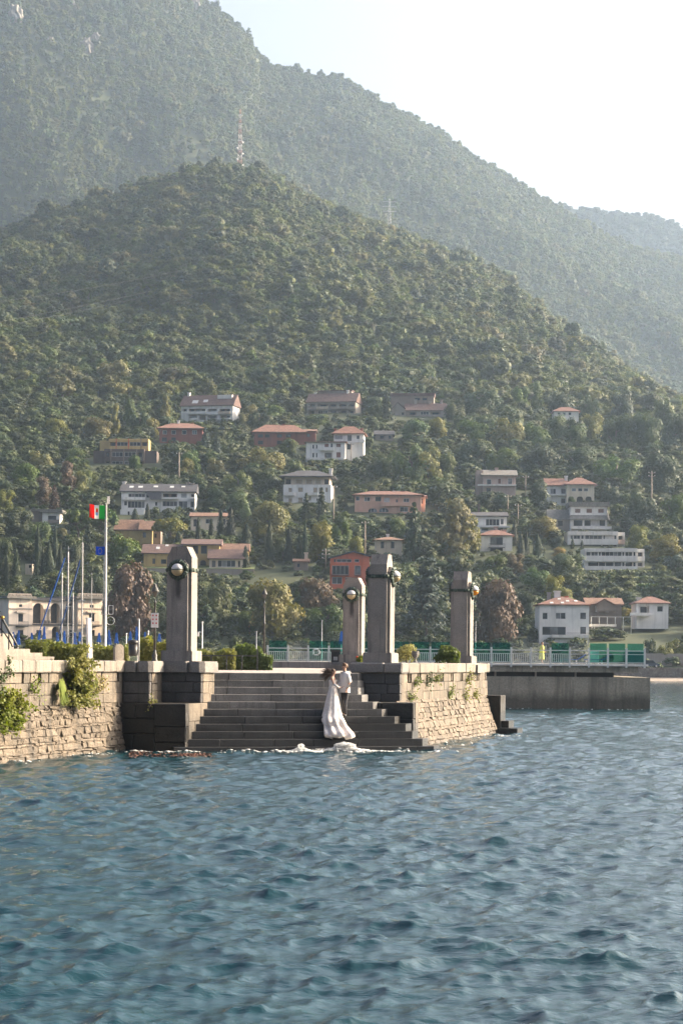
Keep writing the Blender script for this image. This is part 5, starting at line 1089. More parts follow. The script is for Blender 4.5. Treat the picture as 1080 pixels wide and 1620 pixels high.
ML2 = dict(hedge=leafmat('hedge_leaf', (.11, .15, .02), (.20, .21, .035), .45, .1, 1.5), lime=leafmat('lime_leaf', (.14, .17, .025), (.20, .20, .035), .3, .1, 1.5), box=leafmat('box_leaf', (.07, .11, .015), (.13, .155, .024), .4, .1, 2.0),
    straw=leafmat('straw_leaf', (.26, .23, .10), (.34, .29, .14), .3, .1, 2), wild=leafmat('wild_leaf', (.10, .135, .02), (.19, .20, .035), .4, .1, 1.2), ivy=leafmat('ivy_leaf', (.025, .05, .014), (.05, .085, .02), .2, .1, 2), grass=leafmat('grass_blade', (.12, .20, .02), (.18, .24, .03), .3, .1, 2), red=leafmat('red_petal', (.5, .03, .03), (.6, .05, .05), .2, 0))
def hedge(name, x0, x1, ytop, D, depth, zb, col, size, label, n, cat='hedge', rough_=.18, seed=3):
    g_ = np.random.default_rng(seed); a, b = XD(x0, D), XD(x1, D); zt = Z((x0 + x1) / 2, ytop, D) - zb
    L_ = b - a; u = g_.random(n) * L_; top = zt * (1 - rough_ * 1.4 * (fbm(u / .8, u * 0 + 3, seed) )) ; side = g_.random(n)
    y = np.where(side < .55, g_.normal(0, .06, n), g_.random(n) * depth); z = np.where(side < .55, g_.random(n) * top, top * g_.uniform(.85, 1.06, n)) + g_.normal(0, .03, n)
    sp = g_.random(n) < .07; z = np.where(sp, top * g_.uniform(1.0, 1.28, n), z)
    y += .25 * depth * (fbm(u / .7, z / .7, seed + 2) - .5)
    nr_ = np.where((side < .55)[:, None], np.array([.2, -1, .3]), np.array([.1, -.2, 1.0]))
    E = empty(name, (a, D, zb), 0, None, label, cat)
    V, Fq = quads(np.stack([u, y, np.maximum(z, .02)], -1), nr_, size, .6, g_); link('foliage', npmesh('foliage', V, Fq), ML2[col], E)
    k = max(3, int(L_ / .9)); mb = MB()
    for i in range(k): mb.tube([(L_ * (i + .5) / k, depth * .5, -.03), (L_ * (i + .5) / k + .05, depth * .45, zt * .65)], [.035, .012], 5)
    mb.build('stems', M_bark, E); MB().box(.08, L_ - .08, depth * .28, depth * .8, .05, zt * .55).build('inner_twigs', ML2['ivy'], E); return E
hedge('hedge', 40, 72, 1022.5, 79, 1.0, ZP, 'box', .045, 'clipped dark hedge beside the small steps at the left edge', 2600, rough_=.05)
hedge('hedge', 70, 140, 1016, 82, 1.3, ZP, 'wild', .055, 'wild green hedge behind the quay wall, left of the white post', 4200, seed=5, rough_=.35)
hedge('hedge', 148, 204, 1019, 82, 1.3, ZP, 'wild', .055, 'wild green hedge behind the quay wall, around the small headstone', 3600, seed=7, rough_=.35)
hedge('hedge', 220, 266, 1006, 86, 1.3, ZP, 'hedge', .055, 'tall green hedge between the bin and the left pillar', 3400, seed=9, rough_=.4)
hedge('hedge', 308, 372, 1016, 96, 1.6, ZP, 'hedge', .06, 'green hedge right of the left pillar, behind the low railing', 4200, seed=11, rough_=.55)
hedge('hedge', 368, 430, 1017, 97, 1.6, ZP, 'box', .06, 'dark hedge in front of the second lamp post', 4200, seed=13, rough_=.5)
# low railing before the right hedge
a, b = XD(310, 94.5), XD(407, 94.5); E = empty('low_railing', (a, 94.5, ZP), 0, None, 'low dark railing in front of the hedge beside the stairs', 'railing')
L_ = b - a; MB().box(0, L_, -.02, .02, .62, .67).build('top_rail', M_iron, E)
for i in range(5): MB().box(L_ * i / 4 - .025, L_ * i / 4 + .025, -.025, .025, 0, .62 if i < 4 else .95).build('post', M_iron, E)
# bushes on the right parapet
def bush(name, cx, ytop, w, ybase, D, col, size, n, label, cat='shrub', kind='bush', seed=1):
    p = W(cx, ybase, D); h = (ybase - ytop) * D / F; wd = w * D / F; E = empty(name, p, 0, None, label, cat)
    P_, N_ = crown_pts(kind, seed, n); P_ = P_ * np.array([wd, wd, h / max(.9, P_[:, 2].max())]); V, Fq = quads(P_, N_, size, .5, np.random.default_rng(seed)); link('foliage', npmesh('foliage', V, Fq), ML2[col], E)
    mb = trunk_mb(seed, .03, .4, 5, .2); mb.v = [(x * wd, y * wd, z * h) for x, y, z in mb.v]; mb.build('stem', M_bark, E); return E
bush('bush', 708, 1016, 46, 1054, 87, 'box', .045, 2600, 'round clipped green bush on the right parapet before the rightmost pillar', seed=4)
bush('bush', 643, 1014, 42, 1050, 84, 'straw', .03, 2600, 'dry yellow bush on the right parapet beside the middle pillar', seed=6)
bush('flowering_plant', 570, 1034, 17, 1049, 79.2, 'lime', .03, 420, 'small lime-green plant with a red flower left of the middle pillar', 'plant', seed=8)
E = [o for o in bpy.data.objects if o.name.startswith('flowering_plant')][0]; MB().sphere((-.13, -.1, .22), .04, 8, 6).build('flower', ML2['red'], E)
p = W(656.5, 1048, 83.5); E = empty('stone_urn', p, 0, None, 'small stone urn beside the dry yellow bush', 'urn')
MB().lathe([(.09, 0), (.09, .03), (.04, .07), (.04, .13), (.12, .24), (.15, .35), (.12, .4), (.16, .42), (.14, .44)], 14).build('bowl', M_capd, E)
# ---- lamp posts
def lamp_post(px, ytop, D, label, zb=ZP, sign=None):
    h = Z(px, ytop, D) - zb; E = empty('street_lamp', (XD(px, D, (ytop + 1046) / 2), D, zb), 0, None, label, 'street lamp')
    MB().lathe([(.17, 0), (.17, .06), (.11, .1), (.12, .42), (.085, .46), (.1, .6), (.06, .68), (.05, .8)], 12).build('base', M_iron, E)
    MB().lathe([(.05, .8), (.045, h * .55), (.065, h * .56), (.065, h * .575), (.04, h * .58), (.035, h - .75), (.07, h - .72), (.03, h - .69), (.03, h - .6)], 12).build('pole', M_iron, E)
    Ln = MB().lathe([(.04, h - .52), (.10, h - .34), (.125, h - .33), (.125, h - .32)], 8).build('lantern', glassy('lantern_glass' + str(px), (.22, .21, .19)), E)
    MB().lathe([(.15, h - .318), (.14, h - .3), (.08, h - .17), (.05, h - .13), (.05, h - .09), (.012, h - .05), (.001, h)], 8).build('lantern_roof', M_iron, Ln)
    return E, h
E, h = lamp_post(245, 922, 78, 'iron street lamp with a white notice left of the left pillar')
z0, z1 = Z(245, 993, 78) - ZP, Z(245, 970, 78) - ZP; w_ = 11.5 * 78 / F / 2
Bd = MB().box(-w_, w_, -.1, -.07, z0, z1).build('notice_board', M_wht, E)
M_rdm = mk('red_print', (.5, .06, .05), rough=.6)
for i in range(3):
    for j in (-1, 1): MB().box(j * w_ * .45 - .025, j * w_ * .45 + .025, -.104, -.101, z1 - .12 - i * .14, z1 - .06 - i * .14).build('printed_mark', M_rdm, Bd)
lamp_post(418, 930, 104, 'iron street lamp beside the hedge, behind the top of the stairs')
# ---- small things behind the quay wall
E = empty('white_post', (XD(141, 76), 76, ZP), R(40), None, 'tall white leaning marker post on the quay wall', 'post'); h = Z(140, 979, 76) - ZP
MB().add([(-.16, -.06, 0), (.13, -.06, 0), (.13, .06, 0), (-.16, .06, 0), (-.22, -.06, h), (-.08, -.06, h), (-.08, .06, h), (-.22, .06, h)][0:0] or [(-.04, -.06, 0), (.14, -.06, 0), (.14, .06, 0), (-.04, .06, 0), (-.11, -.06, h), (.03, -.06, h), (.03, .06, h), (-.11, .06, h)],
         [(0, 1, 5, 4), (1, 2, 6, 5), (2, 3, 7, 6), (3, 0, 4, 7), (4, 5, 6, 7)]).build('shaft', M_wht, E); MB().box(-.12, .04, -.075, .075, h, h + .03).build('cap', M_wht, E)
mb = MB(); w_, h = 17 * 76 / F / 2, Z(187, 1019, 76) - ZP
mb.prismy([(-w_, 0), (w_, 0), (w_, h - w_ * .7), (w_ * .8, h - w_ * .25), (w_ * .4, h - .02), (0, h), (-w_ * .4, h - .02), (-w_ * .8, h - w_ * .25), (-w_, h - w_ * .7)], -.06, .06)
E = empty('headstone', (XD(187.5, 76), 76, ZP), R(42), None, 'small round-topped stone marker behind the quay wall', 'stone marker'); mb.build('slab', M_cap, E); MB().box(-w_ - .03, w_ + .03, -.1, .1, 0, .12).build('foot', M_cap, E)
E = empty('litter_bin', (XD(210.5, 77), 77, ZP), 0, None, 'black litter bin on a post left of the hedge', 'bin'); zb = Z(210, 1038, 77) - ZP; zt = Z(210, 1013, 77) - ZP
MB().lathe([(.14, zb), (.165, zb + .04), (.17, zt - .14)], 14).build('body', M_blk, E); MB().lathe([(.185, zt - .14), (.185, zt - .04), (.15, zt), (.06, zt + .02), (.001, zt + .02)], 14).build('lid', M_blk, E)
hp = Z(218.5, 979, 77) - ZP; MB().lathe([(.028, 0), (.028, hp)], 8, (.2, 0, 0)).build('post', M_grey, E); MB().box(.14, .2, -.02, .02, zb + .15, zb + .19).build('bracket', M_grey, E)
# ---- stepped stone parapet at the left edge
E = empty('stepped_parapet', (O_L[0], O_L[1], 0), -PHI, None, 'light stone parapet stepping down to the quay at the left edge', 'steps')
def Vq(px, xf, py=1030):
    a = ray(px, py)[0]; return (xf * (CPH + a * SPH) - (a * O_L[1] - O_L[0])) / (a * CPH - SPH)
for q, (x1, yt) in enumerate(((21, 1003), (47.5, 1027), (67, 1033), (86, 1039))):
    xf = xw - .62 + .02 * q; v1_ = Vq(x1, xf); MB().box(xf - 1.6, xf, Vq(-30, xf), v1_, ZC - .3, Z(x1, yt, V2W(xf, v1_, O_L)[1])).build('block' if q == 0 else 'step', M_cap, E)
E = empty('handrail', (0, 0, 0), 0, None, 'dark curved metal handrail on the stepped parapet', 'handrail'); pts = [W(x, y, 62.5) for x, y in ((-6, 972), (3, 977), (7, 985), (14, 998), (22, 1012), (28, 1024))]
MB().tube(pts, .035, 6).build('rail', M_iron, E)
for i in (1, 3): MB().tube([pts[i], (pts[i].x, pts[i].y, pts[i].z - .55)], .02, 6).build('post', M_iron, E)
MB().tube([W(-6, 990, 62.5), W(6, 1000, 62.5), W(16, 1015, 62.5), W(20, 1024, 62.5)], .022, 6).build('lower_rail', M_iron, E)
MB().sphere(W(4, 977, 62.5), .055, 8, 6).build('finial', mk('brass', (.45, .28, .06), rough=.4, metal=.8), E)
# ---- bathing terrace and folded blue parasols beyond the harbour
tag(MB().box(XD(-60, 200), XD(262, 200), 188, 216, -1, ZP + .1).build('bathing_terrace', MW['conc']), None, None, None, 'structure')
UM = [(21, 1000, 1021), (28, 997, 1020), (52, 1001, 1020), (61, 999, 1020), (69.5, 991, 1016), (92, 1000, 1020), (100, 998, 1018), (119, 1000, 1020), (127, 1000, 1015), (155, 1001, 1016), (174, 997, 1020), (184, 1001, 1018), (205, 999, 1016), (218, 991, 1014), (228, 1000, 1018), (252, 1002, 1015)]
ON = ['leftmost', 'second from left', 'third from left', 'fourth from left', 'fifth from left', 'sixth from left', 'seventh from left', 'eighth from left', 'ninth from left', 'tenth from left', 'eleventh from left', 'twelfth from left', 'thirteenth from left', 'fourteenth from left', 'fifteenth from left', 'sixteenth from left']
def canopy(L_):
    mb = MB(); n = 10; prof = [(.03, 1.0), (.05, .96), (.075, .8), (.085, .55), (.10, .4), (.13, .2), (.15, .06), (.12, 0)]; vs = []; fs = []
    for r, z in prof:
        for k in range(n * 2): rr = r * (1.18 if k % 2 else .78); vs.append((rr * math.cos(math.pi * k / n), rr * math.sin(math.pi * k / n), z * L_))
    for i in range(len(prof) - 1):
        for k in range(n * 2): k2 = (k + 1) % (n * 2); fs.append((i * 2 * n + k2, i * 2 * n + k, (i + 1) * 2 * n + k, (i + 1) * 2 * n + k2))
    fs.append(tuple(range(2 * n))); return mb.add(vs, fs)
cm = canopy(1.0).mesh('folded_canopy'); pm = MB().lathe([(.025, 0), (.025, 1)], 8).mesh('pole'); bm_ = MB().lathe([(.26, 0), (.26, .06), (.05, .1), (.04, .3)], 10).mesh('base'); tm = MB().lathe([(.115, .38), (.118, .41), (.115, .44)], 12).mesh('tie')
def parasol(px, yt, yb, D, zb, label, lean=0):
    E = empty('folded_parasol', (XD(px, D, 1010), D, zb), 0, None, label, 'parasol', 'folded blue parasols'); a, b = Z(px, yb, D) - zb, Z(px, yt, D) - zb
    E.rotation_euler[1] = lean
    c = link('folded_canopy', cm, M_blue, E, (0, 0, a)); c.scale = (1.25, 1.25, b - a); p = link('pole', pm, M_wht, E); p.scale = (1, 1, b * .98); link('base', bm_, MW['conc'], E); t = link('tie', tm, M_blue, c)
    return E
for i, (x, yt, yb) in enumerate(UM): parasol(x, yt, yb, 196 + (i * 5) % 11, ZP + .1, f'folded blue parasol behind the hedges, {ON[i]} of the row', .04 * math.sin(i * 2.3))
# ---- sailboats: hulls low behind the quay, masts above it
M_mast = mk('mast_alloy', (.50, .49, .47), (.42, .41, .40), sc=2, rough=.45)
M_hull = mk('white_hull', (.7, .7, .68), rough=.3, spec=.6)
def boat(px, ytop, D, rz, mast_r, label, furl=None, stays=True, navy=True):
    E = empty('sailboat', (XD(px, D, 950), D, 0), 0, None, label, 'sailboat', 'sailboats moored behind the quay'); h = Z(px, ytop, D)
    mb = MB(); n = 12; vs = []; fs = []; Lh = 3.8; cz, sz_ = math.cos(rz), math.sin(rz)
    for i in range(n + 1):
        t = i / n; w = 1.1 * math.sin(math.pi * min(1, t * .8 + .2)) ** .7 * (1 if t < .98 else .2); x = -Lh + 2 * Lh * t; sh = .95 + .25 * (t - .4) ** 2 * 2
        for y, z in ((-w, sh), (-w * .8, .2), (0, -.45), (w * .8, .2), (w, sh)): vs.append((x * cz - y * sz_, x * sz_ + y * cz, z))
    for i in range(n):
        for k in range(4): fs.append((i * 5 + k, i * 5 + k + 1, (i + 1) * 5 + k + 1, (i + 1) * 5 + k))
        fs.append((i * 5 + 4, i * 5, (i + 1) * 5, (i + 1) * 5 + 4))
    mb.add(vs, fs).add([], []).build('hull', M_hull, E); MB().box(-1.2, 1.0, -.5, .5, 1.0, 1.45).build('cabin', M_hull, E, None, rz)
    mast_r *= .66; Mt = MB().lathe([(mast_r, .9), (mast_r, h - .2), (mast_r * .7, h)], 10).build('mast', M_mast, E)
    MB().box(-.28, .28, -.03, .03, h * .62, h * .62 + .05).build('spreader', M_alu, Mt); MB().lathe([(.012, h), (.012, h + .45)], 6).build('antenna', M_grey, Mt)
    MB().tube([(0, 0, 1.9), (-1.7 * cz, -1.7 * sz_, 1.95)], .05, 8).build('boom', M_alu, E)
    if stays:
        for q in ((3.4, 0), (-3.6, 0), (.2, 1.0), (.2, -1.0)): MB().tube([(0, 0, h - .3), (q[0] * cz - q[1] * sz_, q[0] * sz_ + q[1] * cz, 1.05)], .007, 4).build('stay', M_iron, E)
    if furl:
        p0 = W(furl[0], furl[1], D) - Vector(E.location); p1 = W(furl[2], furl[3], D) - Vector(E.location); k = 12
        MB().tube([p0.lerp(p1, i / k) for i in range(k + 1)], [.02 + .045 * math.sin(math.pi * min(1, .25 + .7 * i / k)) * (1 + .15 * (i % 2)) for i in range(k + 1)], 7).build('furled_sail', M_blue if navy else M_navy, E)
    return E
boat(107.5, 873, 172, R(155), .085, 'sailboat with a thick white mast and blue furled foresail', (103, 882, 60, 1006))
boat(130, 858, 176, R(160), .085, 'sailboat with the tallest white mast, left of the flagpole', (127, 886, 93, 1004), True, False)
boat(98, 906, 180, R(165), .09, 'sailboat with a shorter white mast left of the thick-masted boat', None)
boat(115.5, 938, 168, R(150), .075, 'sailboat with a short thick mast between the two tall masts', None)
boat(145, 914, 186, R(160), .045, 'sailboat with a thin grey mast between tall mast and flagpole', None)
# ---- flagpole and flags
D_ = 150; E = empty('flagpole', (XD(166.5, D_, 1010), D_, ZP), 0, None, 'tall white flagpole on the quay', 'flagpole'); h = Z(168, 797, D_) - ZP
tag(MB().box(XD(100, D_), XD(260, D_), 133.01, 160, -1, ZP - .01).build('harbour_mole', M_pave), None, None, None, 'structure')
MB().lathe([(.11, 0), (.11, .6), (.085, .65), (.08, h * .5), (.05, h), (.07, h + .03), (.001, h + .1)], 10).build('pole', M_alu, E)
zy = Z(170, 972, D_) - ZP; MB().tube([(-.35, 0, zy), (.45, 0, zy)], .02, 6).build('yard_arm', M_grey, E)
mb = MB()
for i in range(20): a, b = 6.283 * i / 20, 6.283 * (i + 1) / 20; mb.tube([(.35 + .28 * math.cos(a), 0, zy - .45 + .28 * math.sin(a)), (.35 + .28 * math.cos(b), 0, zy - .45 + .28 * math.sin(b))], .018, 4)
mb.build('hoop', M_grey, E); MB().box(.2, .55, -.01, .01, zy, zy + .03).box(.2, .23, -.01, .01, zy, zy + .6).box(.52, .55, -.01, .01, zy, zy + .6).box(.2, .55, -.01, .01, zy + .6, zy + .63).build('signal_frame', M_wht, E)
for dx in (-.28, -.2): MB().tube([(dx, .02, .4), (dx * .3, .02, h * .92)], .012, 4).build('halyard', M_grey, E)
def flag(name, label, px0, px1, py0, py1, D, cols, mats, tilt=0.0, mark=None):
    """hoist on the right, flying to the left"""
    n, m_ = 24, 10; a, b = W(px1, py0, D), W(px0, py1, D); Lx, Hz = a.x - b.x, a.z - b.z; vs = []; fs = []; mi = []
    for j in range(m_ + 1):
        for i in range(n + 1):
            t, s = i / n, j / m_; vs.append((-Lx * t, .16 * math.sin(t * 8 + s * 1.2) * t + .25 * t, -Hz * .86 * s - tilt * Hz * t + .05 * Hz * math.sin(t * 7 + 1) * t))
    for j in range(m_):
        for i in range(n): fs.append((j * (n + 1) + i, j * (n + 1) + i + 1, (j + 1) * (n + 1) + i + 1, (j + 1) * (n + 1) + i)); mi.append(cols(i / n, j / m_))
    me = npmesh(name, np.array(vs), np.array(fs), True, mi)
    for q in mats: me.materials.append(q)
    E = empty(name, (a.x - .02, a.y - .05, a.z), 0, None, label, 'flag'); o = link('cloth', me, None, E); sd = o.modifiers.new('thickness', 'SOLIDIFY'); sd.thickness = .006
    if mark: mark(E, Lx, Hz, lambda t, s: (-Lx * t, .16 * math.sin(t * 8 + s * 1.2) * t + .25 * t - .015, -Hz * .86 * s - tilt * Hz * t + .05 * Hz * math.sin(t * 7 + 1) * t))
def cloth(n, c):
    m, nt, out = newmat(n); d = N(nt, 'ShaderNodeBsdfDiffuse'); t = N(nt, 'ShaderNodeBsdfTranslucent'); mx = N(nt, 'ShaderNodeMixShader'); mx.inputs[0].default_value = .45
    for q in (d, t): q.inputs['Color'].default_value = (*c, 1)
    nt.links.new(d.outputs[0], mx.inputs[1]); nt.links.new(t.outputs[0], mx.inputs[2]); nt.links.new(mx.outputs[0], out.inputs[0]); return m
C_g, C_w, C_r, C_b, C_y, C_p = cloth('flag_green', (.03, .42, .08)), cloth('flag_white', (.75, .74, .72)), cloth('flag_red', (.75, .05, .03)), cloth('flag_blue', (.02, .10, .45)), cloth('flag_yellow', (.8, .6, .05)), cloth('flag_pale_blue', (.2, .4, .7))
def crest(E, Lx, Hz, f):
    mb = MB(); q = .5
    for k, (t, s, w, hh) in enumerate(((.5, .42, .07, .12), (.5, .62, .07, .1), (.5, .26, .06, .05))):
        p = f(t, s); mb.cur = k; x, y, z = p; mb.add([(x - Lx * w, y, z - Hz * hh), (x + Lx * w, y, z - Hz * hh), (x + Lx * w, y, z + Hz * hh), (x - Lx * w, y, z + Hz * hh)], [(0, 1, 2, 3)])
    mb.build('crest', [C_r, C_p, C_y], E)
def stars(E, Lx, Hz, f):
    mb = MB()
    for k in range(12):
        a = 6.283 * k / 12; x, y, z = f(.5 + .2 * math.cos(a), .5 + .3 * math.sin(a)); r = .028
        pts = [(x + (r if i % 2 == 0 else r * .42) * math.sin(math.pi * i / 5), y, z + (r if i % 2 == 0 else r * .42) * math.cos(math.pi * i / 5)) for i in range(10)]; mb.add(pts, [tuple(range(9, -1, -1))])
    mb.build('star_ring', C_y, E)
flag('national_flag', 'green, white and red flag with a crest flying from the flagpole', 141, 166.5, 800, 825, D_, lambda t, s: 0 if t < .34 else (1 if t < .66 else 2), [C_g, C_w, C_r], -.08, crest)
flag('european_flag', 'blue flag with a ring of yellow stars on the flagpole', 151, 166.5, 865, 880, D_, lambda t, s: 0, [C_b], 0, stars)
flag('pennant', 'small white pennant at the very top of the flagpole', 169, 174, 785, 799, D_, lambda t, s: 0, [C_w])
# ---- thin poles and harbour lamp
def thin_pole(px, y0, y1, D, label, mat=M_grey, r=.03, zb=None, cat='pole'):
    zb = ZP if zb is None else zb; E = empty('thin_pole', (XD(px, D, (y0 + y1) / 2), D, zb), 0, None, label, cat); h = Z(px, y0, D) - zb
    MB().lathe([(r * 1.6, 0), (r * 1.6, .3), (r, .32), (r * .8, h)], 8).build('shaft', mat, E); MB().sphere((0, 0, h), r * 1.5, 8, 6).build('knob', mat, E); return E
E = thin_pole(320, 985, 1022, 132.5, 'short white pole with a harbour light right of the left pillar', M_wht, .04); MB().box(-.45, -.2, -.12, .12, 1.9, 2.15).build('light_box', M_wht, E); MB().tube([(-.02, 0, 2.15), (-.3, 0, 2.2)], .02, 5).build('arm', M_grey, E)
thin_pole(405.5, 1000, 1030, 125, 'thin pale pole behind the hedge near the pool', M_grey, .025); thin_pole(509, 982, 1040, 150, 'thin pale pole behind the pool railing', M_grey, .025, 3.0); thin_pole(752, 984, 1040, 150, 'thin pale pole beside the rightmost pillar', M_grey, .02, 3.0)
thin_pole(200, 1003, 1020, 150, 'short white harbour pole right of the flagpole', M_wht, .04, ZP - .01); thin_pole(234.5, 999, 1020, 150, 'short white harbour pole left of the notice', M_wht, .04, ZP - .01)
# ---- bins by the rear pillar
E = empty('litter_bin', (XD(530.5, 101), 101, ZP), 0, None, 'black square litter bin behind the groom', 'bin'); a = Z(530, 1050, 101) - ZP; b = Z(530, 1028, 101) - ZP
MB().box(-.2, .2, -.2, .2, a, b - .12).build('body', M_blk, E); MB().box(-.22, .22, -.22, .22, b - .12, b).build('lid', M_iron, E); MB().box(.24, .28, -.02, .02, 0, b * .9).build('post', M_grey, E); MB().box(-.1, .1, -.205, -.2, a + .15, a + .32).build('label_plate', M_grey, E); MB().box(-.16, .16, -.16, .16, 0, a).build('leg', M_iron, E)
E = empty('stone_block', (XD(530, 99), 99, ZP), 0, None, 'sloping grey stone block below the black litter bin', 'stone block'); MB().prismy([(-.42, 0), (.5, 0), (.42, .26), (-.2, .26)], -.35, .35).build('block', M_step, E)
MB().box(-.5, .55, -.4, .4, -.02, .02).build('slab', M_step, E)
# ---- pool terrace
DP = 142.0
pool = empty('pool_terrace', (0, DP, 0), 0, None, 'concrete bathing pool terrace built out over the lake', 'terrace'); M_pc = mk('stained_concrete', (.36, .32, .25), (.25, .225, .18), sc=.5, rough=.9, streak=((.14, .125, .10), 1.6), wet=.9, wetc=.3, fine=.4, fsc=8, bump=.02, bsc=6)
xa, xb = XD(640, DP), XD(1028, DP, 1090); zt = 2.13
MB().box(xa, xb, 0, 30, -1.2, zt).build('quay_base', M_pc, pool)
MB().box(xa, XD(1008, DP), -.2, 30, 2.44, 2.86).build('beam', M_pc, pool); MB().box(xa, XD(972, DP), .5, 29, zt + .001, 2.439).build('gap_shade_block', MW['dark'], pool)  # dark block under the beam paints the shade of the gap
MB().box(XD(424, DP), XD(1024, DP), -.35, 32, 2.861, 3.0).build('deck', MW['conc'], pool)
MB().box(XD(424, DP), xa - .01, -.3, 30, -1, 2.86).build('side_wall', M_pc, pool)
for px in (784, 848, 911): MB().box(XD(px, DP) - .06, XD(px, DP) + .06, .3, .49, zt + .002, 2.438).build('strut', MW['grey'], pool)
tag(MB().box(XD(420, 131), XD(560, 131), 130.5, 131.2, ZP, ZP + .38).build('low_wall', M_step), 'low dark stone wall at the back of the plaza', 'wall')
rail = empty('pool_railing', (0, DP - .3, 3.0), 0, None, 'pale metal railing along the pool terrace with green glass panels', 'railing')
M_gr = glassy('sea_green_glass', (.02, .20, .17), .06, .3); M_cl = glassy('clear_glass', (.30, .36, .35), .05, .5)
def glass_panel(name, tint, alpha):
    m, nt, out = newmat(name); p = N(nt, 'ShaderNodeBsdfPrincipled'); p.inputs['Base Color'].default_value = (*tint, 1); p.inputs['Roughness'].default_value = .05; t = N(nt, 'ShaderNodeBsdfTransparent'); t.inputs['Color'].default_value = (*[min(1, .35 + 2.2 * c) for c in tint], 1)
    mx = N(nt, 'ShaderNodeMixShader'); mx.inputs[0].default_value = alpha; nt.links.new(t.outputs[0], mx.inputs[1]); nt.links.new(p.outputs[0], mx.inputs[2]); nt.links.new(mx.outputs[0], out.inputs[0]); return m
M_gr, M_cl = glass_panel('sea_green_glass', (.014, .17, .15), .19), glass_panel('clear_glass', (.30, .34, .33), .14)
posts = [423.5, 455.5, 487.5, 520, 552, 584, 616, 648, 680, 712, 745, 776.3, 807.7, 839, 869.6, 900, 930.4, 960.3, 989.6, 1018.4]
clear = {1, 12, 13, 15}
zr1 = 1.0
for i, px in enumerate(posts):
    x = XD(px, DP); MB().box(x - .06, x + .06, -.06, .06, -.25, zr1 + .06).build('post', M_alu, rail)
    if i == len(posts) - 1: break
    x2 = XD(posts[i + 1], DP); R_ = MB().box(x + .062, x2 - .062, -.03, .03, .84, .90).box(x + .062, x2 - .062, -.02, .02, .62, .66).box(x + .062, x2 - .062, -.02, .02, .06, .11).build('rail', M_alu, rail)
    n = 9
    if posts[i] < 870:
        for k in range(1, n + 1):
            xx = x + (x2 - x) * k / (n + 1); MB().box(xx - .022, xx + .022, -.018, .018, .112, .618).build('baluster', M_alu, R_)
    g_ = MB().box(x + .07, x2 - .07, .10, .115, .05, 1.36).build('glass_panel', M_cl if i in clear else M_gr, rail)
# pool things
E = empty('life_ring', (XD(500, DP), DP - .42, 3.0 + .62), 0, None, 'white life ring hanging on the pool railing', 'life ring'); mb = MB(); n1, n2 = 28, 8
vs = [((.2 + .06 * math.cos(6.283 * j / n2)) * math.cos(6.283 * i / n1), .06 * math.sin(6.283 * j / n2), (.2 + .06 * math.cos(6.283 * j / n2)) * math.sin(6.283 * i / n1)) for i in range(n1) for j in range(n2)]
mb.add(vs, [(i * n2 + j, i * n2 + (j + 1) % n2, ((i + 1) % n1) * n2 + (j + 1) % n2, ((i + 1) % n1) * n2 + j) for i in range(n1) for j in range(n2)], True).build('ring', M_wht, E)
for k in range(4): MB().box(-.03, .03, -.068, .068, .135, .265).build('band', mk('orange_band', (.55, .48, .42)) if k == 0 else bpy.data.materials['orange_band'], E).rotation_euler[1] = k * math.pi / 2 + .78
parasol(540, 999, 1019, 150, 3.0, 'folded blue parasol beside the half-hidden rear pillar')
M_teal = mk('teal_panel', (.01, .13, .16), (.01, .10, .13), rough=.4)
E = empty('pool_cabin', (XD(1004, 150), 150, 3.0), 0, None, 'dark teal cabin at the end of the pool terrace', 'cabin'); MB().box(-.62, .62, -.5, .5, .12, .82).build('body', M_teal, E); MB().box(-.66, .66, -.55, .55, .82, .88).build('roof', M_teal, E)
for sx in (-.5, .5): MB().box(sx - .04, sx + .04, -.4, .4, 0, .12).build('leg', M_iron, E)
for px, lb in ((945, 'blue sun lounger on the pool terrace behind the glass, right one'), (905, 'blue sun lounger on the pool terrace behind the glass, left one')):
    E = empty('sun_lounger', (XD(px, 148), 148, 3.0), 0, None, lb, 'sun lounger', 'blue loungers at the pool'); MB().box(-.9, .35, -.3, .3, .26, .32).build('seat', M_blue, E); MB().add([(.35, -.3, .3), (.95, -.3, .7), (.95, .3, .7), (.35, .3, .3), (.35, -.3, .25), (.95, -.3, .65), (.95, .3, .65), (.35, .3, .25)], [(0, 1, 2, 3), (7, 6, 5, 4), (0, 4, 5, 1), (2, 6, 7, 3), (1, 5, 6, 2)]).build('backrest', M_blue, E)
    for sx in (-.8, .25): MB().box(sx, sx + .05, -.28, .28, 0, .259).build('leg', M_wht, E)
tag(MB().box(-.28, .28, -.03, .03, .12, .95).box(-.34, -.30, -.2, .2, 0, 1).box(.30, .34, -.2, .2, 0, 1).build('white_screen', M_wht, None, (XD(939, 152), 152, 3.0)), 'pale upright screen panel on the pool terrace', 'screen')
# ---- far shore on the right
MB_ = MB().box(20, 140, 392, 397, -2, 2.3); tag(MB_.build('shore_wall', mk('shore_stone', (.20, .18, .16), (.11, .10, .09), sc=.5, rough=.95, fine=.7, fsc=2.5, bump=.1, bsc=3)), 'rough stone embankment on the far shore at the right edge', 'wall')
tag(MB().add([(20, 384, -.5), (140, 384, -.5), (140, 392, .55), (20, 392, .55), (20, 392, -1), (140, 392, -1)], [(0, 1, 2, 3)]).build('shore_beach', mk('beach_shingle', (.36, .30, .24), rough=.95, fine=.4, fsc=3)), None, None, None, 'structure')
tag(MB().box(20, 140, 397.01, 406, -2, 2.25).build('lake_road', mk('asphalt', (.06, .06, .06), rough=.9)), None, None, None, 'structure')
tag(MB().box(XD(985, 406), 140, 406.01, 406.5, 2, 5.0).build('road_wall', MW['grey']), 'grey garden wall behind the lakeside road', 'wall')
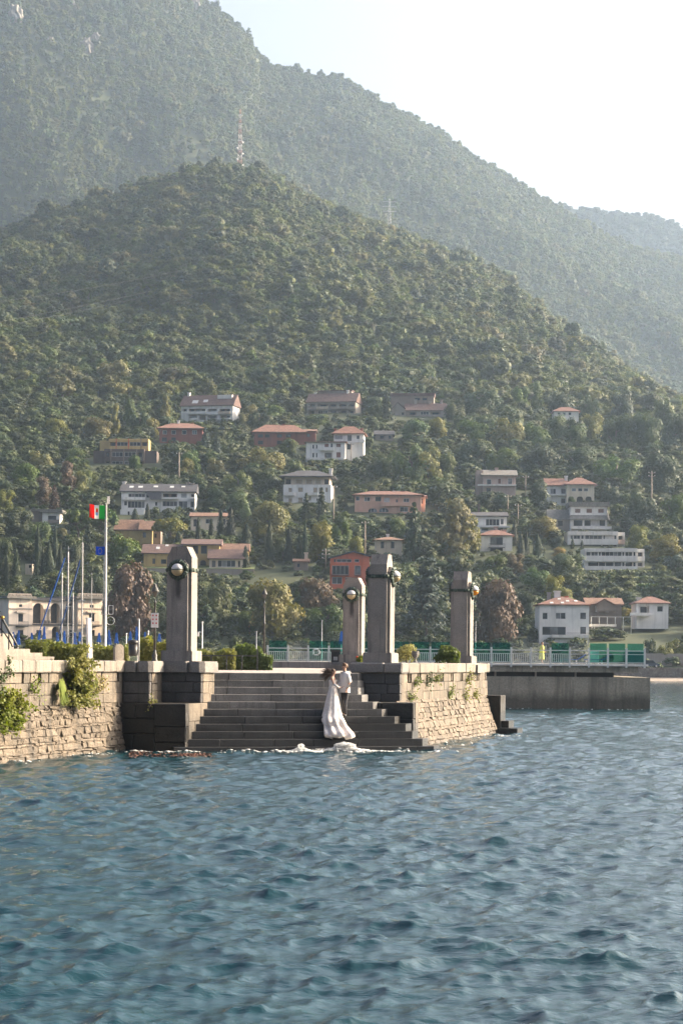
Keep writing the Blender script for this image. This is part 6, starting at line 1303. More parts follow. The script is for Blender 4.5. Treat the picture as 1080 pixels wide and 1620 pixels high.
def car(px, D, zb, label):
    E = empty('parked_car', (XD(px, D), D, zb), 0, None, label, 'car'); M_car = mk('blue_grey_paint', (.10, .13, .17), rough=.25, spec=.6, metal=.3)
    MB().prismy([(-1.9, .32), (1.9, .32), (1.95, .75), (1.2, .9), (.7, 1.42), (-1.1, 1.45), (-1.8, .95), (-1.95, .7)], -.8, .8).build('body', M_car, E)
    MB().prismy([(-1.45, .95), (1.0, .93), (.62, 1.36), (-1.02, 1.38)], -.81, .81).build('windows', M_pane, E)
    for x in (-1.2, 1.2):
        w = MB().lathe([(.31, -.1), (.31, .1)], 14, (x, -.78, .31), True, 'y').build('wheel', M_blk, E); MB().lathe([(.18, .101), (.18, .115)], 10, (x, -.78, .31), True, 'y').build('rim', M_grey, w)
    for x, c in ((1.93, M_wht), (-1.93, M_rdm)): MB().box(x - .04, x + .04, -.7, -.45, .68, .8).build('headlight' if x > 0 else 'tail_light', c, E)
car(1026, 400, 2.25, 'blue-grey car parked on the far lakeside road')
# ---- garden wall under the ochre villa
D_ = gy(905, 310); p0, p1 = XD(222, D_, 905), XD(402, D_, 905); zt = Z(310, 900.5, D_)
tag(MB().box(p0, p1, D_ - .5, D_ + .1, zt - 5, zt).box(p0, p1, D_ - .6, D_ + .2, zt, zt + .15).build('garden_wall', MW['grey']), 'long grey retaining wall below the ochre villa garden', 'wall')
tag(MB().add([(p0, D_ + .1, zt - .02), (p1, D_ + .1, zt - .02), (p1, D_ + 18, zt + 2.6), (p0, D_ + 18, zt + 2.6)], [(0, 1, 2, 3)]).build('garden_lawn', mk('lawn', (.13, .15, .04), (.09, .12, .03), sc=.3, rough=.95)), None, None, None, 'structure')
# hedge rows on the terraces at right
for i, (x0, x1, y) in enumerate(((930, 1060, 914), (945, 1075, 922), (935, 1065, 932))):
    D_ = gy(y, 1000); g_ = np.random.default_rng(i); n = 1500; a, b = XD(x0, D_, y), XD(x1, D_, y); x = g_.uniform(a, b, n); yy = D_ + g_.normal(0, .5, n); z = terrain(x, yy) + g_.uniform(0, 1.6, n)
    V, Fq = quads(np.stack([x, yy, z], -1), np.tile([0.1, -.6, .8], (n, 1)), .28, .6, g_); tag(link('terrace_hedge', npmesh('terrace_hedge', V, Fq), ML['green']), ['upper', 'middle', 'lowest'][i] + ' of three hedge rows on the terraces below the apartments', 'hedge', 'terrace hedges')
# ---- utility poles on the slope
def upole(px, y0, y1, label, mat, arms=1, r=.14):
    D_ = gy(y1, px); p = W(px, y1, D_); p.z = min(p.z, float(terrain(p.x, D_))) - .3; h = Z(px, y0, D_) - p.z; E = empty('utility_pole', p, 0, None, label, 'pole', 'utility poles')
    MB().lathe([(r, 0), (r * .65, h)], 8).build('shaft', mat, E)
    for i in range(arms):
        c = MB().box(-.9, .9, -.06, .06, h - .6 - i * .9, h - .48 - i * .9).build('crossarm', mat, E)
        for x in (-.8, .8): MB().lathe([(.07, h - .48 - i * .9), (.09, h - .35 - i * .9), (.04, h - .22 - i * .9)], 6, (x, 0, 0)).build('insulator', M_wht, c)
    return E
M_wp = mk('weathered_pole', (.34, .28, .22), (.24, .20, .16), rough=.9)
E = upole(1030, 745, 832, 'tall red-tipped lattice pole near the right edge', M_wp, 2, .2)
upole(831, 752, 790, 'pale pole right of the grey-roofed house', M_wp); upole(527.5, 768, 832, 'tall pale pole right of the shuttered white house', M_wp, 1, .2); upole(283, 715, 766, 'tall pale pole above the slate-roofed villa', M_wp, 1, .22)
upole(803, 783, 818, 'thin pole above the flat-roofed white house', M_wp); upole(819, 797, 842, 'thin pole left of the clipped hedge on the right slope', M_wp); upole(515, 868, 905, 'pole with insulators left of the orange house', M_wp, 3); upole(577, 824, 882, 'pale pole left of the small beige house', M_wp, 1, .2); upole(555, 700, 742, 'pole below the white hillside villa', M_wp)
# ---- hilltop mast, pylon and wires
def lattice(name, px, ytop, D, w0, w1, label, cols):
    z0 = float(terrain(XD(px, D, 300), D)) - 2; x = XD(px, D, 300); h = Z(px, ytop, D) - z0; E = empty(name, (x, D, z0), 0, None, label, 'mast'); n = 14
    for k in range(n):
        t0, t1 = k / n, (k + 1) / n; a, b = w0 + (w1 - w0) * t0, w0 + (w1 - w0) * t1; mb = MB()
        for sx in (-1, 1):
            for sy in (-1, 1): mb.tube([(sx * a, sy * a, h * t0), (sx * b, sy * b, h * t1)], .08, 4)
        for s in (-1, 1): mb.tube([(-a, s * a, h * t0), (b, s * b, h * t1)], .08, 4).tube([(a, s * a, h * t0), (-b, s * b, h * t1)], .08, 4).tube([(s * a, -a, h * t0), (s * b, b, h * t1)], .08, 4)
        mb.build('section', cols[k % len(cols)], E)
    return E, h
E, h = lattice('radio_mast', 379, 172, 1420, 1.5, .5, 'red and white lattice radio mast on the nearer hilltop', [mk('mast_white', (.6, .58, .55)), mk('mast_red', (.33, .17, .13))])
for k, z in enumerate((.42, .55, .78, .9)): MB().box(-1.5, 1.5, -1.2, 1.2, h * z, h * z + .5).build('antenna_platform', M_wht, E)
for k in range(5): MB().lathe([(.05, 0), (.8, .35)], 12, ((-1) ** k * 1.8, -1.0, h * (.2 + .08 * k)), True, 'y').build('dish', M_wht, E)
x, z = XD(372, 1412, 270), Z(372, 278, 1412); tag(MB().box(-5, 5, -3, 3, -4, 3.2).box(-5.3, 5.3, -3.3, 3.3, 3.2, 3.7).build('transmitter_hut', MW['dim'], None, (x, 1412, z)), 'small grey hut at the foot of the hilltop radio mast', 'hut')
E, h = lattice('power_pylon', 616, 314, 1395, 1.6, .4, 'grey lattice power pylon on the ridge right of the mast', [M_grey])
for z in (.68, .8, .92): MB().box(-4.5, 4.5, -.15, .15, h * z, h * z + .3).build('crossarm', M_grey, E)
wr = empty('power_lines', (0, 0, 0), 0, None, 'thin power lines slanting across the nearer hill', 'power line')
for k, (xa_, ya_, xb_, yb_) in enumerate(((-20, 520, 540, 368), (-20, 512, 545, 362), (-20, 480, 540, 352))):
    p0, p1 = W(xa_, ya_, 850), W(xb_, yb_, 1130); pts = [p0.lerp(p1, i / 24) + Vector((0, 0, -5 * math.sin(math.pi * i / 24))) for i in range(25)]; MB().tube(pts, .035, 4).build('wire', M_iron, wr)
# ---- pale rocks on the mountain
M_rock = mk('limestone', (.27, .245, .215), (.18, .165, .145), sc=.15, rough=.95, bump=.9, bsc=.3)
for i, (px, py, s) in enumerate(((138, 80, 6), (225, 92, 4), (80, 72, 3.5), (152, 66, 4), (25, 30, 7), (310, 12, 5), (115, 14, 3.5))):
    a, b = ray(px, py); Dl = np.linspace(1700, 2700, 400); k = int(np.argmin(np.abs((terrain(a * Dl, Dl) - H) / Dl - b))); D_ = Dl[k]; bm = bmesh.new(); bmesh.ops.create_icosphere(bm, subdivisions=3, radius=1.0); g_ = random.Random(i)
    for v in bm.verts: q = 1 + .35 * math.sin(v.co.x * 5 + i) * math.sin(v.co.z * 4 + v.co.y * 6) + g_.uniform(-.1, .1); v.co = Vector((v.co.x * s * q, v.co.y * s * .8 * q, v.co.z * s * 1.5 * q))
    me = bpy.data.meshes.new('rock_outcrop'); bm.to_mesh(me); bm.free(); tag(link('rock_outcrop', me, M_rock, None, (a * D_, D_ - 3, float(terrain(a * D_, D_)) + 3)), 'pale rock outcrop on the mountain, ' + ['tallest of all', 'farthest right but one', 'left of the tallest one', 'just above the tallest one', 'largest, at the top left corner', 'on the skyline at the top', 'near the top edge'][i], 'rock', 'pale mountain outcrops')
# ================================================================== PLANTS ON THE WALLS, FOAM
def wall_plant(name, O, face, v0, v1, z0, z1, n, size, col, label, out=.45, seed=1, droop=.0, cat='plant'):
    """leafy plant rooted in the joints of a quay wall (local x = face)"""
    g_ = np.random.default_rng(seed); E = empty(name, (O[0], O[1], 0), -PHI, None, label, cat); k = max(6, int(n / 60)); 
    root = np.stack([np.full(k, face), g_.uniform(v0, v1, k), g_.uniform(z0, z1, k)], -1); root[:, 1] = (v0 + v1) / 2 + (root[:, 1] - (v0 + v1) / 2) * g_.uniform(.3, 1, k)
    tip = root + np.stack([g_.uniform(.3, 1, k) * out, g_.normal(0, .25, k), g_.uniform(-.3, .6, k) - droop], -1); mb = MB(); P_ = []
    for a, b in zip(root, tip):
        m_ = (a + b) / 2 + np.array([.12, 0, .1]); mb.tube([a, m_, b], [.014, .01, .004], 4); q = n // k; t = g_.random(q)[:, None]
        P_.append((1 - t) ** 2 * a + 2 * t * (1 - t) * m_ + t * t * b + g_.normal(0, .07, (q, 3)))
    P_ = np.concatenate(P_); P_[:, 0] = np.maximum(P_[:, 0], face + .02); V, Fq = quads(P_, np.tile([.7, -.3, .6], (len(P_), 1)), size, .6, g_); link('leaves', npmesh('leaves', V, Fq), ML2[col], E); mb.build('stems', M_bark, E); return E
xw = U(194, -2.1, O_L, 1060)
def Vof(px, O, xf, py=1090):
    a = ray(px, py)[0]; return (xf * (CPH + a * SPH) - (a * O[1] - O[0])) / (a * CPH - SPH)
v1, v2 = Vof(88, O_L, xw + .3), Vof(158, O_L, xw + .3)
wall_plant('wall_bush', O_L, xw, v1 + 1.0, v2 - .8, 1.6, 3.1, 3000, .045, 'wild', 'large leafy bush growing out of the sunlit quay wall', .8, 2, cat='bush')
wall_plant('wall_bush', O_L, xw, v2 - 2.2, v2 - .2, 1.7, 2.5, 700, .04, 'wild', 'loose sprigs right of the large wall bush', .5, 21, cat='bush')
wall_plant('wall_bush', O_L, xw + .05, Vof(-10, O_L, xw + .2), Vof(40, O_L, xw + .3), .95, 2.0, 1900, .045, 'wild', 'leafy bush on the quay wall at the left edge of the picture', .6, 3, .2, cat='bush')
wall_plant('wall_ivy', O_L, xw, Vof(2, O_L, xw + .1), Vof(14, O_L, xw + .1), 1.9, 2.9, 300, .035, 'ivy', 'strand of ivy hanging over the wall at the left edge', .15, 4, .3, cat='ivy')
wall_plant('wall_tuft', O_L, xw + .02, Vof(52, O_L, xw + .1), Vof(62, O_L, xw + .1), 2.0, 2.3, 160, .03, 'wild', 'small weed between the two wall bushes', .2, 5, cat='weed')
wall_plant('wall_tuft', O_L, xw + .02, v2 + .3, v2 + 1.0, 2.0, 2.3, 160, .035, 'straw', 'dry weed near the inner corner of the quay wall', .3, 6, cat='weed')
wall_plant('wall_tuft', O_L, U(236.5, -2.1, O_L), -2.3, -1.9, 1.5, 1.65, 150, .03, 'wild', 'weed on the ledge of the left stair pier', .25, 7, cat='weed')
wall_plant('wall_ivy', O_C, U(566, -.95, O_C) - .25, -1.5, -.9, 1.75, 2.6, 420, .035, 'ivy', 'dark ivy beside the groom at the corner of the right pier', .2, 8, .3, cat='ivy')
for i, (v, z, c) in enumerate(((1.2, 2.3, 'wild'), (3.2, 2.25, 'ivy'), (4.9, 2.3, 'wild'), (11.0, 2.3, 'lime'), (.2, 1.62, 'wild'), (7.5, 1.7, 'wild'), (10.5, 1.6, 'wild'), (12.6, 1.62, 'lime'))):
    wall_plant('wall_tuft', O_C, xr, v, v + .5, z - .1, z + .1, 110, .035, c, 'small weed in the right parapet wall, ' + ['first under the coping', 'second under the coping', 'third under the coping', 'farthest under the coping', 'first above the slope', 'second above the slope', 'third above the slope', 'farthest above the slope'][i], .25, 30 + i, cat='weed')
# grass tuft on the left wall
E = empty('grass_tuft', (O_L[0], O_L[1], 0), -PHI, None, 'bright green hanging grass tuft on the quay wall', 'grass tuft'); g_ = np.random.default_rng(3); mb = MB(); vm = Vof(97, O_L, xw + .2)
for i in range(160):
    a = g_.uniform(0, 6.28); r = g_.uniform(.1, .3); p0 = np.array([xw + .03, vm + g_.normal(0, .08), 2.12 + g_.normal(0, .05)]); mid_ = p0 + [.18, .5 * r * math.cos(a), .12 + .1 * math.sin(a)]; e = p0 + [.26 + .1 * g_.random(), r * math.cos(a), -.35 - .25 * g_.random()]
    mb.add([p0 + [0, -.01, 0], p0 + [0, .01, 0], mid_ + [0, .012, 0], mid_ + [0, -.012, 0], e], [(0, 1, 2, 3), (3, 2, 4)])
mb.build('blades', ML2['grass'], E)
# ---- foam, splash, drifting leaves
M_foam = mk('foam', (.85, .85, .83), (.70, .72, .70), sc=6, rough=.7, bump=.03, bsc=25)
def foam(name, pts, smin, smax, label, seed, flat=.35):
    g_ = np.random.default_rng(seed); bm = bmesh.new(); bmesh.ops.create_icosphere(bm, subdivisions=1, radius=1); bv = np.array([v.co[:] for v in bm.verts]); bf = np.array([[v.index for v in f.verts] for f in bm.faces]); bm.free()
    V, Fs = [], []
    for i, p in enumerate(pts):
        s = g_.uniform(smin, smax) * (1 if g_.random() < .8 else 1.8); q = bv * (1 + g_.normal(0, .18, (len(bv), 1))) * np.array([s * 1.5, s, s * flat]); a = g_.uniform(0, 6.28); c, s_ = math.cos(a), math.sin(a)
        q = np.stack([q[:, 0] * c - q[:, 1] * s_, q[:, 0] * s_ + q[:, 1] * c, q[:, 2]], -1); V.append(q + p); Fs.append(bf + len(bv) * i)
    return tag(link(name, npmesh(name, np.concatenate(V), np.concatenate(Fs), True), M_foam), label, 'foam', None, 'stuff')
def lakez(x, y):
    z, _, _ = waves(np.atleast_1d(np.array(x, float)), np.atleast_1d(np.array(y, float)), np.full(np.size(x), y if np.isscalar(y) else np.mean(y)) * .0026); return z
g_ = np.random.default_rng(12); P_ = []
def fl(px, D, n, sx, sy):
    for _ in range(n):
        dd_ = D + g_.normal(0, sy); x = XD(px, D, 1185) + g_.normal(0, sx); P_.append((x, dd_, float(lakez(x, dd_)[0]) + .02))
for px in np.linspace(190, 300, 14): fl(px, 71.0 + .002 * (px - 190) - .3, int(44 * g_.random() ** 2), .22, .2)
for px in np.linspace(305, 690, 34): fl(px, 71.0 + (px - 303) / 382 * 2.35 - .25, int(30 * g_.random() ** 3), .25, .22)
for px in (690, 700, 715, 730, 750, 770): fl(px, 74.5 + (px - 690) * .19, 12, .3, .4)
for px in (790, 805, 812): fl(px, 89, 16, .3, .3)
for px in np.linspace(795, 1020, 12): fl(px, 141.2, 5, .7, .3)
for px in np.linspace(10, 180, 14): fl(px, 61.2 + (px / 190) * 8.6, int(14 * g_.random() ** 2), .08, .25)
foam('shore_foam', P_, .012, .04, 'white foam along the foot of the stairs and walls', 4)
for nm, px, k_, n, sx, hz in (('splash', 545, 0, 5000, .42, .2), ('splash', 476, 0, 1800, .2, .14), ('splash', 535, 0, 900, .9, .1)):
    b = stair_pt(px, 0, -.15, 1185); P_ = []
    for _ in range(n):
        dx = g_.normal(0, sx); hgt = hz * math.exp(-(dx / sx) ** 2 * .8) * g_.random() ** .8; P_.append((b.x + dx, b.y + g_.normal(0, .14) - .05, .02 + hgt + .1 * g_.random() * (hgt > .1)))
    foam(nm, P_, .003, .014, {545: 'white wave splash breaking on the stairs below the bride', 476: 'smaller white splash left of the bride', 535: 'scattered spray along the lowest step'}[px], int(px), .8)
P_ = []; 
for _ in range(1500):
    px = 205 + 130 * g_.random() ** 1.1; D = 68.4 + g_.normal(0, .8) + (px - 200) * .004; x = XD(px, D, 1197); P_.append((x, D, float(lakez(x, D)[0]) + .012))
V, Fq = quads(np.array(P_), np.tile([0, 0, 1.0], (len(P_), 1)), .035, .25, g_); tag(link('drifting_leaves', npmesh('drifting_leaves', V, Fq), mk('wet_brown_leaf', (.16, .06, .03), (.09, .05, .03), sc=3, rough=.4)), 'reddish-brown leaves drifting on the water below the left pier', 'leaves', None, 'stuff')
# ================================================================== PEOPLE
M_skin = mk('skin', (.50, .30, .21), (.44, .26, .18), sc=6, rough=.55); M_hair1 = mk('dark_brown_hair', (.045, .024, .014), (.08, .045, .025), sc=20, rough=.5); M_hair2 = mk('brown_hair', (.10, .055, .03), (.16, .09, .05), sc=20, rough=.5)
M_jack = mk('ivory_jacket', (.70, .66, .62), (.62, .58, .55), sc=4, rough=.85, bump=.008, bsc=10); M_trou = mk('black_trousers', (.018, .018, .022), (.03, .03, .034), sc=4, rough=.8); M_shoe = mk('black_shoes', (.02, .02, .022), rough=.35)
M_lace = mk('ivory_lace', (.78, .72, .66), (.62, .53, .46), sc=16, rough=.85, fine=.35, fsc=50, bump=.006, bsc=30)
def skin_body(name, J, E_, mat, parent, sub=2):
    names = list(J); me = bpy.data.meshes.new(name); me.from_pydata([J[k][0] for k in names], [(names.index(a), names.index(b)) for a, b in E_], [])
    o = bpy.data.objects.new(name, me); COL.objects.link(o); sm = o.modifiers.new('skin', 'SKIN'); sm.use_smooth_shade = True
    for i, k in enumerate(names):
        r = J[k][1]; me.skin_vertices[0].data[i].radius = r if isinstance(r, tuple) else (r, r); me.skin_vertices[0].data[i].use_root = (i == 0)
    ss = o.modifiers.new('sub', 'SUBSURF'); ss.levels = sub; ss.render_levels = sub
    dg = bpy.context.evaluated_depsgraph_get(); nm = bpy.data.meshes.new_from_object(o.evaluated_get(dg)); bpy.data.objects.remove(o); nm.polygons.foreach_set('use_smooth', [True] * len(nm.polygons)); nm.materials.clear()
    return link(name, nm, mat, parent)
def hand(J, E_, w, d, side, pre):
    """palm and five fingers, lightly curled; d = pointing direction, side = palm-width direction"""
    d = Vector(d).normalized(); s = Vector(side).normalized(); n = d.cross(s); wv = Vector(J[w][0]); p = wv + d * .075; J[pre + 'palm'] = (tuple(p), (.034, .018)); E_.append((w, pre + 'palm'))
    for i, (o, l) in enumerate(((-.03, .06), (-.011, .072), (.009, .068), (.028, .052))):
        a = p + s * o + d * .03; b = a + d * l * .55 + n * .006; c = b + d * l * .4 + n * .025; ks = [pre + f'{i}{q}' for q in 'abc']
        for k, q, r in zip(ks, (a, b, c), (.0095, .0085, .007)): J[k] = (tuple(q), r)
        E_ += [(pre + 'palm', ks[0]), (ks[0], ks[1]), (ks[1], ks[2])]
    a = wv + d * .035 - s * .035; b = a - s * .022 + d * .035 + n * .012; J[pre + 't1'] = (tuple(a), .012); J[pre + 't2'] = (tuple(b), .009); E_ += [(w, pre + 't1'), (pre + 't1', pre + 't2')]
def loft(rings, n=20, cap=True):
    """rings: (cx, cy, z, rx, ry[, fold])"""
    mb = MB(); vs = []; fs = []
    for q in rings:
        cx, cy, z, rx, ry = q[:5]; f = q[5] if len(q) > 5 else 0; ph = q[6] if len(q) > 6 else 0
        for k in range(n):
            a = 6.2832 * k / n; m_ = 1 + f * math.sin(a * 9 + ph) + f * .6 * math.sin(a * 5 - ph * 1.7); zz = z[k] if hasattr(z, '__len__') else z; vs.append((cx + rx * m_ * math.cos(a), cy + ry * m_ * math.sin(a), zz))
    for i in range(len(rings) - 1):
        for k in range(n): k2 = (k + 1) % n; fs.append((i * n + k, i * n + k2, (i + 1) * n + k2, (i + 1) * n + k))
    if cap: fs.append(tuple((len(rings) - 1) * n + k for k in range(n)))
    return mb.add(vs, fs, True)
def head_parts(P, c, fwd, hairmat, s=1.0, tilt=0.0):
    """eyes, brows, mouth and ears on the head; c head centre, fwd unit facing direction (xy)"""
    f = Vector((fwd[0], fwd[1], -tilt)).normalized(); sd = Vector((-fwd[1], fwd[0], 0)); c = Vector(c); up = sd.cross(f) * -1
    if up.z < 0: up = -up
    for k in (-1, 1):
        MB().sphere(c + f * .088 * s + sd * .032 * k * s + up * .012 * s, .0125 * s, 8, 6).build('eye', bpy.data.materials.get('eye_dark') or mk('eye_dark', (.03, .02, .015), rough=.2), P)
        MB().sphere(c + sd * .078 * k * s - f * .005 + up * -.005, .026 * s, 8, 6, .45, .45, 1).build('ear', M_skin, P)
        MB().tube([c + f * .094 * s + sd * .018 * k * s + up * .034 * s, c + f * .088 * s + sd * .05 * k * s + up * .036 * s], .006 * s, 5).build('brow', hairmat, P)
    MB().tube([c + f * .088 * s - sd * .022 * s - up * .062 * s, c + f * .096 * s - up * .064 * s, c + f * .088 * s + sd * .022 * s - up * .062 * s], .007 * s, 5).build('mouth', bpy.data.materials.get('lips') or mk('lips', (.42, .16, .14), rough=.5), P)
# ---- groom
gp = stair_pt(545, 4, .17, 1132); G = empty('person', gp, R(28), None, 'man in an ivory jacket and black trousers facing the bride on the stairs', 'person', 'couple on the stairs'); G.scale = (1.0, 1.0, 1.0)
J = {'pelvis': ((.01, 0, .97), (.13, .10)), 'spine': ((0, 0, 1.18), (.12, .095)), 'chest': ((0, 0, 1.38), (.145, .10)), 'neck0': ((.0, 0, 1.53), .06), 'neck': ((-.012, 0, 1.60), .052), 'jaw': ((-.03, 0, 1.665), (.062, .064)), 'head': ((-.018, 0, 1.735), (.082, .094)), 'crown': ((-.005, 0, 1.80), (.06, .07)), 'nose': ((-.125, 0, 1.70), .012), 'nb': ((-.09, 0, 1.705), .02)}
E_ = [('pelvis', 'spine'), ('spine', 'chest'), ('chest', 'neck0'), ('neck0', 'neck'), ('neck', 'jaw'), ('jaw', 'head'), ('head', 'crown'), ('head', 'nb'), ('nb', 'nose')]
for s, t in ((-1, 'l'), (1, 'r')):
    J[t + 'sh'] = ((.0, s * .185, 1.47), .062); J[t + 'el'] = ((.05 if s < 0 else .02, s * .25, 1.20), .045); J[t + 'wr'] = ((-.03 if s < 0 else -.16, s * .235, .985 if s < 0 else 1.03), .03)
    E_ += [('chest', t + 'sh'), (t + 'sh', t + 'el'), (t + 'el', t + 'wr')]; hand(J, E_, t + 'wr', (-.35, 0, -.9) if s < 0 else (-.8, 0, -.5), (.9, 0, -.35), t)
    J[t + 'hp'] = ((.01, s * .09, .92), .085); J[t + 'kn'] = ((-.02 + .02 * s, s * .095, .50), .055); J[t + 'an'] = ((.02 + .05 * s, s * .1, .09), .04); J[t + 'to'] = ((-.13 + .05 * s, s * .12, .04), (.035, .028)); E_ += [('pelvis', t + 'hp'), (t + 'hp', t + 'kn'), (t + 'kn', t + 'an'), (t + 'an', t + 'to')]
skin_body('body', J, E_, M_skin, G)
jk = loft([(.005, 0, .83, .17, .225), (0, 0, .95, .165, .215), (0, 0, 1.13, .15, .195), (-.005, 0, 1.32, .165, .215), (0, 0, 1.43, .155, .225), (0, 0, 1.50, .12, .19), (0, 0, 1.555, .075, .085)], 22, False)
for s in (-1, 1): jk.tube([(0, s * .185, 1.475), (.02, s * .225, 1.36), (.055 if s < 0 else .02, s * .26, 1.20), (.02 if s < 0 else -.08, s * .25, 1.08), (-.025 if s < 0 else -.14, s * .237, 1.005 if s < 0 else 1.04)], [.082, .078, .066, .06, .052], 10)
Jk = jk.build('jacket', M_jack, G); MB().prismy([(-.06, .0), (.06, .0), (.035, .17), (-.035, .17)], -.005, .005).build('lapel', M_jack, Jk, (-.168, 0, 1.33), R(90))
MB().box(-.16, -.10, -.05, .05, 1.505, 1.535).build('bow_tie', M_trou, G); loft([(-.06, 0, 1.3, .09, .07), (-.02, 0, 1.5, .075, .062), (-.008, 0, 1.575, .062, .062)], 14, False).build('shirt', M_trou, G)
tr = loft([(.01, 0, 1.02, .15, .185), (.01, 0, .92, .15, .19), (.01, 0, .82, .14, .185)], 18, False)
for s in (-1, 1): tr.tube([(.01, s * .095, .92), (0, s * .098, .72), (-.02 + .02 * s, s * .098, .50), (0 + .04 * s, s * .1, .28), (.02 + .05 * s, s * .1, .07)], [.105, .092, .07, .062, .058], 10)
tr.build('trousers', M_trou, G)
for s in (-1, 1): MB().sphere((-.055 + .05 * s, s * .112, .045), .13, 12, 8, 1.0, .38, .36).build('shoe', M_shoe, G)
hp_ = MB().sphere((.0, 0, 1.775), .098, 14, 10, 1.0, .88, .80); hp_.sphere((.035, 0, 1.745), .08, 12, 8, .85, .98, 1.0); hp_.sphere((-.045, 0, 1.835), .055, 10, 8, 1.1, 1.2, .6); hp_.build('hair', M_hair2, G); head_parts(G, (-.018, 0, 1.72), (-1, 0), M_hair2, 1.0, .25)
# ---- bride
bp = stair_pt(526, 4, .12, 1132); bz = bp.z + .0
B = empty('person', bp, R(-14), None, 'woman in a long ivory lace wedding dress, hair blown back, holding his hand', 'person', 'couple on the stairs')
J = {'pelvis': ((-.02, 0, .93), (.12, .10)), 'spine': ((-.02, 0, 1.10), (.095, .075)), 'chest': ((-.01, 0, 1.25), (.115, .085)), 'neck0': ((-.015, 0, 1.385), .05), 'neck': ((.0, 0, 1.44), .042), 'jaw': ((.03, 0, 1.495), (.052, .055)), 'head': ((.012, 0, 1.56), (.075, .085)), 'crown': ((0, 0, 1.61), (.05, .06)), 'nb': ((.085, 0, 1.535), .018), 'nose': ((.113, 0, 1.532), .010)}
E_ = [('pelvis', 'spine'), ('spine', 'chest'), ('chest', 'neck0'), ('neck0', 'neck'), ('neck', 'jaw'), ('jaw', 'head'), ('head', 'crown'), ('head', 'nb'), ('nb', 'nose')]
for s, t in ((-1, 'r'), (1, 'l')):
    J[t + 'sh'] = ((.0, s * .15, 1.335), .048); J[t + 'el'] = ((.09, s * .19, 1.10), .036); J[t + 'wr'] = ((.30, s * .2, .985), .024); E_ += [('chest', t + 'sh'), (t + 'sh', t + 'el'), (t + 'el', t + 'wr')]; hand(J, E_, t + 'wr', (.85, 0, .25), (0, 1, 0), t)
    J[t + 'hp'] = ((-.02, s * .08, .88), .08); J[t + 'kn'] = ((0, s * .08, .48), .05); J[t + 'an'] = ((-.03, s * .08, .1), .032); J[t + 'to'] = ((.12, s * .09, .03), (.028, .022)); E_ += [('pelvis', t + 'hp'), (t + 'hp', t + 'kn'), (t + 'kn', t + 'an'), (t + 'an', t + 'to')]
skin_body('body', J, E_, M_skin, B)
loft([(-.02, 0, .98, .125, .14), (-.02, 0, 1.06, .108, .118), (-.012, 0, 1.15, .118, .125), (0, 0, 1.235, .135, .135), (.01, 0, 1.27, .125, .13)], 18, False).build('bodice', M_lace, B)
for s in (-1, 1): MB().tube([(.085, s * .19, 1.12), (.19, s * .196, 1.045), (.29, s * .2, .99)], [.045, .042, .032], 10).build('lace_sleeve', M_lace, B)
head_parts(B, (.012, 0, 1.545), (1, 0), M_hair1, .92, 0.0)
hr = MB().sphere((-.012, 0, 1.59), .088, 14, 10, 1.0, .92, .85); hr.sphere((-.05, 0, 1.54), .072, 12, 8, .8, 1.05, 1.25); g_ = random.Random(4)
for i in range(46):
    y = g_.uniform(-.075, .075); z = g_.uniform(1.44, 1.63); l = g_.uniform(.24, .46); dz = g_.uniform(-.02, .12) - (z - 1.44) * -.05; p0 = Vector((-.04, y, z)); e = p0 + Vector((-l, y * .8 + g_.uniform(-.06, .06), -.02 - .22 * g_.random() + (z - 1.53) * .35)); m_ = (p0 + e) / 2 + Vector((0, 0, .03 + dz * .2)); hr.tube([p0, p0.lerp(m_, .6), m_, m_.lerp(e, .6), e], [.026, .024, .018, .010, .002], 5)
hr.build('hair', M_hair1, B)
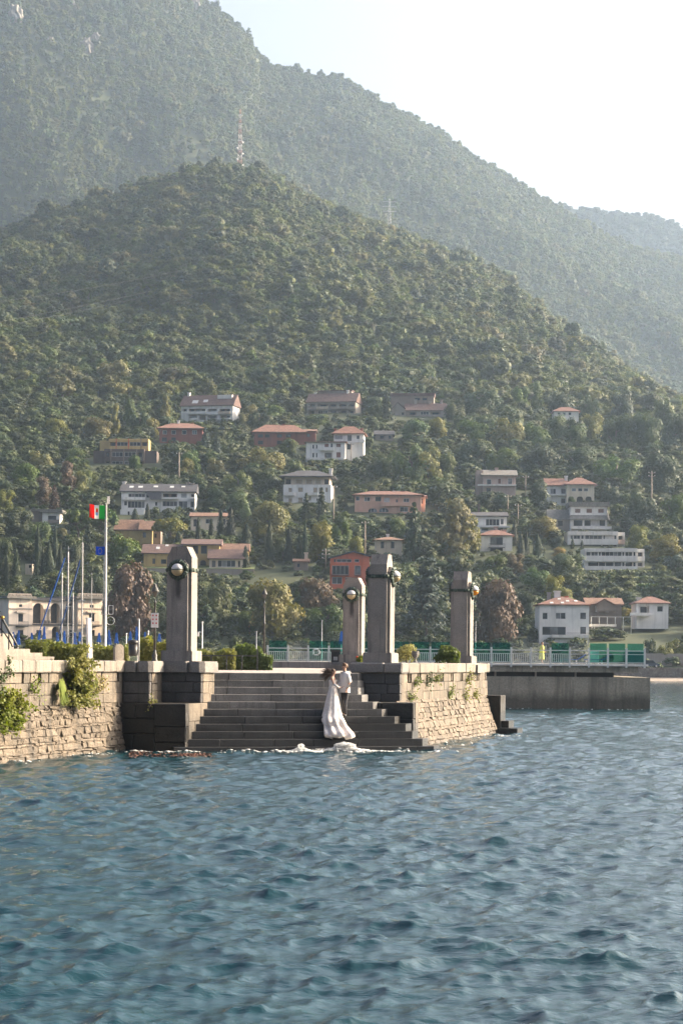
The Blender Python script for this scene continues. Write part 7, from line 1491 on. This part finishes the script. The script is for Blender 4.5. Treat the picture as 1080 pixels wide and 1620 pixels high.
# skirt and train, draped down the steps
RG = [(1087.5, 521.5, 531, None, .11), (1091, 520.7, 532.3, None, .15), (1098, 518.6, 534, None, .2), (1110, 515.6, 536.2, None, .28), (1123, 512.8, 538.6, None, .34), (1134, 510, 541.2, 4, .4), (1141, 509.5, 545, 3, .40), (1148, 512.5, 547.5, 3, .36), (1156, 513.5, 553.5, 2, .34), (1162, 514.5, 558.5, 1, .32), (1167.5, 516.5, 560, 1, .30)]
rings = []
for i, (py, a, b, k, dep) in enumerate(RG):
    pc = (a + b) / 2; D_ = bp.y if k is None else stair_pt(pc, k, .02 if k < 4 else .1, py).y; D_ = D_ - (0 if k is None else .06); pl_, pr_ = W(a, py, D_), W(b, py, D_); t = i / (len(RG) - 1); n = 72
    zz = [((pl_.z + pr_.z) / 2) + (.03 * math.sin(6.2832 * q / n * 9 + 1.0) + .025 * math.sin(6.2832 * q / n * 4 + 2)) * t ** 2 * (1 if i > 6 else .3) for q in range(n)]
    rings.append(((pl_.x + pr_.x) / 2 - bp.x, D_ - bp.y, [q - bp.z for q in zz], (pr_.x - pl_.x) / 2 * (1 - .05 * t), dep, .15 * t ** .8, i * .16))
dr = loft(rings, 72, False); E2 = dr.build('skirt', M_lace, B); E2.rotation_euler[2] = R(14); sd = E2.modifiers.new('thick', 'SOLIDIFY'); sd.thickness = .012
# ---- bather on the pool terrace
pp = (XD(857, 158), 158, 3.0); A = empty('person', pp, 0, None, 'person in a yellow-green wrap standing on the pool terrace behind the railing', 'person')
J = {'pelvis': ((0, 0, .85), (.12, .1)), 'spine': ((0, 0, 1.02), (.11, .085)), 'chest': ((0, 0, 1.2), (.13, .09)), 'neck': ((.01, 0, 1.36), .045), 'head': ((.03, 0, 1.46), (.08, .085)), 'crown': ((.02, 0, 1.53), .06)}; E_ = [('pelvis', 'spine'), ('spine', 'chest'), ('chest', 'neck'), ('neck', 'head'), ('head', 'crown')]
for s, t in ((-1, 'l'), (1, 'r')):
    J[t + 'sh'] = ((0, s * .16, 1.28), .05); J[t + 'el'] = ((.05, s * .22, 1.05), .038); J[t + 'wr'] = ((.18, s * .2, .9), .026); E_ += [('chest', t + 'sh'), (t + 'sh', t + 'el'), (t + 'el', t + 'wr')]; hand(J, E_, t + 'wr', (.8, 0, -.5), (0, 1, 0), t)
    J[t + 'hp'] = ((0, s * .08, .8), .08); J[t + 'kn'] = ((.02, s * .08, .44), .05); J[t + 'an'] = ((-.02, s * .08, .08), .035); J[t + 'to'] = ((.1, s * .09, .03), .025); E_ += [('pelvis', t + 'hp'), (t + 'hp', t + 'kn'), (t + 'kn', t + 'an'), (t + 'an', t + 'to')]
skin_body('body', J, E_, M_skin, A); loft([(-.04, 0, .3, .2, .22, .06), (-.03, 0, .7, .18, .2, .05), (-.01, 0, 1.0, .16, .19, .03), (0, 0, 1.25, .15, .21, .02), (0, 0, 1.33, .09, .1)], 24, False).build('wrap', mk('lime_towel', (.50, .56, .10), (.42, .48, .08), rough=.9), A)
head_parts(A, (.03, 0, 1.46), (1, 0), M_hair2); MB().sphere((.0, 0, 1.50), .09, 12, 8, 1, .95, .9).build('hair', M_hair2, A)
